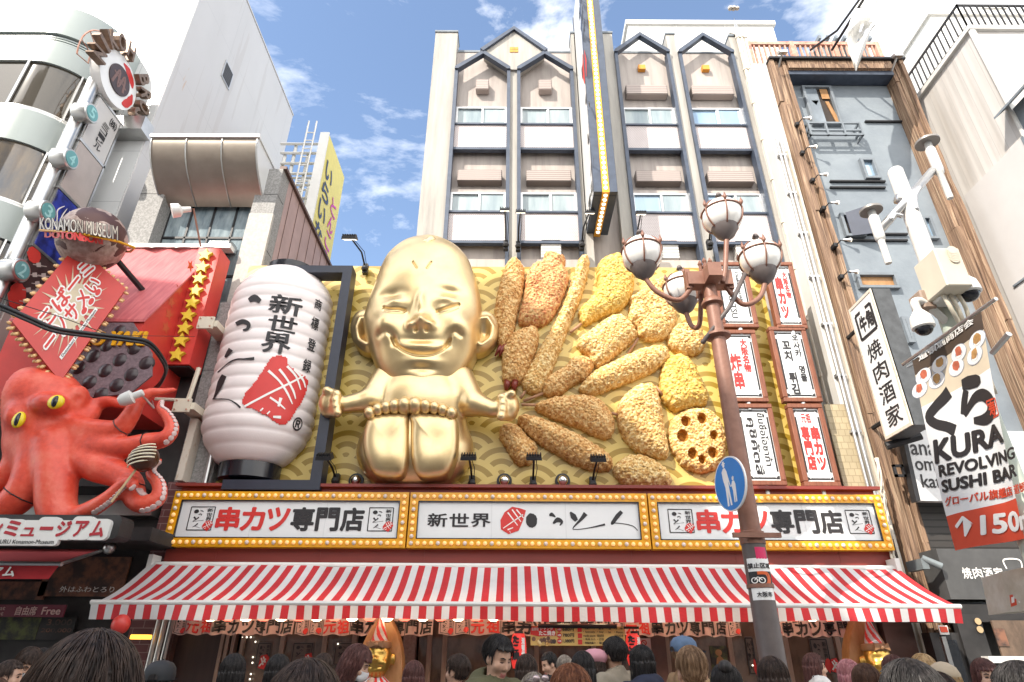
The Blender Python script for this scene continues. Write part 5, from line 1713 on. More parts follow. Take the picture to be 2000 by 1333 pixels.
# ================================================================ grey stone block with curved canopy
kb = thing('stone_block', 'grey stone building with a curved metal canopy over dark windows and a mauve side wall', 'building', (-6.7, 12, 0))
zt_ = 11.45
b = MB(); b.box(-8.25, -5.25, 10.95, 15, 0, zt_ - .02); part('core', b, 'dark_wall', kb)
b = MB()
for (x0, x1) in ((-8.25, -7.72), (-5.72, -5.22)):
    b.box(x0, x1, 10.55, 10.97, 0, zt_)
    for k in range(7): b.box(x0 - .004, x1 + .004, 10.546, 10.9, 2 + k * 1.45, 2.012 + k * 1.45, 1)
part('stone_pier', b, ['stone', 'dark_wall'], kb)
b = MB(); b.box(-5.72, -5.2, 10.52, 10.6, 4, zt_ - 1.3); part('pale_pier_face', b, 'stone_pale', kb)
b = MB(); b.box(-5.25, -5.215, 10.97, 15, 0, zt_); 
for k in range(8): b.box(-5.215, -5.205, 11.2 + k * .5, 11.215 + k * .5, 0, zt_, 1)
b.box(-5.3, -5.15, 10.55, 15.02, zt_, zt_ + .08, 1)
part('side_wall', b, ['mauve_panel', 'brown_wall'], kb)
b = MB()
for z0, z1 in ((5.5, 10.7),):
    for i in range(4):
        x = -7.72 + i * 2.0 / 4
        b.box(x + .02, x + .48, 10.93, 10.95, z0, z1)
wn = part('window', b, mat('rain_glass', (.10, .14, .17), .08, col2=(.30, .36, .38), scale=9, thr=(.3, .75), coat=.6, stretch=(1, 1, .25)), kb)
b = MB()
for i in range(5): b.box(-7.74 + i * .5, -7.70 + i * .5, 10.9, 10.96, 5, 10.7)
for z in (9.75, 8.75, 7.6): b.box(-7.72, -5.72, 10.9, 10.96, z, z + .05)
part('window_bars', b, 'dark_metal', wn)
cy0, cy1, cz0, cz1 = 9.8, 10.8, 11.62, 10.55
cl, cr = -7.85, -5.55
b = MB(); n = 14
pr = [(cy0 + (cy1 - cy0) * (k / n) ** 1.8, cz0 + (cz1 - cz0) * (k / n) ** .85) for k in range(n + 1)]
b.add([(x, y, z) for y, z in pr for x in (cl, cr)], [(2 * k, 2 * k + 1, 2 * k + 3, 2 * k + 2) for k in range(n)])
cn = part('canopy', b, 'bronze_panel', kb, True)
b = MB()
for f in (.0, .33, .667, .995):
    x = cl + (cr - cl) * f
    b.tube([(x, y - .01, z - .01) for y, z in pr], .014, 5)
part('canopy_rib', b, 'steel', cn)
b = MB()
for x in (cl - .015, cr): b.prism([(x, y, z) for y, z in pr] + [(x, cy1, cz0)], (.015, 0, 0))
b.box(cl - .04, cr + .04, cy0 - .05, cy1 + .2, cz0, cz0 + .08)
part('canopy_edge', b, 'white_tile', cn)
b = MB(); p = P(418, 468, 10.3)
pr_ = [(.0, .22), (.12, .2), (.2, .1), (.22, -.12), (.16, -.12), (.12, .02), (0, .05)]
b.prism([(p.x - .2, 10.9 - y * 2, p.z + z) for y, z in pr_], (.4, 0, 0)); part('vent_hood', b, 'alu', kb)
b = MB(); p1, p2, p3 = P(392, 482, 10.0), P(378, 408, 9.6), P(362, 410, 9.5)
b.tube([p1, p2, p3], .02, 6)
t = single('wall_spotlight', 'white spotlight on a thin pink arm above the red stall roof', 'spotlight', b, 'lamp_brown')
b = MB(); b.lathe(p3, [(.05, -.1), (.06, .05), (.13, .1), (.14, .24), (.12, .24)], 14, axis=(-.7, -.3, -.35)); part('lamp_head', b, 'white_paint', t, 40)
# grey upright and drainpipe at the left end of the board, brackets
b = MB()
x0, x1 = P(435, 600, 10.45).x - .15, P(475, 600, 10.45).x - .1
b.box(-5.72, -5.1, 10.3, 10.54, 0, P(430, 590, 10.3).z)
for k in range(5): b.box(-5.73, -5.09, 10.296, 10.5, 1.5 + k * 1.2, 1.51 + k * 1.2, 1)
single('stone_pillar', 'grey granite pillar between the red stall and the giant lantern', 'pillar', b, ['stone', 'dark_wall'])
b = MB(); x = -5.14
b.tube([(x, 10.2, 0), (x, 10.2, 6.2)], .045, 10)
for k in range(4): b.box(x - .07, x + .07, 10.15, 10.3, 1 + k * 1.5, 1.05 + k * 1.5)
single('drainpipe', 'grey drainpipe running down the granite pillar beside the lantern', 'pipe', b, 'steel', smooth=40)
for (px, py, lab) in ((403, 632, 'rusty bracket plate on the pillar left of the lantern'), (357, 793, 'pale bracket plate beside the octopus arm')):
    p = P(px, py, 9.7)
    b = MB(); b.box(p.x - .14, p.x + .14, 9.66, 9.7, p.z - .12, p.z + .12); b.box(p.x - .05, p.x + .2, 9.7, 10.3, p.z - .06, p.z + .06)
    for sx in (-.1, .1):
        for sz_ in (-.08, .08): b.lathe((p.x + sx, 9.66, p.z + sz_), [(.015, 0), (.015, .02)], 6, axis=(0, -1, 0), mi=1)
    if py > 700: b.tube([(p.x + .0, 9.8, p.z), (p.x + .05, 9.8, p.z + .75)], .04, 6); b.tube([(p.x, 9.75, p.z + .12), (p.x - .5, 9.7, p.z + .12)], .03, 6)
    single('bracket_plate', lab, 'bracket', b, ['beige_box', 'rust_steel'])
b = MB(); b.box(P(372, 860, 10.1).x - .06, P(372, 860, 10.1).x + .06, 10.05, 10.3, P(365, 940, 10.1).z, P(372, 820, 10.1).z)
single('rusty_channel', 'rust streaked steel channel on the granite pillar behind the octopus', 'bracket', b, 'pipe_cream')
# ================================================================ yellow sign and its scaffold behind
YX = -6.15
ys = thing('yellow_sign', 'tall yellow vertical sign on a white scaffold behind the mauve wall', 'sign', (YX, 16, 8))
a, c_ = PXc(643, 262, YX), PXc(673, 345, YX)
b = MB(); b.box(YX - .25, YX, a.y, c_.y, 8, a.z); part('board', b, mat('sign_yellow', (.70, .58, .10), .4, var=.05), ys)
b = MB(); b.box(YX - .28, YX + .02, a.y - .05, a.y, 8, a.z + .03); part('edge', b, 'white_paint', ys)
mp = quadmap((YX + .01, a.y, 8), (YX + .01, c_.y, 8), (YX + .01, c_.y, a.z), (YX + .01, a.y, a.z))
b = MB()
for k, ch in enumerate('いらいなろん'): write(b, ch, mp, (.12, .83 - k * .088, .45, .90 - k * .088), .035)
part('lettering', b, mat('ink_blue', (.03, .05, .12), .6, var=0), ys)
b = MB()
for k, ch in enumerate('とんこつ横丁'): write(b, ch, mp, (.60, .76 - k * .075, .86, .825 - k * .075), .02)
part('lettering', b, mat('ink_pink', (.55, .05, .35), .6, var=0), ys)
b = MB()
def sx(px, py): return P(px, py, 15.2)
for y in (282, 300, 320, 340, 362, 388, 412, 440):
    p0, p1 = sx(548 if y < 345 else 560, y), sx(640 - (y - 282) * .22, y)
    b.tube([(p0.x, 15.2, p1.z), (p1.x, 15.2, p1.z)], .05, 5)
    b.tube([(p0.x, 17.0, p1.z), (p1.x, 17.0, p1.z)], .05, 5)
for px, y in ((577, 280), (600, 300), (625, 282), (555, 300)):
    p0 = sx(px, y); b.tube([(p0.x, 15.3, 8), (p0.x, 15.3, p0.z)], .06, 5); b.tube([(p0.x, 16.9, 8), (p0.x, 16.9, p0.z)], .06, 5)
for k in range(5): 
    z = 10 + k * 1.4; b.tube([(-8.4, 15.4, z), (-6.5, 16.9, z + 1.3)], .04, 5); b.tube([(-6.5, 15.4, z), (-8.4, 16.9, z + 1.3)], .04, 5)
part('scaffold', b, 'white_paint', ys)
b = MB(); l0, l1 = sx(607, 246), sx(622, 247)
for p0 in (l0, l1): b.tube([(p0.x, 15.0, 8), (p0.x, 15.0, l0.z)], .03, 5)
for k in range(26): b.tube([(l0.x, 15.0, 8.2 + k * .36), (l1.x, 15.0, 8.2 + k * .36)], .02, 4)
part('ladder', b, 'white_paint', ys)
# ================================================================ red stall house with the takoyaki plate
HX0, HX1 = -8.3, -6.12
zr0, zr1, zf = P(293, 628, 8.9).z, P(400, 488, 10.35).z, P(250, 785, 9.0).z
hs = thing('red_stall_sign', 'red house shaped sign box with sloping roof and black ball plate front', 'sign', ((HX0 + HX1) / 2, 9.6, zf))
b = MB()
b.prism([(HX0, 8.9, zf), (HX0, 8.9, zr0), (HX0, 10.35, zr1), (HX0, 10.5, zr1), (HX0, 10.5, zf)], (HX1 - HX0, 0, 0))
part('box', b, 'red_house', hs)
b = MB(); e = .02
b.add([(HX0 - .05, 8.86, zr0 + e), (HX1 + .03, 8.86, zr0 + e), (HX1 + .03, 10.36, zr1 + e + .02), (HX0 - .05, 10.36, zr1 + e + .02), (HX0 - .05, 8.86, zr0 - .03), (HX1 + .03, 8.86, zr0 - .03), (HX1 + .03, 10.36, zr1 - .03), (HX0 - .05, 10.36, zr1 - .03)], [(0, 1, 2, 3), (0, 4, 5, 1), (1, 5, 6, 2), (3, 2, 6, 7), (0, 3, 7, 4)])
part('roof', b, 'red_roof', hs)
b = MB(); b.box(HX0, HX1 + .3, 10.3, 10.5, zr1 + .02, zr1 + .12)
for k in range(3): b.prism([(HX1 - .4 - k * .55, 10.25, zr1 + .04), (HX1 - .05 - k * .5, 10.25, zr1 + .05), (HX1 - .2 - k * .5, 10.15, zr1 - .1)], (0, .02, .02))
part('torn_flashing', b, 'white_paint', hs)
mp = lambda px, py: V((P(px, py, 8.88).x, 8.885, P(px, py, 8.88).z))
b = MB(); b.prism([mp(*p) for p in ((150, 640), (205, 632), (262, 632), (298, 690), (298, 735), (255, 770), (140, 782), (135, 700))], (0, -.03, 0))
pl = part('plate', b, mat('plate', (.22, .15, .17), .45, col2=(.12, .08, .09), scale=25, bump=.3), hs)
for (cx, cy) in ((700, 920), (610, 990), (785, 1015), (880, 940), (955, 1035), (690, 1085), (860, 1110), (590, 1160), (765, 1180), (515, 1065), (665, 1240), (780, 830)):
    q_ = mp(cx * .3, 400 + cy * .3); b = MB(); b.ball(q_, (.125, .07, .135), 18); part('ball', b, mat('dark_ball', (.035, .018, .022), .3, var=.1) if 'dark_ball' not in MATS else 'dark_ball', pl, True)
A, B_ = mp(118, 678), mp(291, 652)
m_ = facemap(A.x, B_.x, A.z, mp(200, 651).z, 8.84)
b = MB(); write3(b, 'TAKO YAKI', m_, (0, 0, 1, 1), .03, 0, .012); part('lettering', b, 'yellow_paint', hs)
rr_ = random.Random(2)
# star panel
s0, s1 = P(388, 487, 9.8), P(432, 490, 9.8)
zb_ = P(352, 712, 9.8).z
sp_ = thing('star_panel', 'narrow upright red panel with a column of nine yellow stars', 'sign', ((s0.x + s1.x) / 2, 9.9, zb_))
b = MB(); b.box(s0.x, s1.x - .02, 9.8, 10.25, zb_, s0.z + .02); b.box(s0.x + .02, s1.x - .04, 9.85, 10.3, zb_ - .03, zb_, 1); part('panel', b, ['red_house', 'dark_wall'], sp_)
for k in range(9):
    px, py = [(400, 497), (394, 521), (388, 543), (381, 567), (374, 590), (366, 615), (359, 640), (352, 664), (344, 692)][k]
    q_ = P(px, py, 9.72); r_ = .145
    pts = [(q_.x + r_ * (1 if i % 2 == 0 else .45) * math.sin(i * math.pi / 5), 9.72, q_.z + r_ * (1 if i % 2 == 0 else .45) * math.cos(i * math.pi / 5)) for i in range(10)]
    b = MB(); b.prism(pts, (0, .07, 0)); part('star', b, mat('star_yellow', (.75, .55, .05), .4, var=.05) if 'star_yellow' not in MATS else 'star_yellow', sp_)
# faint stars on the side of the box
b = MB()
for (px, py) in ((372, 520), (350, 566), (335, 590), (330, 614), (324, 640)):
    q_ = PXc(px, py, HX1 + .004); r_ = .13
    b.poly([(HX1 + .004, q_.y + r_ * (1 if i % 2 == 0 else .45) * math.sin(i * math.pi / 5), q_.z + r_ * (1 if i % 2 == 0 else .45) * math.cos(i * math.pi / 5)) for i in range(10)])
part('faded_stars', b, mat('faded_star', (.58, .09, .04), .5, var=.1), hs)
# ================================================================ diamond sign with bulbs
dL, dB, dR, dT = P(24, 628, 7.9), P(118, 746, 8.35), P(246, 564, 8.75), P(150, 478, 8.3)
cD = (dL + dB + dR + dT) / 4
ds = thing('diamond_sign', 'red diamond shaped sign with sunburst and rows of bulbs along its edges', 'sign', cD)
mp = quadmap(dL, dB, dR, dT)          # u: along L->B, v: along L->T
N_ = mp.N
mp2 = quadmap(dB, dR, dT, dL)
b = MB(); b.prism([dL, dB, dR, dT], -N_ * .22); part('box', b, 'red_house', ds)
f = lambda u, v, d: mp(u, v, d)
b = MB()
for k in range(26):
    a = 2 * math.pi * k / 26; r1, r2 = (.40 if k % 2 else .47), .16
    w_ = .075
    b.poly([f(.5 + r2 * math.cos(a - w_ * 1.9), .5 + r2 * math.sin(a - w_ * 1.9), .004), f(.5 + r1 * math.cos(a), .5 + r1 * math.sin(a), .004), f(.5 + r2 * math.cos(a + w_ * 1.9), .5 + r2 * math.sin(a + w_ * 1.9), .004)])
b.poly([f(.5 + .24 * math.cos(k * .3), .5 + .24 * math.sin(k * .3), .005) for k in range(21)])
part('sunburst', b, mat('cream_ink', (.66, .55, .38), .5, var=.1), ds)
def txt(bw, br, s, v0, v1, u0, u1, bo=.03):
    # text reading along L->T (v direction), upward to the right
    def M_(x, y, d): return f(1 - (1 - (u1 - (u1 - u0) * y)), v0 + (v1 - v0) * x, d)
    write(bw, s, M_, (0, 0, 1, 1), bo + .11, 0, d=.008); write(br, s, M_, (0, 0, 1, 1), bo, 0, d=.012)
bw, br = MB(), MB()
txt(bw, br, 'こばーミ', .20, .94, .22, .43); txt(bw, br, 'ーソサメい', .08, .86, .46, .67)
for k in range(3): disc2(bw, (.69, .56 + k * .11), .05, .05, f, 0, .008, 16); disc2(br, (.69, .56 + k * .11), .036, .036, f, 0, .012, 16)
part('lettering_outline', bw, 'white_ink', ds); part('lettering', br, 'red_ink', ds)
b = MB(); blob(b, [(.79, .12), (.84, .12), (.84, .66), (.79, .66)], f, 0, .007); pl_ = part('caption_strip', b, 'white_ink', ds)
b = MB()
def M_(x, y, d): return f(.832 - .034 * y, .14 + .5 * x, d)
write(b, 'Dotonbori Konamon-Museum', M_, (0, 0, 1, 1), .02, 0, d=.011); part('lettering', b, 'black_ink', ds)
bm_ = MB(); bm_.ball((0, 0, 0), (.03, .03, .045), 8)
o0 = mesh_obj('bulb', bm_, mat('bulb_amber', (.75, .48, .22), .25, var=0), None, True, loc=(0, 0, 0)); bme2 = o0.data; bpy.data.objects.remove(o0)
for (p0, p1) in ((dL, dT), (dL, dB), (dB, dR), (dT, dR)):
    e_ = (p1 - p0); out_ = (p0 + p1) / 2 - cD; out_ = (out_ - e_.normalized() * out_.dot(e_.normalized())).normalized()
    for k in range(22):
        q_ = p0 + e_ * ((k + .5) / 22) - N_ * (.06 if k % 2 else .15) + out_ * .035
        o = bpy.data.objects.new('bulb', bme2); COL.objects.link(o); o.parent = ds; o.location = q_ - cD
        o.rotation_euler = out_.to_track_quat('Z', 'Y').to_euler()
# ================================================================ globe sign
gc = P(180, 468, 8.45)
gs = thing('globe_sign', 'bronze globe sign ringed with raised metal lettering, above the red diamond', 'sign', gc)
b = MB(); b.ball(gc, (.52, .52, .55), 40); part('globe', b, 'globe_bronze', gs, True)
def gm(px0, px1, pyt0, pyt1, pyb0, pyb1, bow=0):
    def f_(u, v, d):
        Y = 7.82 + .42 * (2 * u - 1.1) ** 2 - d
        px = px0 + (px1 - px0) * u
        py = (pyb0 + (pyb1 - pyb0) * u) * (1 - v) + (pyt0 + (pyt1 - pyt0) * u) * v + bow * math.sin(math.pi * u) * 1
        return P(px, py, Y)
    return f_
b = MB(); kg_ = gm(78, 230, 425, 442, 448, 470, -4); write3(b, 'KONAMON MUSEUM', kg_, (0, 0, 1, 1), .05, 0, .01); lp_ = part('lettering', b, 'nut_panel', gs)
b = MB(); write(b, 'KONAMON MUSEUM', kg_, (0, 0, 1, 1), .0, 0, d=.058); part('letter_face', b, mat('letter_pale', (.66, .58, .47), .35, var=.1, metal=.3), lp_)
b = MB(); write3(b, 'DOTONBORI', gm(88, 200, 452, 460, 464, 478, -2), (0, 0, 1, 1), .04, 0, .012); part('lettering', b, 'red_ink', gs)
b = MB(); rg2 = [P(78 + 152 * k / 20, 450 + 22 * k / 20 - 4 * math.sin(math.pi * k / 20), 7.82 + .42 * (2 * k / 20 - 1.1) ** 2 - .01) for k in range(21)] + [P(262, 484, 8.4), P(255, 492, 8.7), P(235, 492, 8.95)]
b.tube(rg2, .022, 6); part('ring', b, 'yellow_paint', gs, True)
b = MB(); b.tube([gc + V((.3, .3, -.2)), gc + V((.6, 1.6, -.6))], .05, 8); part('support', b, 'dark_metal', gs)
# ================================================================ giant octopus
OY = 8.55
def c3(cx, cy, Y=OY): return P(cx * .3, 680 + cy * .3, Y)
oc = thing('giant_octopus', 'giant red octopus sculpture with yellow eyes and curling sucker arms over the left shop', 'octopus', c3(330, 1080))
def arm(F, pts, r0, r1, Ys, k=.07):
    n = len(pts)
    w = [tuple(c3(a, c, y)) for (a, c), y in zip(pts, Ys)]
    w = crom(w, 4, False)
    A = None
    for i in range(len(w) - 1):
        t0, t1 = (i / (len(w) - 1)) ** .8, ((i + 1) / (len(w) - 1)) ** .8
        c = cap(G, w[i], w[i + 1], r0 + (r1 - r0) * t0, r0 + (r1 - r0) * t1)
        A = c if A is None else sm(A, c, .02)
    return sm(F, A, k), w
lo, hi = c3(-160, 1120), c3(1180, 90)
G, gx, gy, gz = grid3(lo.x, hi.x + .6, 7.55, 9.25, lo.z - .3, hi.z, .034)
F = ell(G, c3(248, 335, 8.6), (.60, .50, .50))
F = sm(F, ell(G, c3(300, 560, 8.6), (.52, .45, .62)), .25)
F = sm(F, ell(G, c3(380, 620, 8.62), (.42, .32, .38)), .2)
F = sm(F, ell(G, c3(320, 372, 8.2), (.24, .2, .17)), .10)
F = sm(F, ell(G, c3(125, 450, 8.25), (.16, .2, .2)), .10)
F = sm(F, ell(G, c3(505, 330, 8.5), (.13, .2, .2)), .08)
F = np.maximum(F, -ell(G, c3(505, 335, 8.32), (.085, .14, .15)))
arms = [([(420, 520), (620, 540), (770, 530), (850, 440), (900, 350), (970, 295), (1060, 285), (1140, 270)], .20, .03, [8.5, 8.4, 8.35, 8.3, 8.3, 8.3, 8.35, 8.4]),
        ([(500, 490), (580, 440), (625, 375), (710, 350), (800, 372)], .16, .06, [8.6, 8.7, 8.75, 8.75, 8.7]),
        ([(430, 580), (640, 640), (800, 650), (960, 615), (1075, 590), (1120, 520), (1085, 440), (1042, 395), (1048, 345)], .21, .03, [8.5, 8.4, 8.35, 8.3, 8.25, 8.25, 8.25, 8.25, 8.25]),
        ([(430, 660), (620, 770), (760, 820), (850, 880), (880, 980), (950, 1015), (1030, 975), (1035, 890), (985, 820), (1000, 765), (1042, 732)], .23, .03, [8.5, 8.4, 8.35, 8.3, 8.25, 8.2, 8.2, 8.2, 8.2, 8.2, 8.2]),
        ([(420, 1120), (520, 1085), (620, 1035), (710, 975), (785, 905), (835, 868), (870, 880), (850, 905)], .14, .05, [8.5, 8.3, 8.2, 8.15, 8.1, 8.05, 8.02, 8.0]),
        ([(350, 640), (365, 850), (365, 1000), (390, 1110)], .28, .22, [8.4, 8.35, 8.35, 8.35]),
        ([(260, 640), (190, 880), (70, 1020), (-60, 1080)], .28, .16, [8.45, 8.4, 8.4, 8.4]),
        ([(220, 600), (100, 780), (-20, 870), (-120, 900)], .22, .14, [8.55, 8.55, 8.55, 8.6]),
        ([(200, 560), (80, 640), (-40, 640)], .18, .12, [8.7, 8.8, 8.9])]
wp = []
for a in arms:
    F, w = arm(F, *a); wp.append((w, a[1], a[2]))
part('body', organic(F.astype(np.float32), gx, gy, gz), 'octopus_skin', oc, True)
b = MB()
for ai, (i0, sgn) in ((2, (16, 1)), (3, (16, 1)), (4, (8, 1))):
    w, r0, r1 = wp[ai]
    L = len(w)
    for i in range(i0, L - 1):
        for h in (0,):
            q_ = V(w[i]).lerp(V(w[i + 1]), h); t_ = ((i + h) / (L - 1)) ** .8; r = r0 + (r1 - r0) * t_
            tg = (V(w[i + 1]) - V(w[i])).normalized()
            nn = V((tg.z, 0, -tg.x)) * -1
            if nn.x < 0 and ai != 4: nn = -nn
            if ai == 4: nn = V((.55, 0, -.8))
            for off in (-.5,):
                p_ = q_ + (nn * .85 + V((0, off, 0))).normalized() * r * .98
                b.lathe(p_, [(max(r * .34, .026), -.02), (max(r * .38, .03), .014), (max(r * .2, .015), .02)], 8, axis=tuple((nn + V((0, off, 0))).normalized()))
sb_ = MB()
for ai, i in ((0, 9), (2, 12), (3, 14), (6, 6)):
    w, r0, r1 = wp[ai]; r = r0 + (r1 - r0) * (i / (len(w) - 1)) ** .8 + .012
    tg = (V(w[i + 1]) - V(w[i - 1])).normalized(); u_ = tg.orthogonal().normalized(); v_ = tg.cross(u_)
    sb_.tube([V(w[i]) + (u_ * math.cos(k * .35) + v_ * math.sin(k * .35)) * (r + .006 * math.sin(k * 3)) for k in range(19)], .008, 4)
part('seam', sb_, 'dark_wall', oc)
part('sucker', b, mat('sucker', (.72, .55, .52), .5, var=.1), oc, 40)
for (cx, cy, Y, rx, rz, tilt) in ((365, 352, 8.0, .115, .105, .2), (122, 468, 8.05, .085, .12, .3)):
    q_ = c3(cx, cy, Y)
    b = MB(); b.ball(q_, (rx, .06, rz), 20); ey = part('eye', b, mat('eye_yellow', (.80, .62, .02), .25, var=.05) if 'eye_yellow' not in MATS else 'eye_yellow', oc, True)
    b = MB(); b.ball(q_ + V((.015, -.035, -.005)), (rx * .42, .04, rz * .8), 16); part('pupil', b, 'black_gloss', ey, True)
# ball on a skewer held by the arm
q_ = c3(940, 718, 7.95)
t = thing('ball_on_skewer', 'brown dough ball with cream stripes on a skewer held in front of the octopus arm', 'food model', q_)
b = MB(); b.ball(q_, .18, 28)
part('ball', b, mat('sauce_ball', (.06, .02, .01), .25, col2=(.35, .17, .07), scale=3.2, thr=(.36, .42)), t, True)
b = MB()
for k in range(6):
    z = .13 - k * .045; r = math.sqrt(.186 ** 2 - z * z)
    b.tube([q_ + V((r * math.sin(a), -r * math.cos(a), z + .05 * math.sin(a))) for a in [-1.2 + 2.4 * j / 10 for j in range(11)]], .010, 5)
part('sauce_stripe', b, mat('mayo', (.75, .68, .5), .4, var=0), t)
b = MB(); b.tube([q_, c3(725, 1005, 7.85)], .015, 6); part('skewer', b, 'kraft', t)
# spotlight in front of the octopus
p_ = c3(800, 340, 8.0)
b = MB(); b.lathe(p_, [(.06, -.05), (.09, .0), (.10, .12), (.05, .14), (.05, .26), (.04, .27)], 14, axis=(.8, .1, .45))
t = single('spotlight', 'white spotlight pointing at the octopus from its upper arm', 'spotlight', b, 'white_paint', smooth=40)
b = MB(); b.tube([p_ + V((.2, 0, .12)), c3(1000, 390, 8.4), c3(990, 345, 9.7)], .015, 6); part('arm', b, 'steel', t)
# ================================================================ museum letter sign, red awning, dark shop on the left
mY = 7.9
x0, x1, z0, z1 = rect(-150, 1012, 203, 1052, mY)
ls = thing('letter_sign', 'white outlined red katakana sign plate below the octopus', 'shop sign', ((x0 + x1) / 2, mY, z0 - .15))
b = MB(); n_ = 7
def rb(mb, x0, x1, z0, z1, r, y0, y1, mi=0):
    pts = []
    for (cx, cz, a) in ((x1 - r, z1 - r, 0), (x0 + r, z1 - r, 90), (x0 + r, z0 + r, 180), (x1 - r, z0 + r, 270)):
        for k in range(5): pts.append((cx + r * math.cos(R(a + k * 22.5)), y0, cz + r * math.sin(R(a + k * 22.5))))
    mb.prism(pts[::-1], (0, y1 - y0, 0), mi)
pit = (x1 - x0) / 11
tops = [.05, .0, .06, .0, .05, .08, .1, .02, .1, .0, .06]
for k in range(11): rb(b, x0 + k * pit - .03, x0 + (k + 1) * pit + .03, z0 - .02 + .002 * (k % 2), z1 - tops[k] * .5 + .03, .06, mY - .003 * (k % 2), mY + .055 + .003 * (k % 2))
rb(b, x0, P(112, 1060, mY).x, P(60, 1066, mY).z, z0 + .05, .04, mY - .006, mY + .052)
part('white_plate', b, 'white_paint', ls)
b = MB(); rb(b, x0, x1 + .12, z0 - .0, z1 + .06, .08, mY + .06, mY + .35); part('backing_box', b, 'dark_wall', ls)
b = MB(); m_ = facemap(x0, x1, z0, z1, mY - .006)
for k, ch in enumerate('道頓堀コナンミュージアム'[1:]):
    v0_, v1_ = {'ー': (.42, .56), 'ュ': (.10, .52)}.get(ch, (.10, .86)); write(b, ch, m_, (k / 11 + .012, v0_, (k + 1) / 11 - .012, v1_), .05 if ch != 'ー' else .2, 0, d=.002)
part('lettering', b, mat('brick_red', (.40, .02, .03), .5, var=.05), ls)
b = MB(); a_, c_ = P(-70, 1062, mY), P(108, 1055, mY); m_ = facemap(a_.x, c_.x, a_.z - .0, c_.z, mY - .009); write(b, 'Dotonbori KUKURU Konamon-Museum', m_, (0, 0, 1, 1), .012, 0, d=.004); part('lettering', b, 'black_ink', ls)
ra = thing('red_awning', 'plain red awning with white lettering on its valance over the left shop', 'awning', P(60, 1130, 8.4))
e0, e1 = P(208, 1073, 9.6), P(118, 1102, 8.4)
b = MB(); b.add([(-14, 9.6, e0.z), (e0.x, 9.6, e0.z), (e1.x, 8.4, e1.z), (-14, 8.4, e1.z)], [(0, 3, 2, 1)]); part('canopy', b, mat('awning_plain', (.40, .05, .05), .7, var=.1, scale=2), ra)
zv = P(60, 1132, 8.4).z
b = MB(); b.add([(-14, 8.39, e1.z - .01), (e1.x, 8.39, e1.z - .01), (e1.x - .06, 8.36, zv), (-14, 8.36, zv)], [(0, 3, 2, 1)]); vl = part('valance', b, 'awning_red', ra)
b = MB(); m_ = facemap(P(-20, 1128, 8.35).x, P(26, 1128, 8.35).x, P(10, 1126, 8.35).z, P(10, 1108, 8.35).z, 8.355); write(b, 'アム', m_, (0, 0, 1, 1), .04, 0, d=.01); part('lettering', b, 'white_ink', ra)
b = MB(); b.tube([(-14, 8.4, e1.z), (e1.x + .02, 8.4, e1.z)], .03, 8); b.tube([(e1.x, 8.4, e1.z), (e0.x, 9.6, e0.z)], .025, 8); b.ball((e0.x + .1, 9.5, e0.z), .09, 10); part('front_bar', b, 'steel', ra, 40)
ds_ = thing('dark_shop', 'dark ground floor shop front with food posters under the red awning', 'shop', (-9, 10.4, 0))
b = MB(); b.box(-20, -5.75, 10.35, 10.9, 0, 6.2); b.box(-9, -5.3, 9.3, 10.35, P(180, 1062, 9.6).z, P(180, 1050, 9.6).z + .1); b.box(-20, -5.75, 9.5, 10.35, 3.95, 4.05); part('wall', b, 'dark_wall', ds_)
b = MB(); x0, x1, z0, z1 = rect(205, 955, 310, 995, 10.1); b.box(x0 - 1.5, x1 - .1, 10.1, 10.35, z0 - .1, z1); part('steel_shutter', b, 'steel', ds_)
mat('poster', (.22, .10, .06), .5, col2=(.05, .035, .03), scale=5, thr=(.42, .6)); mat('poster_green', (.10, .12, .03), .5, col2=(.02, .02, .015), scale=6, thr=(.42, .6))
def plate(px, Y, nm, mt, par, lab=None, th=.03):
    x0, x1, z0, z1 = rect(*px, Y); b = MB(); b.box(x0, x1, Y - th, Y, z0, z1); return part(nm, b, mt, par, label=lab), facemap(x0, x1, z0, z1, Y - th)
pp, m_ = plate((100, 1088, 238, 1166, 9.75)[:4], 10.32, 'poster', 'poster', ds_)
b = MB(); write(b, '外はふわとろり', m_, (.25, .1, .9, .25), .01); part('lettering', b, 'white_ink', pp)
plate((-60, 1136, 85, 1172), 10.32, 'poster', 'poster', ds_)
pp, m_ = plate((-90, 1181, 124, 1206), 9.9, 'seat_notice', mat('maroon', (.16, .025, .045), .5, var=.05), ds_)
b = MB(); write(b, '自由席', m_, (.58, .15, .76, .85), .03); write(b, 'Free', m_, (.81, .2, .97, .8), .03); write(b, '10 seat', m_, (.30, .55, .48, .88), .02); write(b, '15 seat', m_, (.30, .12, .48, .45), .02); part('lettering', b, 'noren', pp)
pp, m_ = plate((-40, 1206, 70, 1250), 10.3, 'poster', 'poster_green', ds_)
pp, m_ = plate((85, 1206, 140, 1250), 10.3, 'menu_board', 'dark_wall', ds_)
b = MB(); write(b, '3,000', m_, (.2, .6, .9, .9), .02); write(b, '200,000', m_, (.1, .3, .95, .5), .02); part('lettering', b, 'poster', pp)
b = MB(); b.box(-5.75, -5.3, 10.2, 10.6, 0, 4.2); part('tiled_pier', b, 'maroon_tile', ds_)
p_ = P(236, 1220, 8.6); b = MB(); b.ball(p_, (.11, .11, .12), 20); b.lathe(p_ - V((0, 0, .16)), [(.02, 0), (.005, .05)], 8)
t = single('red_balloon', 'round red lantern balloon hanging beside the tiled pier', 'balloon', b, 'red_house', smooth=True)
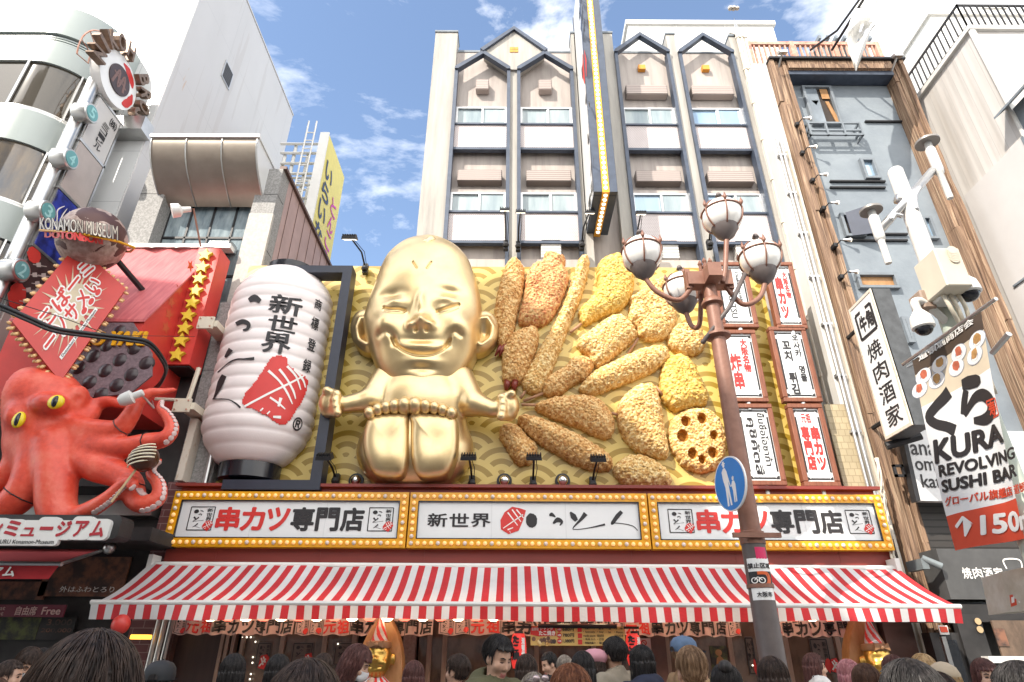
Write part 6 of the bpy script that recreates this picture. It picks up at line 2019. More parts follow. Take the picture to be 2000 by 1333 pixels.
# overhead cable
b = MB(); cpts = crom([tuple(P(*p, y)) for p, y in (((-60, 575), 6.8), ((0, 596), 6.9), ((60, 622), 7.0), ((110, 642), 7.1), ((180, 652), 7.3), ((250, 660), 7.5), ((290, 668), 7.7), ((315, 695), 8.0), ((325, 720), 8.4), ((315, 745), 8.8), ((300, 760), 9.6))], 6, False)
b.tube([V(p) for p in cpts], .026, 6)
b.tube([V(p) + V((0, 0, -.05)) for p in cpts[6:]], .02, 5)
b.tube([P(-40, 570, 6.8), P(120, 620, 7.2), P(215, 655, 7.5), P(380, 658, 9.6)], .006, 4)
single('overhead_cable', 'black bundled overhead cable crossing in front of the diamond sign', 'cable', b, 'cable', smooth=True)
# ================================================================ grey building framed with rough timber
GX0, GX1 = 6.41, 9.76
gzt = P(1640, 108, 10.2).z
gb_ = thing('timber_framed_building', 'blue grey rendered building framed by rough brown timber beams', 'building', (8, 11, 0))
b = MB(); b.box(GX0 + .1, GX1 - .1, 10.75, 16, 0, gzt - .3); part('wall', b, 'grey_wall', gb_)
def planks(x0, x1, n, seed, z0=0, z1=None, y0=10.38, y1=10.8):
    rr = random.Random(seed); mb = MB(); z1 = z1 or gzt
    w = (x1 - x0) / n
    for k in range(n):
        z = z0; dy = rr.uniform(-.05, .05)
        while z < z1:
            L = min(rr.uniform(3, 6), z1 - z)
            d2 = dy + rr.uniform(-.02, .02)
            # slightly waney edges
            m = max(2, int(L / .7)); vs = []
            for i in range(m + 1):
                zz_ = z + L * i / m
                e = rr.uniform(-.018, .018)
                vs += [(x0 + k * w + e, y0 + d2 + rr.uniform(-.012, .012), zz_), (x0 + (k + 1) * w - .012 + e, y0 + d2 + rr.uniform(-.012, .012), zz_), (x0 + (k + 1) * w - .012, y1, zz_), (x0 + k * w, y1, zz_)]
            fs = []
            for i in range(m):
                a = 4 * i
                fs += [(a, a + 1, a + 5, a + 4), (a + 1, a + 2, a + 6, a + 5), (a + 3, a, a + 4, a + 7)]
            fs += [(0, 3, 2, 1), (4 * m, 4 * m + 1, 4 * m + 2, 4 * m + 3)]
            mb.add(vs, fs)
            z += L
    return mb
bl = part('timber_post', planks(GX0, 6.84, 4, 1), 'timber', gb_)
part('timber_post', planks(9.45, 9.75, 3, 2), 'timber', gb_)
b = MB(); b.box(6.84, 9.45, 10.38, 10.75, gzt - .32, gzt - .02); b.box(6.84, 9.45, 10.33, 10.38, gzt - .3, gzt - .16); b.box(6.84, 9.45, 10.35, 10.38, gzt - .13, gzt - .02)
part('timber_header', b, 'timber', gb_)
b = MB(); b.box(GX0 - .02, GX1 + .04, 10.28, 16, gzt, gzt + .06); part('roof_edge', b, 'dark_metal', gb_)
b = MB(); b.box(6.84, 9.45, 10.40, 10.73, gzt - .45, gzt - .32); part('soffit', b, 'navy_steel', gb_)
def gwin(px, nm, mt, lab=None):
    x0, x1, z0, z1 = rect(*px, 10.73)
    b = MB(); f = .06
    for (a, c, e, g_) in ((x0, x1, z1 - f, z1), (x0, x1, z0, z0 + f), (x0, x0 + f, z0 + f, z1 - f), (x1 - f, x1, z0 + f, z1 - f)): b.box(a, c, 10.65, 10.8, e, g_)
    w = part(nm, b, 'grey_trim', gb_)
    b = MB(); b.box(x0 + f, x1 - f, 10.735, 10.995, z0 + f, z1 - f); part('pane', b, mt, w)
    return x0, x1, z0, z1, w
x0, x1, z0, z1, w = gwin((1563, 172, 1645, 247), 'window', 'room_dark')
b = MB(); m = x0 + (x1 - x0) * .5; b.box(x0 + .06, m, 10.70, 10.72, z0 + .06, z1 - .06); part('sash', b, mat('grey_glass', (.22, .26, .30), .15, var=.1, coat=.5), w)
b = MB(); b.box(m + .08, x1 - .1, 10.70, 10.71, z1 - .42, z1 - .08); b.prism([(m + .25, 10.71, z0 + .08), (m + .36, 10.71, z0 + .08), (m + .22, 10.71, z1 - .5), (m + .14, 10.71, z1 - .5)], (0, .02, 0)); part('blind', b, 'tan_wood', w)
b = MB(); c = V((x0 + .25, 10.70, (z0 + z1) / 2 + .1)); b.poly([c + V((-.09, 0, .08)), c + V((.0, 0, -.08)), c + V((.09, 0, .08))]); part('warning_triangle', b, 'red_ink', w)
xa, xb, za, zb2 = rect(1572, 249, 1683, 272, 10.6)
b = MB()
for z in (za, za + .14, zb2): b.box(xa, xb, 10.47, 10.51, z, z + .05); b.box(xa, xa + .04, 10.51, 10.75, z, z + .05); b.box(xb - .04, xb, 10.51, 10.75, z, z + .05)
for k in range(4): b.box(xa + (xb - xa - .04) * k / 3, xa + (xb - xa - .04) * k / 3 + .04, 10.46, 10.52, za, zb2)
part('balcony_rail', b, 'grey_trim', gb_)
gwin((1676, 313, 1718, 352), 'window', 'sky_glass')
x0, x1, z0, z1, w = gwin((1637, 420, 1690, 465), 'window', 'room_dark')
b = MB(); m = (x0 + x1) / 2 - .1; b.hexa([(m, 10.65, z0), (x1 + .05, 10.47, z0 - .06), (x1 + .05, 10.50, z0 - .06), (m, 10.68, z0), (m, 10.65, z1), (x1 + .05, 10.47, z1 + .04), (x1 + .05, 10.50, z1 + .04), (m, 10.68, z1)]); part('open_sash', b, mat('dark_blue', (.05, .06, .09), .3, var=.1), w)
gwin((1795, 426, 1832, 470), 'window', 'sky_glass')
gwin((1668, 536, 1756, 566), 'window', 'tan_wood')
gwin((1756, 622, 1785, 672), 'window', 'grey_glass')
b = MB()
for y in (252, 253): pass
for (a, y, c) in ((1680, 252, 1775), (1612, 368, 1718), (1612, 380, 1718), (1640, 470, 1760), (1640, 482, 1760)):
    p, q_ = P(a, y, 10.95), P(c, y, 10.95); b.box(p.x, q_.x, 10.69, 10.75, p.z - .02, p.z + .02); part('wall_moulding', b, 'dark_metal', gb_); b = MB()
# dark lower storey
b = MB(); x0, x1, z0, z1 = rect(1795, 975, 1880, 1090, 10.4); b.box(6.8, 9.45, 10.4, 10.73, z0 - .2, z1 + .05); part('shutter', b, 'shutter_dark', gb_)
b = MB(); b.box(6.8, 14, 10.2, 10.6, 0, P(1900, 1180, 10.2).z); part('dark_shopfront', b, 'dark_wall', gb_)
# rusty roof railing and pergola
b = MB(); x0, x1 = P(1462, 90, 11.6).x, P(1712, 90, 11.6).x; z1 = P(1590, 84, 11.6).z; z0 = gzt + .1
z1 = max(z1, z0 + .5)
b.box(x0, x1, 11.56, 11.66, z1 - .12, z1); b.box(x0, x1, 11.58, 11.64, z0 + .05, z0 + .12)
for k in range(26):
    x = x0 + (x1 - x0) * k / 25; b.box(x - .02, x + .02, 11.58, 11.64, z0, z1)
for k in range(4):
    x = x0 + (x1 - x0) * k / 3; b.box(x - .06, x + .06, 11.55, 11.67, z0 - .2, z1)
single('roof_railing', 'rusty red roof railing above the timber framed building', 'railing', b, 'rust_steel')
b = MB(); p = P(1640, 78, 13.0); b.box(p.x - .8, p.x + .9, 13, 14.5, p.z - .3, p.z - .2); 
for k in range(7): b.box(p.x - .8 + k * .27, p.x - .72 + k * .27, 12.8, 14.6, p.z - .2, p.z - .05)
b.box(p.x - .7, p.x - .6, 13, 13.1, gzt, p.z - .3); b.box(p.x + .7, p.x + .8, 13, 13.1, gzt, p.z - .3)
single('roof_pergola', 'small grey pergola on the roof behind the rusty railing', 'pergola', b, 'grey_trim')
# spotlights along the left timber post
proto = None
for k, (px, py) in enumerate(((1577, 231), (1588, 287), (1609, 341), (1631, 396), (1655, 469), (1668, 531))):
    p = P(px, py, 10.12)
    lab = 'small white spotlight on the left timber post, number %s from the top' % ('one', 'two', 'three', 'four', 'five', 'six')[k]
    lab = ['topmost small white spotlight on the left timber post', 'small white spotlight level with the balcony rail on the timber post', 'small white spotlight just above the small blue window level', 'small white spotlight beside the open dark sash window', 'small white spotlight under the open dark sash window', 'lowest small white spotlight above the white vertical sign'][k]
    if proto is None:
        t = proto = thing('spotlight', lab, 'spotlight', p, 'spotlights along the left timber post')
        b = MB(); b.lathe(p, [(.02, -.08), (.022, -.01), (.04, .02), (.05, .065), (.042, .07)], 12, axis=(.75, -.35, -.3)); part('lamp_head', b, 'alu', t, 40)
        b = MB(); b.lathe(p + V((.75, -.35, -.3)).normalized() * .068, [(.04, 0), (.03, .012), (.001, .018)], 12, axis=(.75, -.35, -.3)); part('lens', b, 'lamp_glow', t, True)
        b = MB(); b.tube([p - V((.04, -.03, 0)), p + V((-.10, .05, .03)), p + V((-.16, .2, -.02))], .014, 6); b.box(p.x - .2, p.x - .12, p.y + .15, p.y + .3, p.z - .04, p.z + .04); part('mount', b, 'dark_metal', t)
    else: dup(proto, p, lab)
for (px, py, lab) in ((1528, 103, 'silver box floodlight at the top of the left timber post'), (1752, 110, 'silver box floodlight at the top of the right timber post')):
    p = P(px, py, 10.0); b = MB(); b.hexa([p + V(q_) for q_ in ((-.1, -.08, -.08), (.08, -.1, -.1), (.1, .06, -.02), (-.09, .07, .0), (-.1, -.06, .02), (.09, -.09, .0), (.1, .08, .08), (-.09, .09, .09))]); b.tube([p, p + V((0, .3, -.15))], .025, 6)
    single('floodlight', lab, 'floodlight', b, 'steel')
# flag and poles on the roof
b = MB(); b.tube([P(1583, 98, 10.6), P(1635, 60, 9.6), P(1700, -30, 8.6)], .03, 6); b.tube([P(1625, 98, 10.6), P(1705, -30, 8.6)], .035, 6)
fp = single('flag_pole', 'dark leaning flag poles on the roof of the timber framed building', 'pole', b, 'dark_metal')
b = MB(); Lc = crom([(1690, -40), (1670, 15), (1657, 55), (1656, 90), (1664, 118), (1671, 139)], 8, False); Rc = crom([(1742, -40), (1735, 5), (1718, 38), (1702, 60), (1694, 80), (1674, 139)], 8, False)
n = len(Lc); m = 12; vs = []
for i in range(n):
    for j in range(m + 1):
        s = j / m; q_ = Lc[i] * (1 - s) + Rc[i] * s
        vs.append(P(q_[0], q_[1], 9.2 + .16 * math.sin(s * 7 + i * .22) * (.3 + s) + .1 * math.sin(i * .35)))
fs = []
for i in range(n - 1):
    for j in range(m):
        if (8 < i < 26 and j == 5 and (i // 4) % 2 == 0) or (6 < i < 24 and j == 8 and (i // 4) % 2 == 1): continue
        fs.append((i * (m + 1) + j, (i + 1) * (m + 1) + j, (i + 1) * (m + 1) + j + 1, i * (m + 1) + j + 1))
b.add(vs, fs); single('white_flag', 'torn white cut out flag fluttering from the roof poles', 'flag', b, 'white_paint', smooth=True)
# ================================================================ vertical white sign of the grill
VX = 6.27
vs_ = thing('vertical_sign', 'white vertical sign with black lettering and dark front edge on the left timber post', 'sign', (VX, 9.4, 4.8))
z1 = PXc(1680, 584, VX).z; z0 = PXc(1765, 840, VX).z
b = MB(); b.box(VX + .01, VX + .34, 9.06, 9.82, z0, z1); part('box', b, mat('sign_dark', (.075, .08, .085), .5, var=.2, scale=8), vs_)
b = MB(); b.box(VX, VX + .02, 9.09, 9.79, z0 + .05, z1 - .05); part('face', b, 'sign_white', vs_)
b = MB()
for (a, c, e, g_) in ((9.06, 9.10, z0, z1), (9.78, 9.82, z0, z1), (9.1, 9.78, z0, z0 + .05), (9.1, 9.78, z1 - .05, z1)): b.box(VX - .012, VX + .03, a, c, e, g_)
part('frame', b, 'pipe_cream', vs_)
mp = quadmap((VX - .001, 9.79, z0 + .05), (VX - .001, 9.09, z0 + .05), (VX - .001, 9.09, z1 - .05), (VX - .001, 9.79, z1 - .05))
b = MB()
for k, ch in enumerate('焼肉酒家'): write(b, ch, mp, (.22, .53 - k * .165, .80, .665 - k * .165), .012)
asp = (z1 - z0 - .1) / .7
for q_ in (((.14, .73), (.14, .93)), ((.14, .93), (.38, .93)), ((.62, .93), (.86, .93)), ((.86, .93), (.86, .73)), ((.86, .73), (.14, .73))): stroke(b, list(q_), .0125, mp, 0, .004, asp, 2)
write(b, '牛角', mp, (.24, .77, .80, .895), .05)
part('lettering', b, 'black_ink', vs_)
b = MB(); b.tube([(VX + .17, 9.8, z1 - .3), (VX + .17, 10.45, z1 - .3)], .04, 6); b.tube([(VX + .17, 9.8, z0 + .4), (VX + .17, 10.45, z0 + .4)], .04, 6); p = P(1760, 872, 9.9); b.tube([(p.x - .25, 9.9, p.z), (p.x + .25, 9.7, p.z + .12)], .07, 10); part('bracket', b, 'dark_metal', vs_)
# ================================================================ lower signs on the right
b = MB(); pts = [P(*p, 10.0) for p in ((1758, 836), (2060, 845), (2060, 985), (1792, 978))]; b.prism(pts, (0, .12, 0)); 
t = thing('shop_board', 'white shop board with rounded latin lettering behind the hanging banner', 'sign board', P(1900, 978, 10.0)); part('board', b, mat('board_white', (.62, .62, .62), .4, var=.03), t)
m_ = quadmap(P(1790, 975, 9.998), P(2060, 982, 9.998), P(2060, 845, 9.998), P(1762, 838, 9.998))
b = MB(); write(b, 'anatano', m_, (.03, .62, .42, .80), .02); write(b, 'omiseo', m_, (.04, .40, .36, .58), .02); write(b, 'kataro', m_, (.06, .16, .36, .34), .02); part('lettering', b, 'black_ink', t)
b = MB(); b.prism([P(*p, 9.99) for p in ((1758, 834), (1766, 834), (1798, 978), (1790, 980))], (0, .14, 0)); part('edge', b, 'dark_metal', t)
b = MB(); x0, x1, z0, z1 = rect(1828, 1072, 2080, 1172, 9.75); b.box(x0, x1, 9.75, 10.2, z0, z1)
t = thing('grill_sign', 'dark grey shop sign with white lettering low on the right', 'shop sign', ((x0 + x1) / 2, 9.75, z0)); part('board', b, mat('sign_charcoal', (.085, .085, .085), .45, var=.15, scale=3), t)
m_ = facemap(x0, x1, z0, z1, 9.748); b = MB()
for k, ch in enumerate('焼肉酒家'): write(b, ch, m_, (.17 + k * .095, .40, .25 + k * .095, .62), .012)
stroke(b, [(.58, .60), (.58, .78), (.72, .78), (.72, .60)], .015, m_, 0, .004, .4)
part('lettering', b, 'white_ink', t)
b = MB(); p = P(1818, 1098, 9.7); b.lathe(p, [(.05, -.12), (.055, .14), (.04, .15)], 12, axis=(.8, -.3, -.5)); b.box(p.x - .14, p.x - .04, p.y, p.y + .4, p.z - .1, p.z + .05)
single('cctv_camera', 'small teal bullet camera on the timber post by the dark sign', 'camera', b, 'grey_steel', smooth=40)
b = MB(); x0, x1, z0, z1 = rect(1742, 908, 1770, 932, 10.1)
for (a, c, e, g_) in ((x0, x1, z1 - .04, z1), (x0, x1, z0, z0 + .04), (x0, x0 + .04, z0, z1), (x1 - .04, x1, z0, z1)): b.box(a, c, 10.08, 10.12, e, g_)
single('wall_plaque', 'small square dark framed plaque on the left timber post', 'plaque', b, 'dark_metal')
b = MB(); rr = random.Random(5)
for k in range(7):
    pts = [P(1708 + k * 1.5 + rr.uniform(-3, 3), 895, 10.1)]
    for y in range(920, 1110, 14): pts.append(P(1712 + (y - 895) * .16 + rr.uniform(-4, 5), y, 10.05 + rr.uniform(-.05, .05)))
    b.tube(pts, .012 + .006 * rr.random(), 5)
single('cable_bundle', 'tangle of pale and dark cables along the left edge of the timber post', 'cables', b, 'pipe_cream', smooth=True)
# ================================================================ white ribbed building on the right
RX = 10.3
wb = thing('ribbed_building', 'white ribbed metal building at the right edge with a black roof railing', 'building', (14, 12, 0))
zc = P(1895, 62, 9.0).z
b = MB(); b.box(RX, 24, 9.0, 15, 0, zc); part('wall', b, 'corrugated', wb)
b = MB(); b.box(RX - .08, 24, 8.92, 15, zc, zc + .12); b.box(RX - .06, RX + .06, 8.94, 9.0, 0, zc); part('roof_trim', b, 'white_paint', wb)
p = PXc(1884, 384, RX - .05); b = MB(); b.box(RX - .07, RX, 8.96, p.y, 0, p.z); b.box(RX, 24, 8.95, 9.0, 0, p.z); part('smooth_panel', b, mat('panel_grey', (.58, .56, .55), .45, var=.04, scale=1), wb)
q1 = PXc(1978, 560, RX - .1); b = MB(); b.box(RX - .10, RX - .07, 8.9, q1.y, q1.z - .02, q1.z + .02); b.box(RX - .09, RX - .07, 8.96, 9.02, 0, p.z); part('panel_joint', b, 'grey_trim', wb)
b = MB(); zr = zc + 1.0
for z in (zr, zc + .25): b.box(RX + .05, RX + .09, 9.05, 15, z, z + .05); b.box(RX + .05, 24, 9.05, 9.09, z, z + .05)
for k in range(40): b.box(RX + .05, RX + .08, 9.05 + k * .15, 9.07 + k * .15, zc + .1, zr)
for k in range(50): b.box(RX + .05 + k * .15, RX + .07 + k * .15, 9.05, 9.08, zc + .1, zr)
part('railing', b, 'dark_metal', wb)
q1 = PXc(2032, 190, RX); b = MB(); b.prism([(RX - .35, q1.y - .3, q1.z + .15), (RX - .35, q1.y + .7, q1.z + .15), (RX, q1.y + .7, q1.z + .45), (RX, q1.y - .3, q1.z + .45)], (0, 0, .05)); b.box(RX - .02, RX + .1, q1.y - .2, q1.y + .6, q1.z - .8, q1.z + .3); part('window_hood', b, 'grey_trim', wb)
b = MB(); x0 = P(1815, 32, 15.0).x; z1 = P(1815, 32, 15.0).z; b.box(x0, 40, 15, 21, 0, z1); b.box(x0 - .1, 40, 14.9, 21, z1, z1 + .3)
for k in range(3): b.box(x0 + 2 + k * 2.2, x0 + 3 + k * 2.2, 14.85, 15.2, z1 + .3, z1 + .5)
single('far_white_building', 'plain white building with a flat parapet beyond the ribbed building', 'building', b, 'white_paint')
# ================================================================ camera pole with banner
PXP, PY = 3.42, 4.05
cp = thing('camera_pole', 'white steel street pole with security cameras, equipment box and two hanging lamps', 'pole', (PXP, PY, 0))
pt = P(1745, 332, PY); PXP = (P(1745, 332, PY).x + P(1865, 640, PY).x) / 2
zt_ = pt.z; zm = P(1860, 600, PY).z
b = MB(); b.lathe((PXP, PY, zm), [(.07, 0), (.06, zt_ - zm - .02), (.05, zt_ - zm)], 20); b.lathe((PXP, PY, 3.9), [(.074, 0), (.074, .03)], 20); part('upper_pole', b, 'white_paint', cp, 40)
b = MB(); b.lathe((PXP, PY, 0), [(.14, 0), (.14, .3), (.09, .35), (.076, zm)], 20); part('lower_pole', b, 'patina', cp, 40)
a, c = P(1719, 450, PY - .02), P(1822, 333, PY - .02)
b = MB(); b.tube([a, c], .035, 8); b.tube([P(1750, 388, PY), P(1782, 393, PY)], .045, 8); b.tube(crom([P(1797, 365, PY - .05), P(1786, 385, PY - .05), P(1790, 412, PY - .05)], 4, False).tolist(), .022, 6); b.tube(crom([P(1762, 423, PY - .05), P(1748, 420, PY - .05), P(1740, 430, PY - .05)], 4, False).tolist(), .02, 6); part('cross_arm', b, 'alu', cp, True)
for (dx, dy, bx_, by_, R0) in ((1811, 279, 1856, 388, .098), (1701, 412, 1736, 515, .088)):
    t0, t1 = P(dx, dy, PY - .03), P(bx_, by_, PY - .03); x = (t0.x + t1.x) / 2
    L = t0.z - t1.z
    b = MB(); b.lathe((x, PY - .03, t1.z), [(.024, 0), (.026, .02), (.026, L * .42), (.036, L * .44), (.04, L * .5), (.04, L * .86), (.03, L * .9), (.03, L)], 16); hl = part('hanging_lamp', b, 'white_paint', cp, 40)
    b = MB(); b.lathe((x, PY - .03, t0.z - .01), [(R0, 0), (R0, .02), (R0 * .8, .03)], 24)
    part('disc', b, mat('disc_%d' % dx, (.30, .28, .26), .45, metal=.4, var=.1), hl, 40)
z0, z1 = P(1800, 562, 3.75).z, P(1790, 484, 3.75).z
b = MB(); xb = PXP - .10; b.bbox(xb - .10, xb + .09, 3.72, 3.98, z0, z1 - .02, .01); bx_ = part('equipment_box', b, 'beige_box', cp)
b = MB(); 
for k in range(6): b.lathe((xb + .02, 3.72 - .002 * k, z1 - .09 + (k - 2.5) * .014), [(.035, 0), (.035, .01)], 12, axis=(0, -1, 0))
part('vent', b, 'beige_box', bx_)
b = MB()
for dx in (-.05, .0, .06): b.tube(crom([(xb + dx, 3.85, z0), (xb + dx + .02, 3.85, z0 - .12), (PXP + dx * .5, PY - .11, z0 - .3), (PXP + dx * .5, PY - .11, z0 - .75)], 5, False).tolist(), .016, 6)
part('conduit', b, 'beige_box', cp, True)
for (px, py, Y, s) in ((1892, 573, 3.85, 1.0), (1804, 640, 3.95, .9)):
    q_ = P(px, py, Y); r = .075 * s
    b = MB(); b.lathe(q_, [(r, -.01), (r * 1.15, .0), (r * 1.15, .03), (r, .09), (r * .5, .14), (r * .3, .16)], 20); dc = part('dome_camera', b, 'white_paint', cp, 40)
    b = MB(); b.ball(q_ - V((0, 0, .005)), (r * .92, r * .92, r * .85), 18); part('dome_glass', b, 'black_gloss', dc, True)
    b = MB(); b.tube(crom([q_ + V((0, 0, .14)), q_ + V((-.02 if s == 1 else .0, 0, .22)), q_ + V((-.12 if s == 1 else .10, .03, .22)), V((PXP, PY, q_.z + .05))], 5, False).tolist(), .03, 8); part('camera_arm', b, 'white_paint', dc, True)
q_ = P(1846, 566, 3.9); b = MB(); b.bbox(q_.x - .09, q_.x + .09, 3.86, 4.0, q_.z - .1, q_.z + .09, .01); part('camera_housing', b, 'white_paint', cp)
b = MB(); q_ = P(1812, 590, 3.97); b.bbox(q_.x - .05, q_.x + .05, 3.95, 4.1, q_.z - .06, q_.z + .1, .01); part('junction_box', b, 'frame_wood', cp)
# banner
BX = 3.2
TL, TR = PXc(1782, 705, BX), PXc(1919, 609, BX)
BL, BR = PXc(1866, 1076, BX), PXc(2003, 1052, BX)
bn = thing('street_banner', 'tall white hanging street banner with black brush letters and sushi plates', 'banner', TL)
f0 = quadmap(BL, BR, TR, TL)
def bf(u, v, d): return f0(u, v, d) + V((-.025 * math.sin(u * 5.2 + v * 3.0) * (1 - v * .6) - .05 * max(0, u - .8) * (1 - v) * 3, 0, 0))
def sheet(mb, v0, v1, mi, d=0, n=14, m=12):
    vs = [bf(i / n, v0 + (v1 - v0) * j / m, d) for j in range(m + 1) for i in range(n + 1)]
    mb.add(vs, [(j * (n + 1) + i, j * (n + 1) + i + 1, (j + 1) * (n + 1) + i + 1, (j + 1) * (n + 1) + i) for j in range(m) for i in range(n)], mi)
mat('banner_beige', (.66, .56, .42), .6, var=.08); mat('banner_brown', (.075, .05, .035), .6, var=.1); mat('banner_red', (.66, .07, .03), .6, var=.04); mat('banner_white', (.78, .78, .77), .55, var=.02, bump=.03)
b = MB(); sheet(b, 0, .165, 2); sheet(b, .165, .735, 0); sheet(b, .735, .915, 1, m=4); sheet(b, .915, 1, 3, m=3)
part('cloth', b, ['banner_white', 'banner_beige', 'banner_red', 'banner_brown'], bn, True)
asp = ((TL - BL).length / (TR - TL).length)
# pixel -> uv on the banner
def buv(px, py):
    q_ = PXc(px, py, BX); u, v = .5, .5
    for _ in range(12):
        p0 = f0(u, v, 0); du = f0(u + .01, v, 0) - p0; dv = f0(u, v + .01, 0) - p0; e = q_ - p0
        det = du.y * dv.z - du.z * dv.y
        u += .01 * (e.y * dv.z - e.z * dv.y) / det; v += .01 * (du.y * e.z - du.z * e.y) / det
    return u, v
def bq(c4):
    B = [buv(*p) for p in c4]
    def f_(u, v, d):
        a = [B[0][k] * (1 - u) * (1 - v) + B[1][k] * u * (1 - v) + B[2][k] * u * v + B[3][k] * (1 - u) * v for k in (0, 1)]
        return bf(a[0], a[1], d)
    return f_
bk, br, bw = MB(), MB(), MB()
write(bw, '道頓堀商店会', bq(((1796, 707), (1906, 633), (1904, 622), (1793, 694))), (0, .05, 1, 1.2), .03)
write(br, 'グローバル旗艦店 道頓堀', bq(((1853, 990), (2045, 957), (2043, 938), (1851, 972))), (0, 0, 1, 1), .03)
write(bk, 'KURA', bq(((1834, 905), (1966, 862), (1962, 826), (1829, 862))), (0, 0, 1, 1), .06)
write(bk, 'REVOLVING', bq(((1842, 932), (1998, 895), (1996, 873), (1839, 910))), (0, 0, 1, 1), .05)
write(bk, 'SUSHI BAR', bq(((1848, 962), (2000, 930), (1998, 906), (1845, 940))), (0, 0, 1, 1), .06)
write(bw, '↑150m', bq(((1876, 1050), (2040, 1030), (2035, 990), (1872, 1012))), (0, 0, 1, 1), .05)
def bs(pts, w): 
    uv = [buv(*p) for p in pts]; stroke(bk, uv, [x * .0029 for x in w], bf, 0, .003, asp, 6)
bs([(1851, 765), (1842, 778), (1828, 795), (1817, 815), (1830, 828), (1850, 834), (1864, 842)], [12, 11, 10, 10, 9, 9, 11])
bs([(1876, 752), (1890, 748), (1908, 744), (1917, 741)], [8, 11, 10, 4]); bs([(1884, 762), (1880, 785), (1878, 810)], [7, 8, 7]); bs([(1880, 812), (1900, 780), (1920, 772), (1938, 785), (1936, 808), (1920, 820), (1898, 822)], [4, 8, 10, 12, 11, 9, 5])
for q_ in (((1928, 785), (1950, 778), (1958, 810), (1938, 818)),):
    for i in range(4): stroke(br, [buv(*q_[i]), buv(*q_[(i + 1) % 4])], .004, bf, 0, .003, asp, 2)
write(br, '寿', bq(((1938, 815), (1954, 809), (1949, 782), (1931, 788))), (0, 0, 1, 1), .04)
part('lettering', bk, 'black_ink', bn); part('lettering', br, 'banner_red', bn); part('lettering', bw, 'white_ink', bn)
pl, pb, pf1, pf2 = MB(), MB(), MB(), MB()
for i, (px, py) in enumerate(((1912, 665), (1872, 690), (1833, 712), (1804, 735), (1906, 695), (1866, 718), (1828, 743), (1798, 762))):
    u, v = buv(px, py)
    disc2(pb, (u, v), .115, .072 / asp, bf, 0, .002, 18); disc2(pl, (u, v), .108, .067 / asp, bf, 0, .003, 18); disc2(pb, (u, v - .005), .055, .035 / asp, bf, 0, .0035, 14)
    disc2((pf1 if i % 2 else pf2), (u + .005, v + .008), .05, .045 / asp, bf, 0, .0045, 9, .4 * i, .2, i); disc2(pl, (u, v - .012), .045, .02 / asp, bf, 0, .0042, 10)
part('plate_rim', pb, mat('plate_blue', (.40, .45, .55), .4, var=.1), bn); part('plate_print', pl, 'white_ink', bn); part('sushi_print', pf1, mat('salmon', (.62, .16, .09), .5, var=.2, scale=20), bn); part('sushi_print', pf2, mat('ebi', (.60, .33, .12), .5, var=.25, scale=20), bn)
b = MB(); e_ = (TR - TL).normalized()
b.tube([TL - e_ * .12 + V((0, 0, .02)), TR + e_ * .14 + V((0, 0, .02))], .014, 8); b.tube([V((BX, TL.y + .08, TL.z * .0 + PXc(1765, 722, BX).z)), V((PXP, PY, TL.z + .0))], .012, 5)
q1 = PXc(1938, 690, BX); b.tube([q1, q1 + V((0, -.18, .05))], .02, 6); part('rod', b, 'steel', bn)
# sticker covered control box at the lower right
q_ = P(1985, 1150, 4.3); ux = V((.75, -.66, 0))
b = MB(); a0 = P(1955, 1118, 4.6); c0 = P(2040, 1100, 4.2); a1 = P(1972, 1196, 4.6); c1_ = P(2050, 1190, 4.2)
b.prism([a1, c1_, c0, a0], (.1, .35, 0)); t = thing('control_box', 'pale street control box covered with stickers at the right edge', 'box', (a1.x, a1.y, a1.z)); part('box', b, mat('box_pale', (.55, .53, .46), .5, col2=(.42, .38, .3), scale=9), t)
m_ = quadmap(a1, c1_, c0, a0); b = MB(); disc2(b, (.42, .68), .11, .13, m_, 0, .003, 18); part('blue_sticker', b, 'blue_sign', t)
b = MB(); blob(b, [(.08, .12), (.24, .15), (.26, .42), (.1, .4)], m_, 0, .003); disc2(b, (.15, .78), .05, .06, m_, 0, .003, 12); part('red_sticker', b, 'banner_red', t)
b = MB(); disc2(b, (.42, .66), .055, .07, m_, 0, .005, 14); blob(b, [(.12, .2), (.2, .22), (.22, .36), (.14, .34)], m_, 0, .005); blob(b, [(.3, .2), (.6, .24), (.6, .4), (.3, .36)], m_, 0, .003); part('white_sticker', b, 'white_ink', t)
b = MB(); b.tube([(c0.x + .15, c0.y + .2, 0), (c0.x + .15, c0.y + .2, c0.z + .6)], .06, 10); part('post', b, 'steel', t)
# ================================================================ shop front below the awning
SFY = 10.3
sf = thing('kushikatsu_shop', 'kushikatsu shop front with dark windows, wooden frames and doors below the striped awning', 'shop', (0.2, SFY, 0))
fx0_, fx1_ = P(330, 1250, SFY).x, P(1760, 1250, SFY).x
def sx_(px, Y=SFY): return P(px, 1270, Y).x
zt_ = 2.75
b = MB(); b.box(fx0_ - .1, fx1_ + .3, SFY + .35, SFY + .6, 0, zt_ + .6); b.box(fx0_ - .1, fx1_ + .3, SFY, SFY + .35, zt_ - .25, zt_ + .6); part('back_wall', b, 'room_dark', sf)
for a, c, e in ((318, 340, .1), (1265, 1300, .05), (1732, 1790, .05)):
    b = MB(); b.box(sx_(a), sx_(c), SFY - e, SFY + .35, 0, zt_); part('wall_pier', b, 'brown_wall', sf)
b = MB(); b.box(sx_(788), sx_(812), SFY - .08, SFY + .35, 0, zt_); part('stone_pier', b, mat('mottled', (.20, .12, .10), .5, col2=(.33, .22, .18), scale=22), sf)
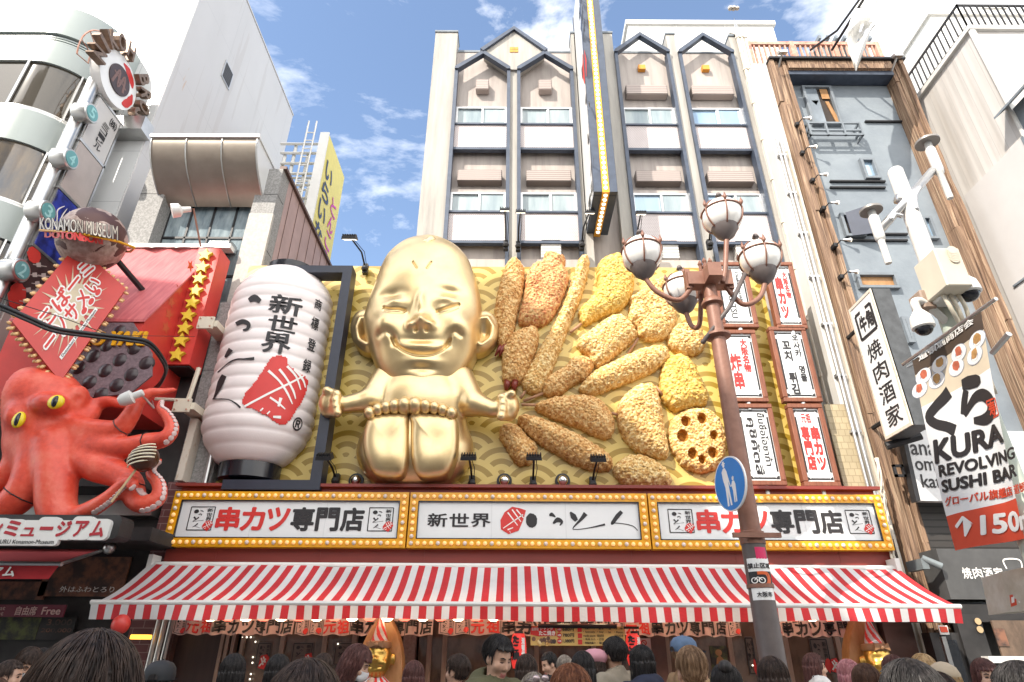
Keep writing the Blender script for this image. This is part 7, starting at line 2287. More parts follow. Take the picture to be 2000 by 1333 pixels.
b = MB(); b.box(sx_(340), sx_(425), SFY + .04, SFY + .1, 0, zt_); part('dark_door', b, mat('door_brown', (.06, .035, .03), .4, var=.15, scale=2, stretch=(5, 1, .5)), sf)
b = MB()
for px in (428, 438, 450, 468): b = MB(); b.box(sx_(px), sx_(px) + .05, SFY - .02, SFY + .12, 0, zt_); part('post', b, 'frame_wood', sf)
for px in (549, 632, 690, 838, 868, 985, 1048, 1160, 1304, 1428, 1538, 1640): b = MB(); b.box(sx_(px) - .035, sx_(px) + .035, SFY, SFY + .1, 0, zt_); part('post', b, 'frame_wood', sf)
b = MB()
b.box(sx_(470), sx_(1640), SFY + .02, SFY + .09, .85, .93)
part('window_frame', b, 'frame_wood', sf)
wins = [(470, 549), (549, 632), (632, 690), (812, 838), (838, 868), (868, 985), (985, 1048), (1048, 1160), (1160, 1265), (1304, 1428), (1428, 1538), (1538, 1640), (1640, 1732)]
for (a, c) in wins:
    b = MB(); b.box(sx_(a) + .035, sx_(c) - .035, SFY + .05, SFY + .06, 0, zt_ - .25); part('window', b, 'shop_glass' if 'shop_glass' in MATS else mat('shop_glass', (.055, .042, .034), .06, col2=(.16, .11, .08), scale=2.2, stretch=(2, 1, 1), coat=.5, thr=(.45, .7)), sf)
def sposter(px, th, Y, fn, nm='window_poster', mt='poster', par=sf):
    x0, x1, z0, z1 = rect(*px, Y); b = MB(); b.box(x0, x1, Y - th, Y, z0, z1); p_ = part(nm, b, mt, par)
    if fn: fn(facemap(x0, x1, z0, z1, Y - th - .001), p_, (z1 - z0) / (x1 - x0))
    return p_
def plogo(m_, p_, asp):
    bk, rd, wh = MB(), MB(), MB(); logo(bk, rd, wh, m_, (.06, .05, .94, .95), asp)
    part('lettering', bk, 'black_ink', p_); part('red_stamp', rd, 'red_ink', p_)
mat('window_poster', (.15, .12, .10), .5, var=.1)
for q_ in ((505, 1255, 525, 1300), (573, 1255, 608, 1300), (655, 1255, 690, 1300), (1453, 1243, 1480, 1320), (1578, 1246, 1628, 1316)): sposter(q_, .01, SFY + .045, plogo, mt='window_poster')
for (px, py) in ((513, 1293), (600, 1290), (1630, 1300)):
    c = P(px, py, SFY + .02); b = MB(); b.poly([c + V((a, 0, d)) for a, d in ((-.06, -.08), (.03, -.10), (.08, .0), (.05, .1), (-.04, .08))]); st_ = part('window_stamp', b, 'red_ink', sf)
    b = MB(); m_ = facemap(c.x - .07, c.x + .07, c.z - .1, c.z + .1, SFY + .018)
    for p_, w in (([(.2, .2), (.8, .7)], .05), ([(.3, .75), (.6, .3)], .05), ([(.5, .85), (.8, .45)], .05)): stroke(b, p_, w, m_, 0, .003, 1.4)
    part('stamp_mark', b, 'white_ink', st_)
b = MB(); rr = random.Random(9)
for (x, y) in [(474 + 8 * i, 1245) for i in range(3)] + [(499, 1254), (494, 1284), (493, 1295), (490, 1317), (488, 1327), (660, 1258), (1470, 1300)]: b.ball(P(x, y, SFY - .01), .014, 8)
part('fairy_light', b, 'lamp_glow', sf, True)
sposter((1235, 1247, 1272, 1270), .01, SFY - .06, lambda m_, p_, a: part('notice_mark', (lambda b: (stroke(b, [(.62 + .14 * math.cos(t * .7), .62 + .2 * math.sin(t * .7)) for t in range(10)], .04, m_, 0, .002, a), stroke(b, [(.53, .76), (.71, .48)], .03, m_, 0, .002, a), b)[2])(MB()), 'red_ink', p_), nm='notice', mt='noren')
sposter((1258, 1280, 1272, 1292), .01, SFY - .06, None, nm='plaque', mt='brown_wall')
def pcat(m_, p_, a):
    b = MB(); disc2(b, (.5, .75), .2, .12, m_, 0, .003); blob(b, [(.2, .1), (.8, .1), (.75, .5), (.55, .65), (.35, .55)], m_, 0, .003); part('picture', b, 'tan_wood', p_)
sposter((1385, 1262, 1425, 1315), .01, SFY + .045, pcat, mt='poster_green')
# noren curtain in panels
nr = thing('shop_curtain', 'pink white shop curtain strip with red and black lettering hung below the awning', 'curtain', (0, 9.5, 1.9))
NY = 9.5
segs = [(334, 572, 1240, ['L', '元', '祖', '串', 'カ', 'ツ', '専', '門', '店']), (574, 845, 1241, ['L', 'L', '元', '祖', '串', 'カ', 'ツ', '専', '門', '店']), (856, 1222, 1241, ['L', 'L', '元', '祖', '串', 'カ', 'ツ', '専', '門', '店', 'L', 'L']), (1222, 1447, 1243, ['元', '祖', '串', 'カ', 'ツ', '専', '門', '店', 'L']), (1500, 1690, 1244, ['祖', '串', 'カ', 'ツ', '専', '門', '店'])]
bk, rd, wh = MB(), MB(), MB(); cl = MB()
for (a, c, yb, items) in segs:
    x0, x1 = P(a, yb, NY).x, P(c, yb, NY).x; z0 = P((a + c) / 2, yb, NY).z; z1 = z0 + .36
    def nm_(u, v, d, x0=x0, x1=x1, z0=z0, z1=z1): return V((x0 + (x1 - x0) * u, NY - d + (.03 * math.sin(u * 31) + .02 * math.sin(u * 67 + 1)) * (1 - v * .7), z0 + (z1 - z0) * v + .012 * math.cos(u * 45) * (1 - v)))
    nU, nV = 60, 4
    n_pan = max(3, len(items) // 2)
    vs = [nm_(i / nU, j / nV, 0) for j in range(nV + 1) for i in range(nU + 1)]
    cl.add(vs, [(j * (nU + 1) + i, j * (nU + 1) + i + 1, (j + 1) * (nU + 1) + i + 1, (j + 1) * (nU + 1) + i) for j in range(nV) for i in range(nU)])
    k = len(items)
    for q_ in range(1, n_pan): stroke(bk, [(q_ / n_pan, 0), (q_ / n_pan, .9)], .012, nm_, 0, .004, .36 / (x1 - x0), 2)
    for i, it in enumerate(items):
        u0, u1 = (i + .1) / k, (i + .92) / k
        if it == 'L': logo(bk, rd, wh, nm_, (u0, .05, u1, .56), .36 * .51 / ((u1 - u0) * (x1 - x0)), .012)
        else: write(rd if it in '元祖' else bk, it, nm_, (u0, .07, u1, .52), .04, 0, d=.014)
part('cloth', cl, 'noren', nr, True); part('lettering', bk, 'black_ink', nr); part('lettering', rd, 'red_ink', nr)
# small round festival lanterns under the valance, extra ones added to light the shop
proto = None
xs_ = [412 + 34.5 * i for i in range(36)]
for i, px in enumerate(xs_):
    p = P(px, 1203, 9.05)
    lab = 'small red and yellow festival lanterns peeping out under the valance'
    if i < 2:
        t = thing('festival_lantern', ('small yellow festival lantern', 'small red festival lantern')[i] + ' peeping out under the awning valance', 'lantern', p, 'festival lanterns under the awning')
        b = MB(); b.ball(p, (.09, .09, .075), 16); part('paper_ball', b, (mat('lantern_lit_yellow', (.95, .74, .46), .5, var=0, emit=5) if i == 0 else mat('lantern_lit_red', (.80, .16, .10), .5, var=0, emit=1.2)) if True else '', t, True)
        b = MB(); b.lathe(p + V((0, 0, .07)), [(.035, -.005), (.035, .03)], 10); b.lathe(p - V((0, 0, .085)), [(.035, 0), (.035, .02)], 10); part('lantern_rim', b, 'black_ink', t)
        proto = (proto or []) + [t]
    else: dup(proto[i % 2], p)
# hanging menu board
x0, x1, z0, z1 = rect(1036, 1223, 1222, 1262, 8.95)
mb_ = thing('menu_board', 'yellow hanging menu board with prices and a photo of fried dough balls', 'menu board', ((x0 + x1) / 2, 8.95, z0))
b = MB(); b.box(x0, x1, 8.95, 8.98, z0, z1); bd = part('board', b, mat('menu_yellow', (.66, .44, .14), .5, var=.06), mb_)
m_ = facemap(x0, x1, z0, z1, 8.948); a_ = (z1 - z0) / (x1 - x0)
bk, rd, wh, br = MB(), MB(), MB(), MB()
blob(rd, [(.0, .98), (.26, .98), (.27, .5), (.08, .46), (.0, .56)], m_, 0, .002)
write(wh, 'ジャンボ', m_, (.10, .80, .24, .94), .03, 0, d=.004); write(wh, 'たこ焼き', m_, (.09, .52, .26, .76), .05, 0, d=.004); write(wh, '道頓堀', m_, (.01, .76, .085, .92), .02, 0, d=.004)
for k, t_ in enumerate(('680円', '780円', '1,080円')):
    v = .74 - k * .30; disc2(rd, (.305, v + .09), .026, .026 / a_, m_, 0, .003); write(bk, t_, m_, (.34, v, .46, v + .19), .03); write(wh, ('6個', '8個', '12個')[k], m_, (.288, v + .04, .322, v + .14), .02, 0, d=.005)
for k in range(3): blob(rd, [(.50, .70 - k * .32), (.545, .70 - k * .32), (.545, .95 - k * .32), (.50, .95 - k * .32)], m_, 0, .003)
for k, row in enumerate((('・特製ソース', '・醤油', '・塩', '・ポン酢'), ('・Specially', '・Soy', '・Salt', '・Ponzu'), ('made sauce', 'sauce', None, 'sauce'), ('・특제 소스', '・간장', '・소금', '・폰즈'), ('・特製的醤汁', '・醤油', '・塩', '・柚子醋'))):
    for j, t_ in enumerate(row):
        if t_: write(bk, t_, m_, (.56 + (0, .145, .25, .33)[j], .83 - k * .185, .56 + (.125, .215, .295, .42)[j], .94 - k * .185), .02)
rr = random.Random(3)
for k in range(16): disc2(br, (.03 + .22 * rr.random(), .06 + .32 * rr.random()), .022, .022 / a_, m_, k % 2, .003 + k * .0002, 10)
part('lettering', bk, 'black_ink', bd); part('red_print', rd, 'red_ink', bd); part('white_print', wh, 'white_ink', bd); part('food_print', br, ['batter_gold', 'poster'], bd)
b = MB(); b.tube([(x0 + .1, 8.96, z1), (x1 - .1, 8.96, z1)], .03, 8)
for x in (x0 + .2, x1 - .2): b.tube([(x, 8.96, z1), (x, 8.96, z1 + .25)], .012, 5)
for x in (x0 - .09, x1 + .09): b.box(x - .1, x + .1, 8.93, 8.97, z1 - .03, z1 + .0)
part('hanger', b, 'dark_metal', mb_)
for (px, yt, yb, lab) in ((1013, 1238, 1306, 'long red paper lantern left of the yellow menu board'), (1240, 1238, 1300, 'long red paper lantern right of the yellow menu board')):
    a, c = P(px, yt, 8.98), P(px, yb, 8.98); h = a.z - c.z; r = .105
    t = thing('red_lantern', lab, 'lantern', c, 'red lanterns beside the menu board')
    b = MB(); b.lathe(c, [(r * (.62 + .38 * math.sin(math.pi * min(max(k / 40, .03), .97)) ** .45) * (1 - .04 * (k % 2)), h * k / 40) for k in range(41)], 20); pb_ = part('paper_body', b, mat('lantern_red', (.62, .03, .025), .5, var=.05, emit=.35) if 'lantern_red' not in MATS else 'lantern_red', t, True)
    b = MB(); b.lathe(a, [(r * .55, -.02), (r * .55, .03)], 14); b.lathe(c - V((0, 0, .03)), [(r * .55, 0), (r * .55, .04)], 14); part('lantern_rim', b, 'black_ink', t)
    b = MB()
    def lm_(u, v, d, c=c, h=h, r=r):
        an = (u - .5) * 1.9; return V((c.x + (r * 1.01 + d) * math.sin(an), 8.98 - (r * 1.01 + d) * math.cos(an), c.z + h * v))
    write(b, 'たこ焼', lm_, (.08, .25, .52, .92), .03, vertical=True); part('lettering', b, 'black_ink', t)
    b = MB(); write(b, '道頓堀', lm_, (.68, .3, .92, .88), .02, vertical=True); part('lettering', b, 'white_ink', t)
# ---- seated golden figures with striped cone hats
def small_statue(px, lab):
    Yc = 9.15
    c = P(px, 1288, Yc); s = 1.0
    t = thing('seated_statue', lab, 'statue', (c.x, Yc, 0), 'seated golden statues at the shop front')
    o = V((c.x, Yc, c.z))
    b = MB(); out = [(0, .60), (.10, .50), (.22, .30), (.30, .05), (.33, -.3), (.33, -.9), (.33, -c.z + .35), (-.33, -c.z + .35), (-.33, -.9), (-.33, -.3), (-.30, .05), (-.22, .30), (-.10, .50)]
    oo = crom(np.array(out), 4); ringmesh(np.array([(o.x + x, o.z + z) for x, z in oo]), Yc + .22, .10, 6, .3, back=.12, mb=b); part('flame_back', b, 'tan_wood', t, 40)
    b = MB(); b.bbox(o.x - .42, o.x + .42, Yc - .4, Yc + .45, 0, .35, .02); part('plinth', b, 'brown_wall', t)
    G_, gx_, gy_, gz_ = grid3(o.x - .42, o.x + .42, Yc - .42, Yc + .25, .33, o.z + .26, .022)
    F = ell(G_, (o.x, Yc + .02, o.z - .62), (.28, .22, .42)); F = sm(F, ell(G_, (o.x, Yc, o.z - .95), (.32, .28, .3)), .12)
    for s_ in (-1, 1):
        F = sm(F, cap(G_, (o.x + s_ * .22, Yc, o.z - .38), (o.x + s_ * .33, Yc - .08, o.z - .75), .09, .07), .06); F = sm(F, cap(G_, (o.x + s_ * .13, Yc - .05, .55), (o.x + s_ * .15, Yc - .33, .5), .13, .12), .06)
        F = sm(F, ell(G_, (o.x + s_ * .205, Yc + .02, o.z + .0), (.03, .04, .075)), .03)
    F = sm(F, ell(G_, (o.x, Yc - .02, o.z + .02), (.175, .17, .22)), .04); F = sm(F, ell(G_, (o.x, Yc - .06, o.z - .09), (.15, .13, .12)), .05)
    F = sm(F, ell(G_, (o.x, Yc - .20, o.z + .0), (.035, .04, .04)), .03)
    for s_ in (-1, 1):
        F = sm(F, ell(G_, (o.x + s_ * .09, Yc - .14, o.z - .05), (.06, .05, .05)), .03)
        F = F + .02 * np.exp(-(((G_[0] - o.x - s_ * .075) / .05) ** 2 + ((G_[2] - o.z - .055) / .012) ** 2)) * (G_[1] < Yc)
    mz_ = o.z - .10 + ((G_[0] - o.x) / .12) ** 2 * .035
    F = F + .025 * np.exp(-((G_[2] - mz_) / .012) ** 2) * (np.abs(G_[0] - o.x) < .12) * (G_[1] < Yc)
    part('body', organic(F, gx_, gy_, gz_), 'gold_shop', t, True)
    b = MB(); n = 60; m = 30
    for i in range(n):
        for j in range(m):
            v = []
            for (a, e) in ((i, j), (i + 1, j), (i + 1, j + 1), (i, j + 1)):
                an = 2 * math.pi * a / n; r = .115 * (1 - e / m) + .004; v.append((o.x + r * math.cos(an), Yc - .0 + r * math.sin(an), o.z + .19 + .40 * e / m))
            b.add(v, [(0, 1, 2, 3)], int((i / n * 5 + j / m * 2.2) * 2) % 2)
    part('cone_hat', b, ['red_ink', 'awning_white'], t)
    b = MB(); b.lathe((o.x, Yc - .01, o.z + .13), [(.165, 0), (.175, .02), (.165, .075), (.12, .09)], 24)
    for s_ in (-1, 1): b.prism([(o.x, Yc - .2, o.z + .17), (o.x + s_ * .09, Yc - .2, o.z + .22), (o.x + s_ * .10, Yc - .2, o.z + .13)], (0, .04, 0))
    b.ball((o.x, Yc - .195, o.z + .17), .028, 8); part('bow_band', b, mat('bow_brown', (.30, .15, .07), .45, var=.1) if 'bow_brown' not in MATS else 'bow_brown', t, 40)
    b = MB()
    for i in range(24):
        a0, a1 = 2 * math.pi * i / 24, 2 * math.pi * (i + 1) / 24
        b.add([(o.x + .10 * math.cos(a0), Yc + .08 * math.sin(a0), o.z - .20), (o.x + .10 * math.cos(a1), Yc + .08 * math.sin(a1), o.z - .20), (o.x + .31 * math.cos(a1), Yc - .02 + .27 * math.sin(a1), o.z - .36), (o.x + .31 * math.cos(a0), Yc - .02 + .27 * math.sin(a0), o.z - .36)], [(0, 3, 2, 1)], i % 2)
    part('striped_collar', b, ['red_ink', 'awning_white'], t)
    return t
s1_ = small_statue(738, 'seated golden statue with striped cone hat, face visible, beside the masked woman')
c = P(1716, 1300, 9.15)
dup(s1_, (c.x, 9.15, 0), 'seated golden statue with striped cone hat at the right end of the shop front')
# right hand shop door, notices
rs = thing('glass_shop_door', 'dark framed glass door and windows of the grill below the dark sign', 'shop', (8.3, 9.9, 0))
def bx4(px, y0, y1, nm, mt, par, Y):
    x0, x1, z0, z1 = rect(*px, Y); b = MB(); b.box(x0, x1, Y, Y + y1, z0, z1); return part(nm, b, mt, par)
p_ = bx4((1815, 1236, 1935, 1420), 0, .2, 'door_frame', 'dark_wall', rs, 9.7); bx4((1842, 1250, 1918, 1420), 0, .03, 'door_glass', 'dark_glass', rs, 9.68)
bx4((1770, 1180, 2080, 1216), 0, .3, 'lintel', 'dark_wall', rs, 9.8); bx4((1912, 1200, 1930, 1420), 0, .1, 'frame', 'dark_wall', rs, 9.65)
bx4((1936, 1212, 2060, 1288), 0, .03, 'window', 'shop_glass', rs, 9.75); bx4((1940, 1228, 1972, 1262), 0, .015, 'window_poster', 'poster', rs, 9.73); bx4((1930, 1282, 2080, 1296), 0, .3, 'counter', 'white_paint', rs, 9.5)
x0, x1, z0, z1 = rect(1832, 1222, 1855, 1240, 9.62); b = MB(); b.box(x0, x1, 9.62, 9.64, z0, z1); nt_ = single('red_notice', 'small white edged red notice on the foot of the timber post', 'notice', b, 'white_paint'); b = MB(); b.box(x0 + .015, x1 - .015, 9.612, 9.62, z0 + .03, z1 - .015); part('red_field', b, 'banner_red', nt_)
b = MB()
for (px, py) in ((1910, 1214), (1914, 1230)): b.lathe(P(px, py, 9.63), [(.045, 0), (.045, .006)], 18, axis=(0, -1, 0))
part('round_sticker', b, 'kraft', rs)
b = MB(); p = P(1846, 1270, 9.55); b.box(p.x - .03, p.x + .03, 9.5, 9.55, 0, 1.9); part('door_handle', b, 'steel', rs)
b = MB(); x0 = P(262, 1240, 9.8).x; 
for px in (300, 312): q_ = P(px, 1260, 10.0); b.tube([(q_.x, 10.0, 0), (q_.x, 10.0, 2.6)], .045, 10)
single('drainpipe', 'pair of grey pipes beside the dark door at the left end of the shop', 'pipe', b, 'steel', smooth=40)
b = MB(); p = P(274, 1243, 9.6); b.bbox(p.x - .12, p.x + .12, 9.55, 9.7, p.z - .04, p.z + .02, .01); single('amber_lamp', 'small glowing amber light by the tiled pier', 'lamp', b, mat('amber', (1.0, .45, .06), .3, var=0, emit=1.2))
# ================================================================ people
PC = {}
def axis(lo, hi, f0, f1, hf, hc):
    out = [lo]
    while out[-1] < hi:
        x = out[-1]; out.append(x + (hf if f0 - hc <= x <= f1 else hc))
    return np.array(out)
HP = (0, -.01, 1.50)       # neck pivot
def headspace(Gr, pitch):
    """coordinates turned back so that a nodding head is modelled upright"""
    a = R(pitch); y, z = Gr[1] - HP[1], Gr[2] - HP[2]
    return (Gr[0], HP[1] + y * math.cos(a) + -z * math.sin(a) * 1 + 0 * Gr[0], HP[2] + y * math.sin(a) + z * math.cos(a))
def pgrid(z0, z1, x0=-.36, x1=.36, y0=-.24, y1=.3, hf=.0075, hc=.018):
    xs, ys, zs = axis(x0, x1, -.11, .11, hf, hc), axis(y0, y1, -.15, .15, hf, hc), axis(z0, z1, 1.37, 1.8, hf, hc)
    return (xs[:, None, None], ys[None, :, None], zs[None, None, :]), xs, ys, zs
ARMS = {'down': [((.185, -.01, 1.385), (.225, -.03, 1.13), (.225, .04, .88), (.22, .06, .80))] * 2,
        'phone': [((.185, -.01, 1.385), (.21, .02, 1.12), (.10, .24, 1.16), (.07, .27, 1.20))] * 2,
        'chin': [((.185, -.01, 1.385), (.225, -.03, 1.13), (.225, .04, .88), (.22, .06, .80)), ((.185, -.01, 1.385), (.20, .10, 1.17), (.07, .16, 1.36), (.05, .16, 1.43))]}
def limbs(F, G_, infl, arms, k=.03):
    for s, (sh, el_, wr, hd) in zip((-1, 1), ARMS[arms]):
        m = lambda p: (p[0] * s, p[1], p[2])
        F = sm(F, cap(G_, m(sh), m(el_), .052 + infl, .042 + infl), k); F = sm(F, cap(G_, m(el_), m(wr), .040 + infl, .028 + infl), k)
    return F
def body_mesh(pitch, arms):
    key = ('b', pitch, arms)
    if key in PC: return PC[key]
    G_, xs, ys, zs = pgrid(-.01, 1.75)
    F = ell(G_, (0, -.01, 1.22), (.165, .105, .22)); F = sm(F, ell(G_, (0, -.005, .98), (.16, .105, .16)), .08)
    F = sm(F, cap(G_, (-.15, -.01, 1.385), (.15, -.01, 1.385), .06, .06), .06)
    F = sm(F, cap(G_, (0, -.02, 1.38), (0, .0, 1.53), .056, .052), .03)
    F = limbs(F, G_, 0, arms)
    for s in (-1, 1):
        F = sm(F, cap(G_, (s * .085, -.005, .90), (s * .095, .01, .49), .085, .058), .03); F = sm(F, cap(G_, (s * .095, .01, .49), (s * .10, -.02, .08), .056, .038), .02); F = sm(F, cap(G_, (s * .10, -.02, .045), (s * .11, .15, .03), .042, .03), .03)
        wr, hd = [(p[0] * s, p[1], p[2]) for p in ARMS[arms][0 if s < 0 else 1][2:]]
        wv, hv = np.array(wr), np.array(hd); dv = hv - wv; dv = dv / np.linalg.norm(dv); sd = np.cross(dv, (1, 0, 0)); sd = sd / (np.linalg.norm(sd) + 1e-9)
        F = sm(F, cap(G_, wv, hv, .028, .034), .015)
        for f in range(4):
            b0 = hv + sd * (.026 - .0175 * f); L = (.062, .072, .068, .052)[f]
            F = sm(F, cap(G_, b0, b0 + dv * L * .6 + np.array((-s * .008, 0, 0)), .0095, .009), .006); F = np.minimum(F, cap(G_, b0 + dv * L * .6 + np.array((-s * .008, 0, 0)), b0 + dv * L + np.array((-s * .026, 0, 0)), .009, .0075))
        b0 = wv + dv * .03 + sd * .028; F = sm(F, cap(G_, b0, b0 + sd * .03 + dv * .035, .012, .010), .008)
    H = headspace(G_, pitch)
    h = ell(H, (0, -.012, 1.625), (.074, .094, .092)); h = sm(h, ell(H, (0, .022, 1.565), (.062, .066, .085)), .04)
    h = sm(h, ell(H, (0, .060, 1.492), (.030, .026, .022)), .03)
    h = sm(h, cap(H, (0, .083, 1.600), (0, .100, 1.563), .010, .014), .018); h = sm(h, cap(H, (-.013, .088, 1.556), (.013, .088, 1.556), .008, .008), .01)
    h = sm(h, cap(H, (-.016, .083, 1.522), (.016, .083, 1.522), .0075, .0075), .008); h = sm(h, cap(H, (-.013, .082, 1.511), (.013, .082, 1.511), .008, .008), .006)
    for s in (-1, 1):
        h = h + .010 * np.exp(-(((H[0] - s * .031) / .018) ** 2 + ((H[2] - 1.600) / .010) ** 2 + ((H[1] - .08) / .04) ** 2))
        h = sm(h, ell(H, (s * .045, .060, 1.565), (.022, .02, .022)), .03)
        h = sm(h, ell(H, (s * .076, -.01, 1.585), (.010, .022, .032)), .01)
    F = sm(F, h, .03)
    mb = organic(F, xs, ys, zs)
    me = mesh_obj('body', mb, ['skin', 'lip'], None, True, loc=(0, 0, 0))
    vs = np.array(mb.v); ce = vs[np.array(mb.f)].mean(1)
    a = R(pitch); y, z = ce[:, 1] - HP[1], ce[:, 2] - HP[2]
    hy, hz = HP[1] + y * math.cos(a) - z * math.sin(a), HP[2] + y * math.sin(a) + z * math.cos(a)
    lip = (np.abs(ce[:, 0]) < .024) & (hz > 1.504) & (hz < 1.528) & (hy > .078)
    me.data.polygons.foreach_set('material_index', lip.astype(int)); m = me.data; bpy.data.objects.remove(me)
    PC[key] = m; return m
def coat_mesh(kind, arms):
    key = ('c', kind, arms)
    if key in PC: return PC[key]
    xs, ys, zs = np.arange(-.40, .41, .016), np.arange(-.28, .34, .016), np.arange(.55, 1.62, .016)
    G_ = (xs[:, None, None], ys[None, :, None], zs[None, None, :])
    F = ell(G_, (0, -.01, 1.22), (.205, .145, .25)); F = sm(F, ell(G_, (0, -.005, .93), (.215, .155, .27)), .10)
    F = sm(F, cap(G_, (-.155, -.01, 1.375), (.155, -.01, 1.375), .085, .085), .06); F = limbs(F, G_, .026, arms, .03)
    F = sm(F, cap(G_, (0, -.02, 1.40), (0, -.015, 1.455), .095, .085), .04)
    if kind == 'hood': F = sm(F, ell(G_, (0, -.105, 1.43), (.15, .085, .10)), .05)
    if kind == 'fur': F = sm(F, cap(G_, (-.1, .0, 1.40), (.1, .0, 1.40), .12, .12), .05)
    F = np.maximum(F, -cap(G_, (0, -.01, 1.43), (0, .0, 1.7), .066, .07))
    F = F + .006 * np.sin(G_[2] * 55 + G_[0] * 18) * np.sin(G_[0] * 31 + G_[1] * 20) + (.012 * np.sin(G_[0] * 140) * np.sin(G_[1] * 150) * np.sin(G_[2] * 145) if kind == 'fur' else 0)
    o = mesh_obj('coat', organic(F, xs, ys, zs), ['skin'], None, True, loc=(0, 0, 0)); m = o.data; bpy.data.objects.remove(o)
    PC[key] = m; return m
def trouser_mesh():
    if 't' in PC: return PC['t']
    xs, ys, zs = np.arange(-.22, .23, .018), np.arange(-.18, .18, .018), np.arange(.03, 1.02, .018)
    G_ = (xs[:, None, None], ys[None, :, None], zs[None, None, :])
    F = ell(G_, (0, -.005, .95), (.175, .125, .15))
    for s in (-1, 1): F = sm(F, cap(G_, (s * .085, -.005, .88), (s * .098, .0, .1), .095, .065), .03)
    F = np.maximum(F, .06 - G_[2])
    o = mesh_obj('trousers', organic(F, xs, ys, zs), ['skin'], None, True, loc=(0, 0, 0)); PC['t'] = o.data; bpy.data.objects.remove(o)
    return PC['t']
def shoe_mesh():
    if 's' in PC: return PC['s']
    mb = MB()
    for s in (-1, 1): mb.ball((s * .105, .06, .035), (.052, .135, .05), 14)
    o = mesh_obj('shoes', mb, ['black_gloss'], None, True, loc=(0, 0, 0)); PC['s'] = o.data; bpy.data.objects.remove(o); return PC['s']
CR = (0, -.015, 1.618)
def hair_mesh(style, pitch):
    key = ('h', style, pitch)
    if key in PC: return PC[key]
    G_, xs, ys, zs = pgrid(1.02 if style in ('long', 'pony') else 1.30, 1.80, -.16, .16, -.24, .17, .0075, .012)
    H = headspace(G_, pitch) if style not in ('x',) else G_
    an = np.arctan2(H[0], H[1] + .03)
    tex = .0035 * np.sin(an * 23 + H[2] * 9) + .0025 * np.sin(an * 41 - H[2] * 14 + 1)
    vol = {'short': 1.0, 'messy': 1.07, 'bowl': 1.06, 'long': 1.05, 'bob': 1.07, 'pony': 1.0, 'crop': .97, 'under': .985}[style]
    F = ell(H, (0, -.016, 1.628), (.090 * vol, .110 * vol, .106 * vol))
    face = np.maximum(-(H[1] - .035), (H[2] - (1.655 if style in ('bowl', 'long', 'bob') else 1.675)))     # negative inside the face opening
    F = np.maximum(F, -np.maximum(np.maximum(.030 - H[1], H[2] - (1.645 if style in ('bowl', 'long', 'bob') else 1.668)), np.abs(H[0]) - (.066 if style in ('long', 'bob') else .2)))
    if style in ('short', 'messy', 'crop', 'pony', 'under'):
        cutz = 1.535 + .35 * np.maximum(H[1] + .05, 0)
        F = np.maximum(F, cutz - H[2])
        F = np.maximum(F, -ell(H, (.085, -.005, 1.575), (.03, .035, .045))); F = np.maximum(F, -ell(H, (-.085, -.005, 1.575), (.03, .035, .045)))
    if style == 'bowl':
        F = np.maximum(F, 1.545 - H[2]); F = np.maximum(F, -ell(H, (.09, .0, 1.56), (.03, .03, .04))); F = np.maximum(F, -ell(H, (-.09, .0, 1.56), (.03, .03, .04)))
    low = None
    if style in ('long', 'bob'):
        zl = 1.10 if style == 'long' else 1.44
        dr = np.maximum(np.abs(H[2] - (1.60 + zl) / 2) - (1.60 - zl) / 2, np.sqrt((H[0] / .096) ** 2 + ((H[1] + .035) / .098) ** 2) * .09 - .09)
        dr = np.maximum(dr, -(np.sqrt((H[0] / .066) ** 2 + ((H[1] - .04) / .085) ** 2) * .07 - .07))
        F = sm(F, dr, .03)
        # keep the face free
        F = np.maximum(F, -np.maximum(np.maximum(.035 - H[1], H[2] - 1.645), np.abs(H[0]) - .060))
    if style == 'pony':
        F = sm(F, cap(H, (0, -.11, 1.66), (0, -.17, 1.60), .03, .034), .02); F = sm(F, cap(H, (0, -.17, 1.60), (.01, -.19, 1.38), .034, .015), .02)
    F = F + tex
    mb = organic(F, xs, ys, zs)
    # loose strands lying on the hair
    rr = random.Random(hash(style) % 1000 if False else len(style) * 7 + pitch)
    a = R(-pitch)
    def back(x, y, z):
        y -= HP[1]; z -= HP[2]
        return (x, HP[1] + y * math.cos(a) - z * math.sin(a), HP[2] + y * math.sin(a) + z * math.cos(a))
    for i in range(420):
        ph = rr.uniform(0, 2 * math.pi); ex = rr.uniform(1.0, 1.045)
        bang = math.cos(ph) > .55
        end = (rr.uniform(.95, 1.25) if bang and style in ('bowl', 'long', 'bob') else rr.uniform(.7, .95) if bang else rr.uniform(1.45, 1.58) if style in ('long', 'bob') else rr.uniform(1.5, 1.9))
        pts = []
        st = rr.uniform(.0, .7)
        for k in range(8):
            t = st + (end - st) * k / 7
            w = .04 * math.sin(k * .9 + i)
            rx = .0915 * vol * ex; ry = .1115 * vol * ex; rz = .1075 * vol * ex
            lift = (.012 * (k / 7) ** 2 if style in ('messy', 'bowl') else .0)
            pts.append((rx * math.sin(t) * math.sin(ph + w) * (1 + lift * 8), -.016 + ry * math.sin(t) * math.cos(ph + w) * (1 + lift * 4), 1.628 + rz * math.cos(t)))
        if style in ('long', 'bob') and not bang:
            x, y, z = pts[-1]; zl = (1.10 if style == 'long' else 1.43) + rr.uniform(-.03, .05)
            for k in range(1, 6): pts.append((x * (1.02) + rr.uniform(-.004, .004), y * 1.0 - .004 + rr.uniform(-.004, .004), z + (zl - z) * k / 5))
        mb.tube([back(*p) for p in pts], [.0013] * (len(pts) - 1) + [.0004], 3, 0, False)
    o = mesh_obj('hair', mb, ['skin'], None, True, loc=(0, 0, 0)); PC[key] = o.data; bpy.data.objects.remove(o)
    return PC[key]
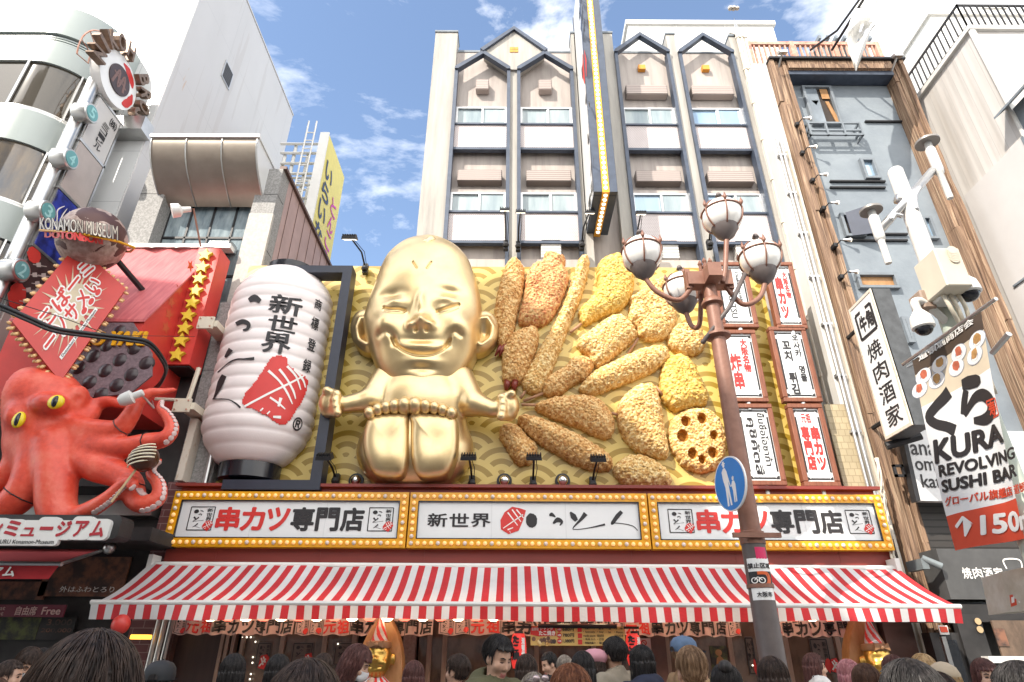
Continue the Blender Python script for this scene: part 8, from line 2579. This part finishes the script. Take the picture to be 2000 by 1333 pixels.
def hair_mat(name, a, c):
    n = NT(name, .46)
    f = n.noise(75, (1, 1, .06), 4)
    n.color(n.ramp(f, (.35, a), (.65, c))); n.bump(f, .5, .006)
    n.b.inputs['Specular IOR Level'].default_value = .28
    return n.done()
hair_mat('hair_black', (.011, .010, .010), (.045, .039, .038)); hair_mat('hair_dark', (.024, .015, .012), (.085, .055, .043)); hair_mat('hair_brown', (.06, .028, .018), (.15, .078, .05))
hair_mat('hair_auburn', (.12, .038, .018), (.28, .11, .05)); hair_mat('hair_wine', (.065, .026, .024), (.17, .075, .065)); hair_mat('hair_pink', (.36, .12, .14), (.60, .30, .30)); hair_mat('hair_blond', (.34, .20, .09), (.62, .44, .24)); hair_mat('hair_grey', (.16, .13, .11), (.42, .36, .30)); hair_mat('hair_light', (.14, .075, .04), (.34, .21, .12))
mat('skin', (.56, .33, .23), .5, var=.06, scale=14, bump=.04, bscale=120); mat('lip', (.42, .14, .12), .4, var=.05)
mat('eye_dark', (.015, .01, .01), .2, var=0); mat('brow', (.02, .014, .012), .8, var=0)
for nm, c in dict(black=(.012, .012, .014), navy=(.018, .022, .045), olive=(.10, .095, .045), beige=(.36, .27, .17), oat=(.33, .28, .21), mustard=(.30, .19, .03), white=(.72, .70, .67), grey=(.16, .16, .165), brown=(.15, .085, .05), cream=(.58, .50, .38), tan=(.33, .21, .11)).items():
    mat('cloth_' + nm, c, .85, var=.12, scale=9, bump=.15, bscale=45)
mat('mask_white', (.74, .74, .74), .7, var=.03); mat('cap_black', (.02, .021, .024), .7, var=.1); mat('denim', (.10, .16, .26), .8, var=.15, scale=20); mat('beret_pink', (.60, .28, .33), .8, var=.1); mat('goggle', (.45, .36, .36), .12, .6, .1); mat('hat_beige', (.52, .42, .30), .85, var=.1)
NP = [0]
def put(name, me, mats, root, label=None):
    o = bpy.data.objects.new(name, me); COL.objects.link(o); o.parent = root
    if not isinstance(mats, (list, tuple)): mats = [mats]
    for i, m in enumerate(mats):
        o.material_slots[i].link = 'OBJECT'; o.material_slots[i].material = MATS[m]
    return o
def person(px, py, Y, yaw, style, hc, coat, lab, kind='plain', arms='down', pitch=0, extra=(), trousers='cloth_black', face=None):
    """px,py: top of the head in the photograph; Y: distance from the camera plane"""
    if 3 < Y < 6.5: Y *= 1.12
    p = P(px, py, Y)
    s = p.z / 1.745
    r = bpy.data.objects.new('person', None); COL.objects.link(r); r.empty_display_size = .2
    r.location = (p.x, Y, 0); r.scale = (s, s, s); r.rotation_euler = (0, 0, R(yaw)); WL[r.name] = V((0, 0, 0))
    tag(r, lab, 'person', 'people in the street')
    put('body', body_mesh(pitch, arms), ['skin', 'lip'], r)
    h = put('hair', hair_mesh(style, pitch), hc, r)
    put('coat', coat_mesh(kind, arms), 'cloth_' + coat, r)
    put('trousers', trouser_mesh(), trousers, r); put('shoes', shoe_mesh(), 'black_gloss', r)
    a = R(-pitch)
    def bk(x, y, z):
        y -= HP[1]; z -= HP[2]
        return V((x, HP[1] + y * math.cos(a) - z * math.sin(a), HP[2] + y * math.sin(a) + z * math.cos(a)))
    def sub(nm, mb, m, sm_=True):
        o = mesh_obj(nm, mb, m, None, sm_, loc=(0, 0, 0)); o.parent = r; return o
    if face is None: face = abs(((yaw + 180) % 360) - 180) > 50
    if face:
        b = MB()
        for sg in (-1, 1): b.tube([bk(sg * .018, .082, 1.599), bk(sg * .031, .083, 1.603 if pitch == 0 else 1.597), bk(sg * .045, .074, 1.598)], [.002, .0055 if pitch == 0 else .003, .002], 6)
        sub('eyes', b, 'eye_dark')
        b = MB()
        for sg in (-1, 1): b.tube([bk(sg * .015, .092, 1.622), bk(sg * .034, .090, 1.628), bk(sg * .05, .076, 1.622)], [.003, .0045, .002], 6)
        sub('eyebrows', b, 'brow')
    for e in extra:
        b = MB()
        if e == 'mask':
            n = 10; vs = []
            for j in range(5):
                for i in range(n + 1):
                    t = -1.25 + 2.5 * i / n; z = 1.505 + .075 * j / 4; rr_ = .070 + .004 * math.sin(j * 2) - (.012 if j == 0 else 0)
                    vs.append(bk(rr_ * math.sin(t) * 1.0, .032 + (rr_ + .008 + .012 * (1 if 1 < j < 4 else 0)) * math.cos(t), z))
            b.add(vs, [(j * (n + 1) + i, j * (n + 1) + i + 1, (j + 1) * (n + 1) + i + 1, (j + 1) * (n + 1) + i) for j in range(4) for i in range(n)])
            for sg in (-1, 1): b.tube([bk(sg * .066, .055, 1.57), bk(sg * .082, -.005, 1.595)], .0018, 4)
            sub('face_mask', b, 'mask_white')
        if e in ('cap', 'bluecap'):
            b.lathe(bk(0, -.016, 1.625), [(.100, 0), (.103, .03), (.096, .075), (.07, .108), (.03, .122), (.006, .126), (.006, .132)], 24, sx=1.0, sy=1.16)
            v = [(.09 * math.sin(t), .085 + .10 * math.cos(t * .9), 1.632 - .012 * math.cos(t) + .0) for t in np.linspace(-1.2, 1.2, 9)]
            b.add([bk(*q_) for q_ in v] + [bk(q_[0], q_[1], q_[2] + .006) for q_ in v], [tuple(range(9))[::-1], tuple(range(9, 18))])
            sub('cap', b, 'cap_black' if e == 'cap' else 'denim', 40)
            b = MB(); b.poly([bk(.035 * math.cos(t), -.137 - .0 * t, 1.632 + .034 * math.sin(t)) for t in np.linspace(0, math.pi, 9)]); sub('cap_opening', b, 'hair_black', False)
        if e == 'beret':
            b.lathe(bk(0, -.02, 1.675), [(.092, -.03), (.10, -.01), (.122, .02), (.124, .05), (.10, .085), (.055, .105), (.004, .11)], 22); sub('beret', b, 'beret_pink')
        if e == 'beanie':
            b.lathe(bk(0, -.016, 1.64), [(.102, 0), (.104, .04), (.085, .09), (.04, .122), (.004, .13)], 22, sy=1.15); sub('hat', b, 'hat_beige')
        if e == 'band':
            b.tube([bk(.098 * math.sin(t), -.0, 1.625 + .112 * math.cos(t)) for t in np.linspace(-1.5, 1.5, 14)], .008, 6); sub('hair_band', b, 'black_ink' if hc == 'hair_blond' else 'mustard_band')
        if e == 'bun':
            b.ball(bk(0, -.09, 1.72), .045, 14); sub('hair_bun', b, hc)
        if e == 'glasses':
            for sg in (-1, 1): b.ball(bk(sg * .036, .075, 1.700), (.032, .012, .024), 12)
            b.tube([bk(-.09, -.0, 1.68), bk(-.066, .07, 1.70)], .003, 4); b.tube([bk(.09, -.0, 1.68), bk(.066, .07, 1.70)], .003, 4); sub('sunglasses', b, 'goggle')
        if e == 'strap':
            b.tube([bk(-.07, .12, 1.25), V((-.09, -.0, 1.475)), V((-.10, -.15, 1.30))], .012, 5); sub('bag_strap', b, 'cloth_black')
    return r
mat('mustard_band', (.5, .38, .08), .5, var=0)
person(196, 1229, 1.36, 28, 'bowl', 'hair_dark', 'black', 'nearest person at the left with large dark bowl cut hair seen from behind')
person(320, 1291, 4.0, 8, 'crop', 'hair_black', 'black', 'person in a black baseball cap seen from behind', extra=('cap',))
person(62, 1262, 5.2, -125, 'bob', 'hair_dark', 'mustard', 'woman in a white mask and mustard jacket at the far left', pitch=20, extra=('mask',))
person(30, 1287, 5.0, -75, 'pony', 'hair_dark', 'grey', 'woman with a dark ponytail at the left edge in profile', pitch=0)
person(84, 1264, 6.6, 170, 'short', 'hair_black', 'black', 'dark figure in the shadow behind the masked woman', arms='phone')
person(-5, 1322, 3.4, 10, 'long', 'hair_brown', 'brown', 'brown haired person cut by the left frame edge')
person(461, 1276, 4.7, 10, 'long', 'hair_black', 'navy', 'woman with long straight black hair and dark navy coat by the dark door')
person(548, 1277, 5.0, 2, 'long', 'hair_black', 'black', 'woman with long shiny black hair in front of the logo window')
person(634, 1274, 5.6, 5, 'short', 'hair_dark', 'black', 'person with short greyish dark hair left of the masked woman')
person(604, 1287, 1.75, 15, 'messy', 'hair_dark', 'black', 'near person with tousled dark hair at the bottom, left of centre')
person(694, 1256, 4.8, -95, 'bob', 'hair_wine', 'black', 'woman in a white mask with reddish bob, hand at her chin', pitch=20, arms='chin', extra=('mask',))
person(810, 1290, 5.2, 5, 'long', 'hair_wine', 'cream', 'woman with long reddish brown hair and pale collar right of the golden figure')
person(893, 1277, 5.4, 60, 'messy', 'hair_dark', 'navy', 'dark haired person half hidden behind the man in green')
person(968, 1237, 4.35, -138, 'messy', 'hair_black', 'olive', 'man in an olive hooded jacket with short black hair looking down', kind='hood', pitch=20, extra=('strap',))
person(1028, 1277, 5.2, 0, 'long', 'hair_dark', 'black', 'woman with long dark brown hair below the red lantern')
person(1045, 1311, 3.9, -150, 'short', 'hair_grey', 'oat', 'person with sunglasses pushed up on fair grey hair', extra=('glasses',))
person(1076, 1271, 8.6, 115, 'short', 'hair_black', 'black', 'cook at the counter under the yellow menu board, looking down', pitch=20)
person(1102, 1278, 7.6, 0, 'short', 'hair_grey', 'grey', 'small distant person with light grey hair')
person(1138, 1271, 4.9, -12, 'long', 'hair_black', 'grey', 'woman with long black hair next to the pink beret')
person(1161, 1276, 5.6, 0, 'bob', 'hair_dark', 'white', 'person in a pink beret', extra=('beret',))
person(1112, 1296, 2.98, 10, 'bob', 'hair_auburn', 'tan', 'person with auburn bobbed hair in front of the counter')
person(1197, 1243, 5.6, 40, 'bowl', 'hair_black', 'oat', 'young man with black hair and oatmeal coat turned half left')
person(1249, 1259, 5.3, 30, 'long', 'hair_black', 'navy', 'woman with long black hair and navy hooded jacket', kind='hood')
person(1336, 1243, 5.4, -70, 'short', 'hair_light', 'tan', 'person in a faded blue denim cap', extra=('bluecap',))
person(1345, 1257, 3.5, 0, 'crop', 'hair_light', 'tan', 'man with cropped fair hair seen from behind in front of the blue cap')
person(1414, 1295, 3.7, -15, 'bob', 'hair_black', 'black', 'woman with glossy black hair and a yellow hair band', extra=('band', 'bun'))
person(1502, 1281, 3.9, 0, 'long', 'hair_dark', 'brown', 'woman with long dark hair at the foot of the lamp post')
person(1588, 1275, 7.4, -105, 'long', 'hair_wine', 'white', 'woman with wine red hair and white fluffy coat in profile', kind='fur')
person(1651, 1287, 5.4, 5, 'long', 'hair_pink', 'white', 'person with pink straight hair')
person(1684, 1295, 4.3, 0, 'long', 'hair_brown', 'brown', 'woman with brown hair right of the pink haired person')
person(1762, 1287, 2.35, 12, 'messy', 'hair_black', 'black', 'near person with big glossy black hair at the lower right')
person(1738, 1277, 5.2, 0, 'short', 'hair_wine', 'black', 'person with reddish hair below the right golden figure')
person(1795, 1275, 5.2, 175, 'bob', 'hair_blond', 'beige', 'blonde woman with a black hair band looking down', pitch=20, extra=('band',))
person(1836, 1299, 4.5, 10, 'bob', 'hair_blond', 'cream', 'fair haired person in a beige knitted hat', extra=('beanie',))
person(1826, 1312, 3.6, 0, 'bob', 'hair_dark', 'black', 'person with dark brown hair below the beige hat')
person(1917, 1285, 4.8, 165, 'long', 'hair_wine', 'black', 'woman with reddish fringe facing the viewer near the right edge', pitch=0)
person(1977, 1290, 2.7, 5, 'bowl', 'hair_black', 'black', 'near person with black hair cut by the right frame edge')
# ================================================================ buildings across the street, behind the viewer
ob = thing('opposite_building', 'tall office building across the street whose shadow falls on the left half of the scene', 'building', (-14, -8, 0))
def shadow_src(px, py, Yt, Yc):
    """where the sun ray that reaches picture point (px,py) at depth Yt crosses the plane y=Yc"""
    p = P(px, py, Yt); t = (Yc - p.y) / sdir.y
    return p + sdir * t
OBY = -4.4
mat('opp_wall', (.62, .60, .56), .8, var=.12, scale=.6)
pr = [shadow_src(*q, OBY) for q in ((200, 548, 9.85), (405, 592, 9.75), (440, 600, 9.9), (478, 560, 10.45), (560, 522, 10.3), (760, 512, 10.0), (965, 505, 10.3), (1075, 660, 10.3), (1190, 880, 10.35), (1205, 960, 10.0), (1052, 1100, 9.9), (1054, 1210, 8.8))]
zl = pr[0].z
poly = [(-25, 0), (pr[-1].x, 0), (pr[-1].x, pr[-1].z)] + [(p.x, p.z) for p in pr[::-1][1:]] + [(-25, zl)]
b = MB(); b.prism([(x, OBY - 8, z) for x, z in poly], (0, 8, 0)); part('wall', b, 'opp_wall', ob)
b = MB()
for i in range(11):
    for j in range(6):
        x, z = -24.4 + i * 2.6, 2.2 + j * 3.1
        if x + 1.8 < pr[6].x - .5: b.box(x, x + 1.8, OBY, OBY + .02, z, z + 1.7)
part('window_row', b, 'dark_glass', ob)
b = MB(); b.box(pr[-1].x + .4, 46, -14, -6, 0, 7.5)
lo_ = single('low_building', 'low shop building across the street on the sunny side', 'building', b, 'opp_wall')
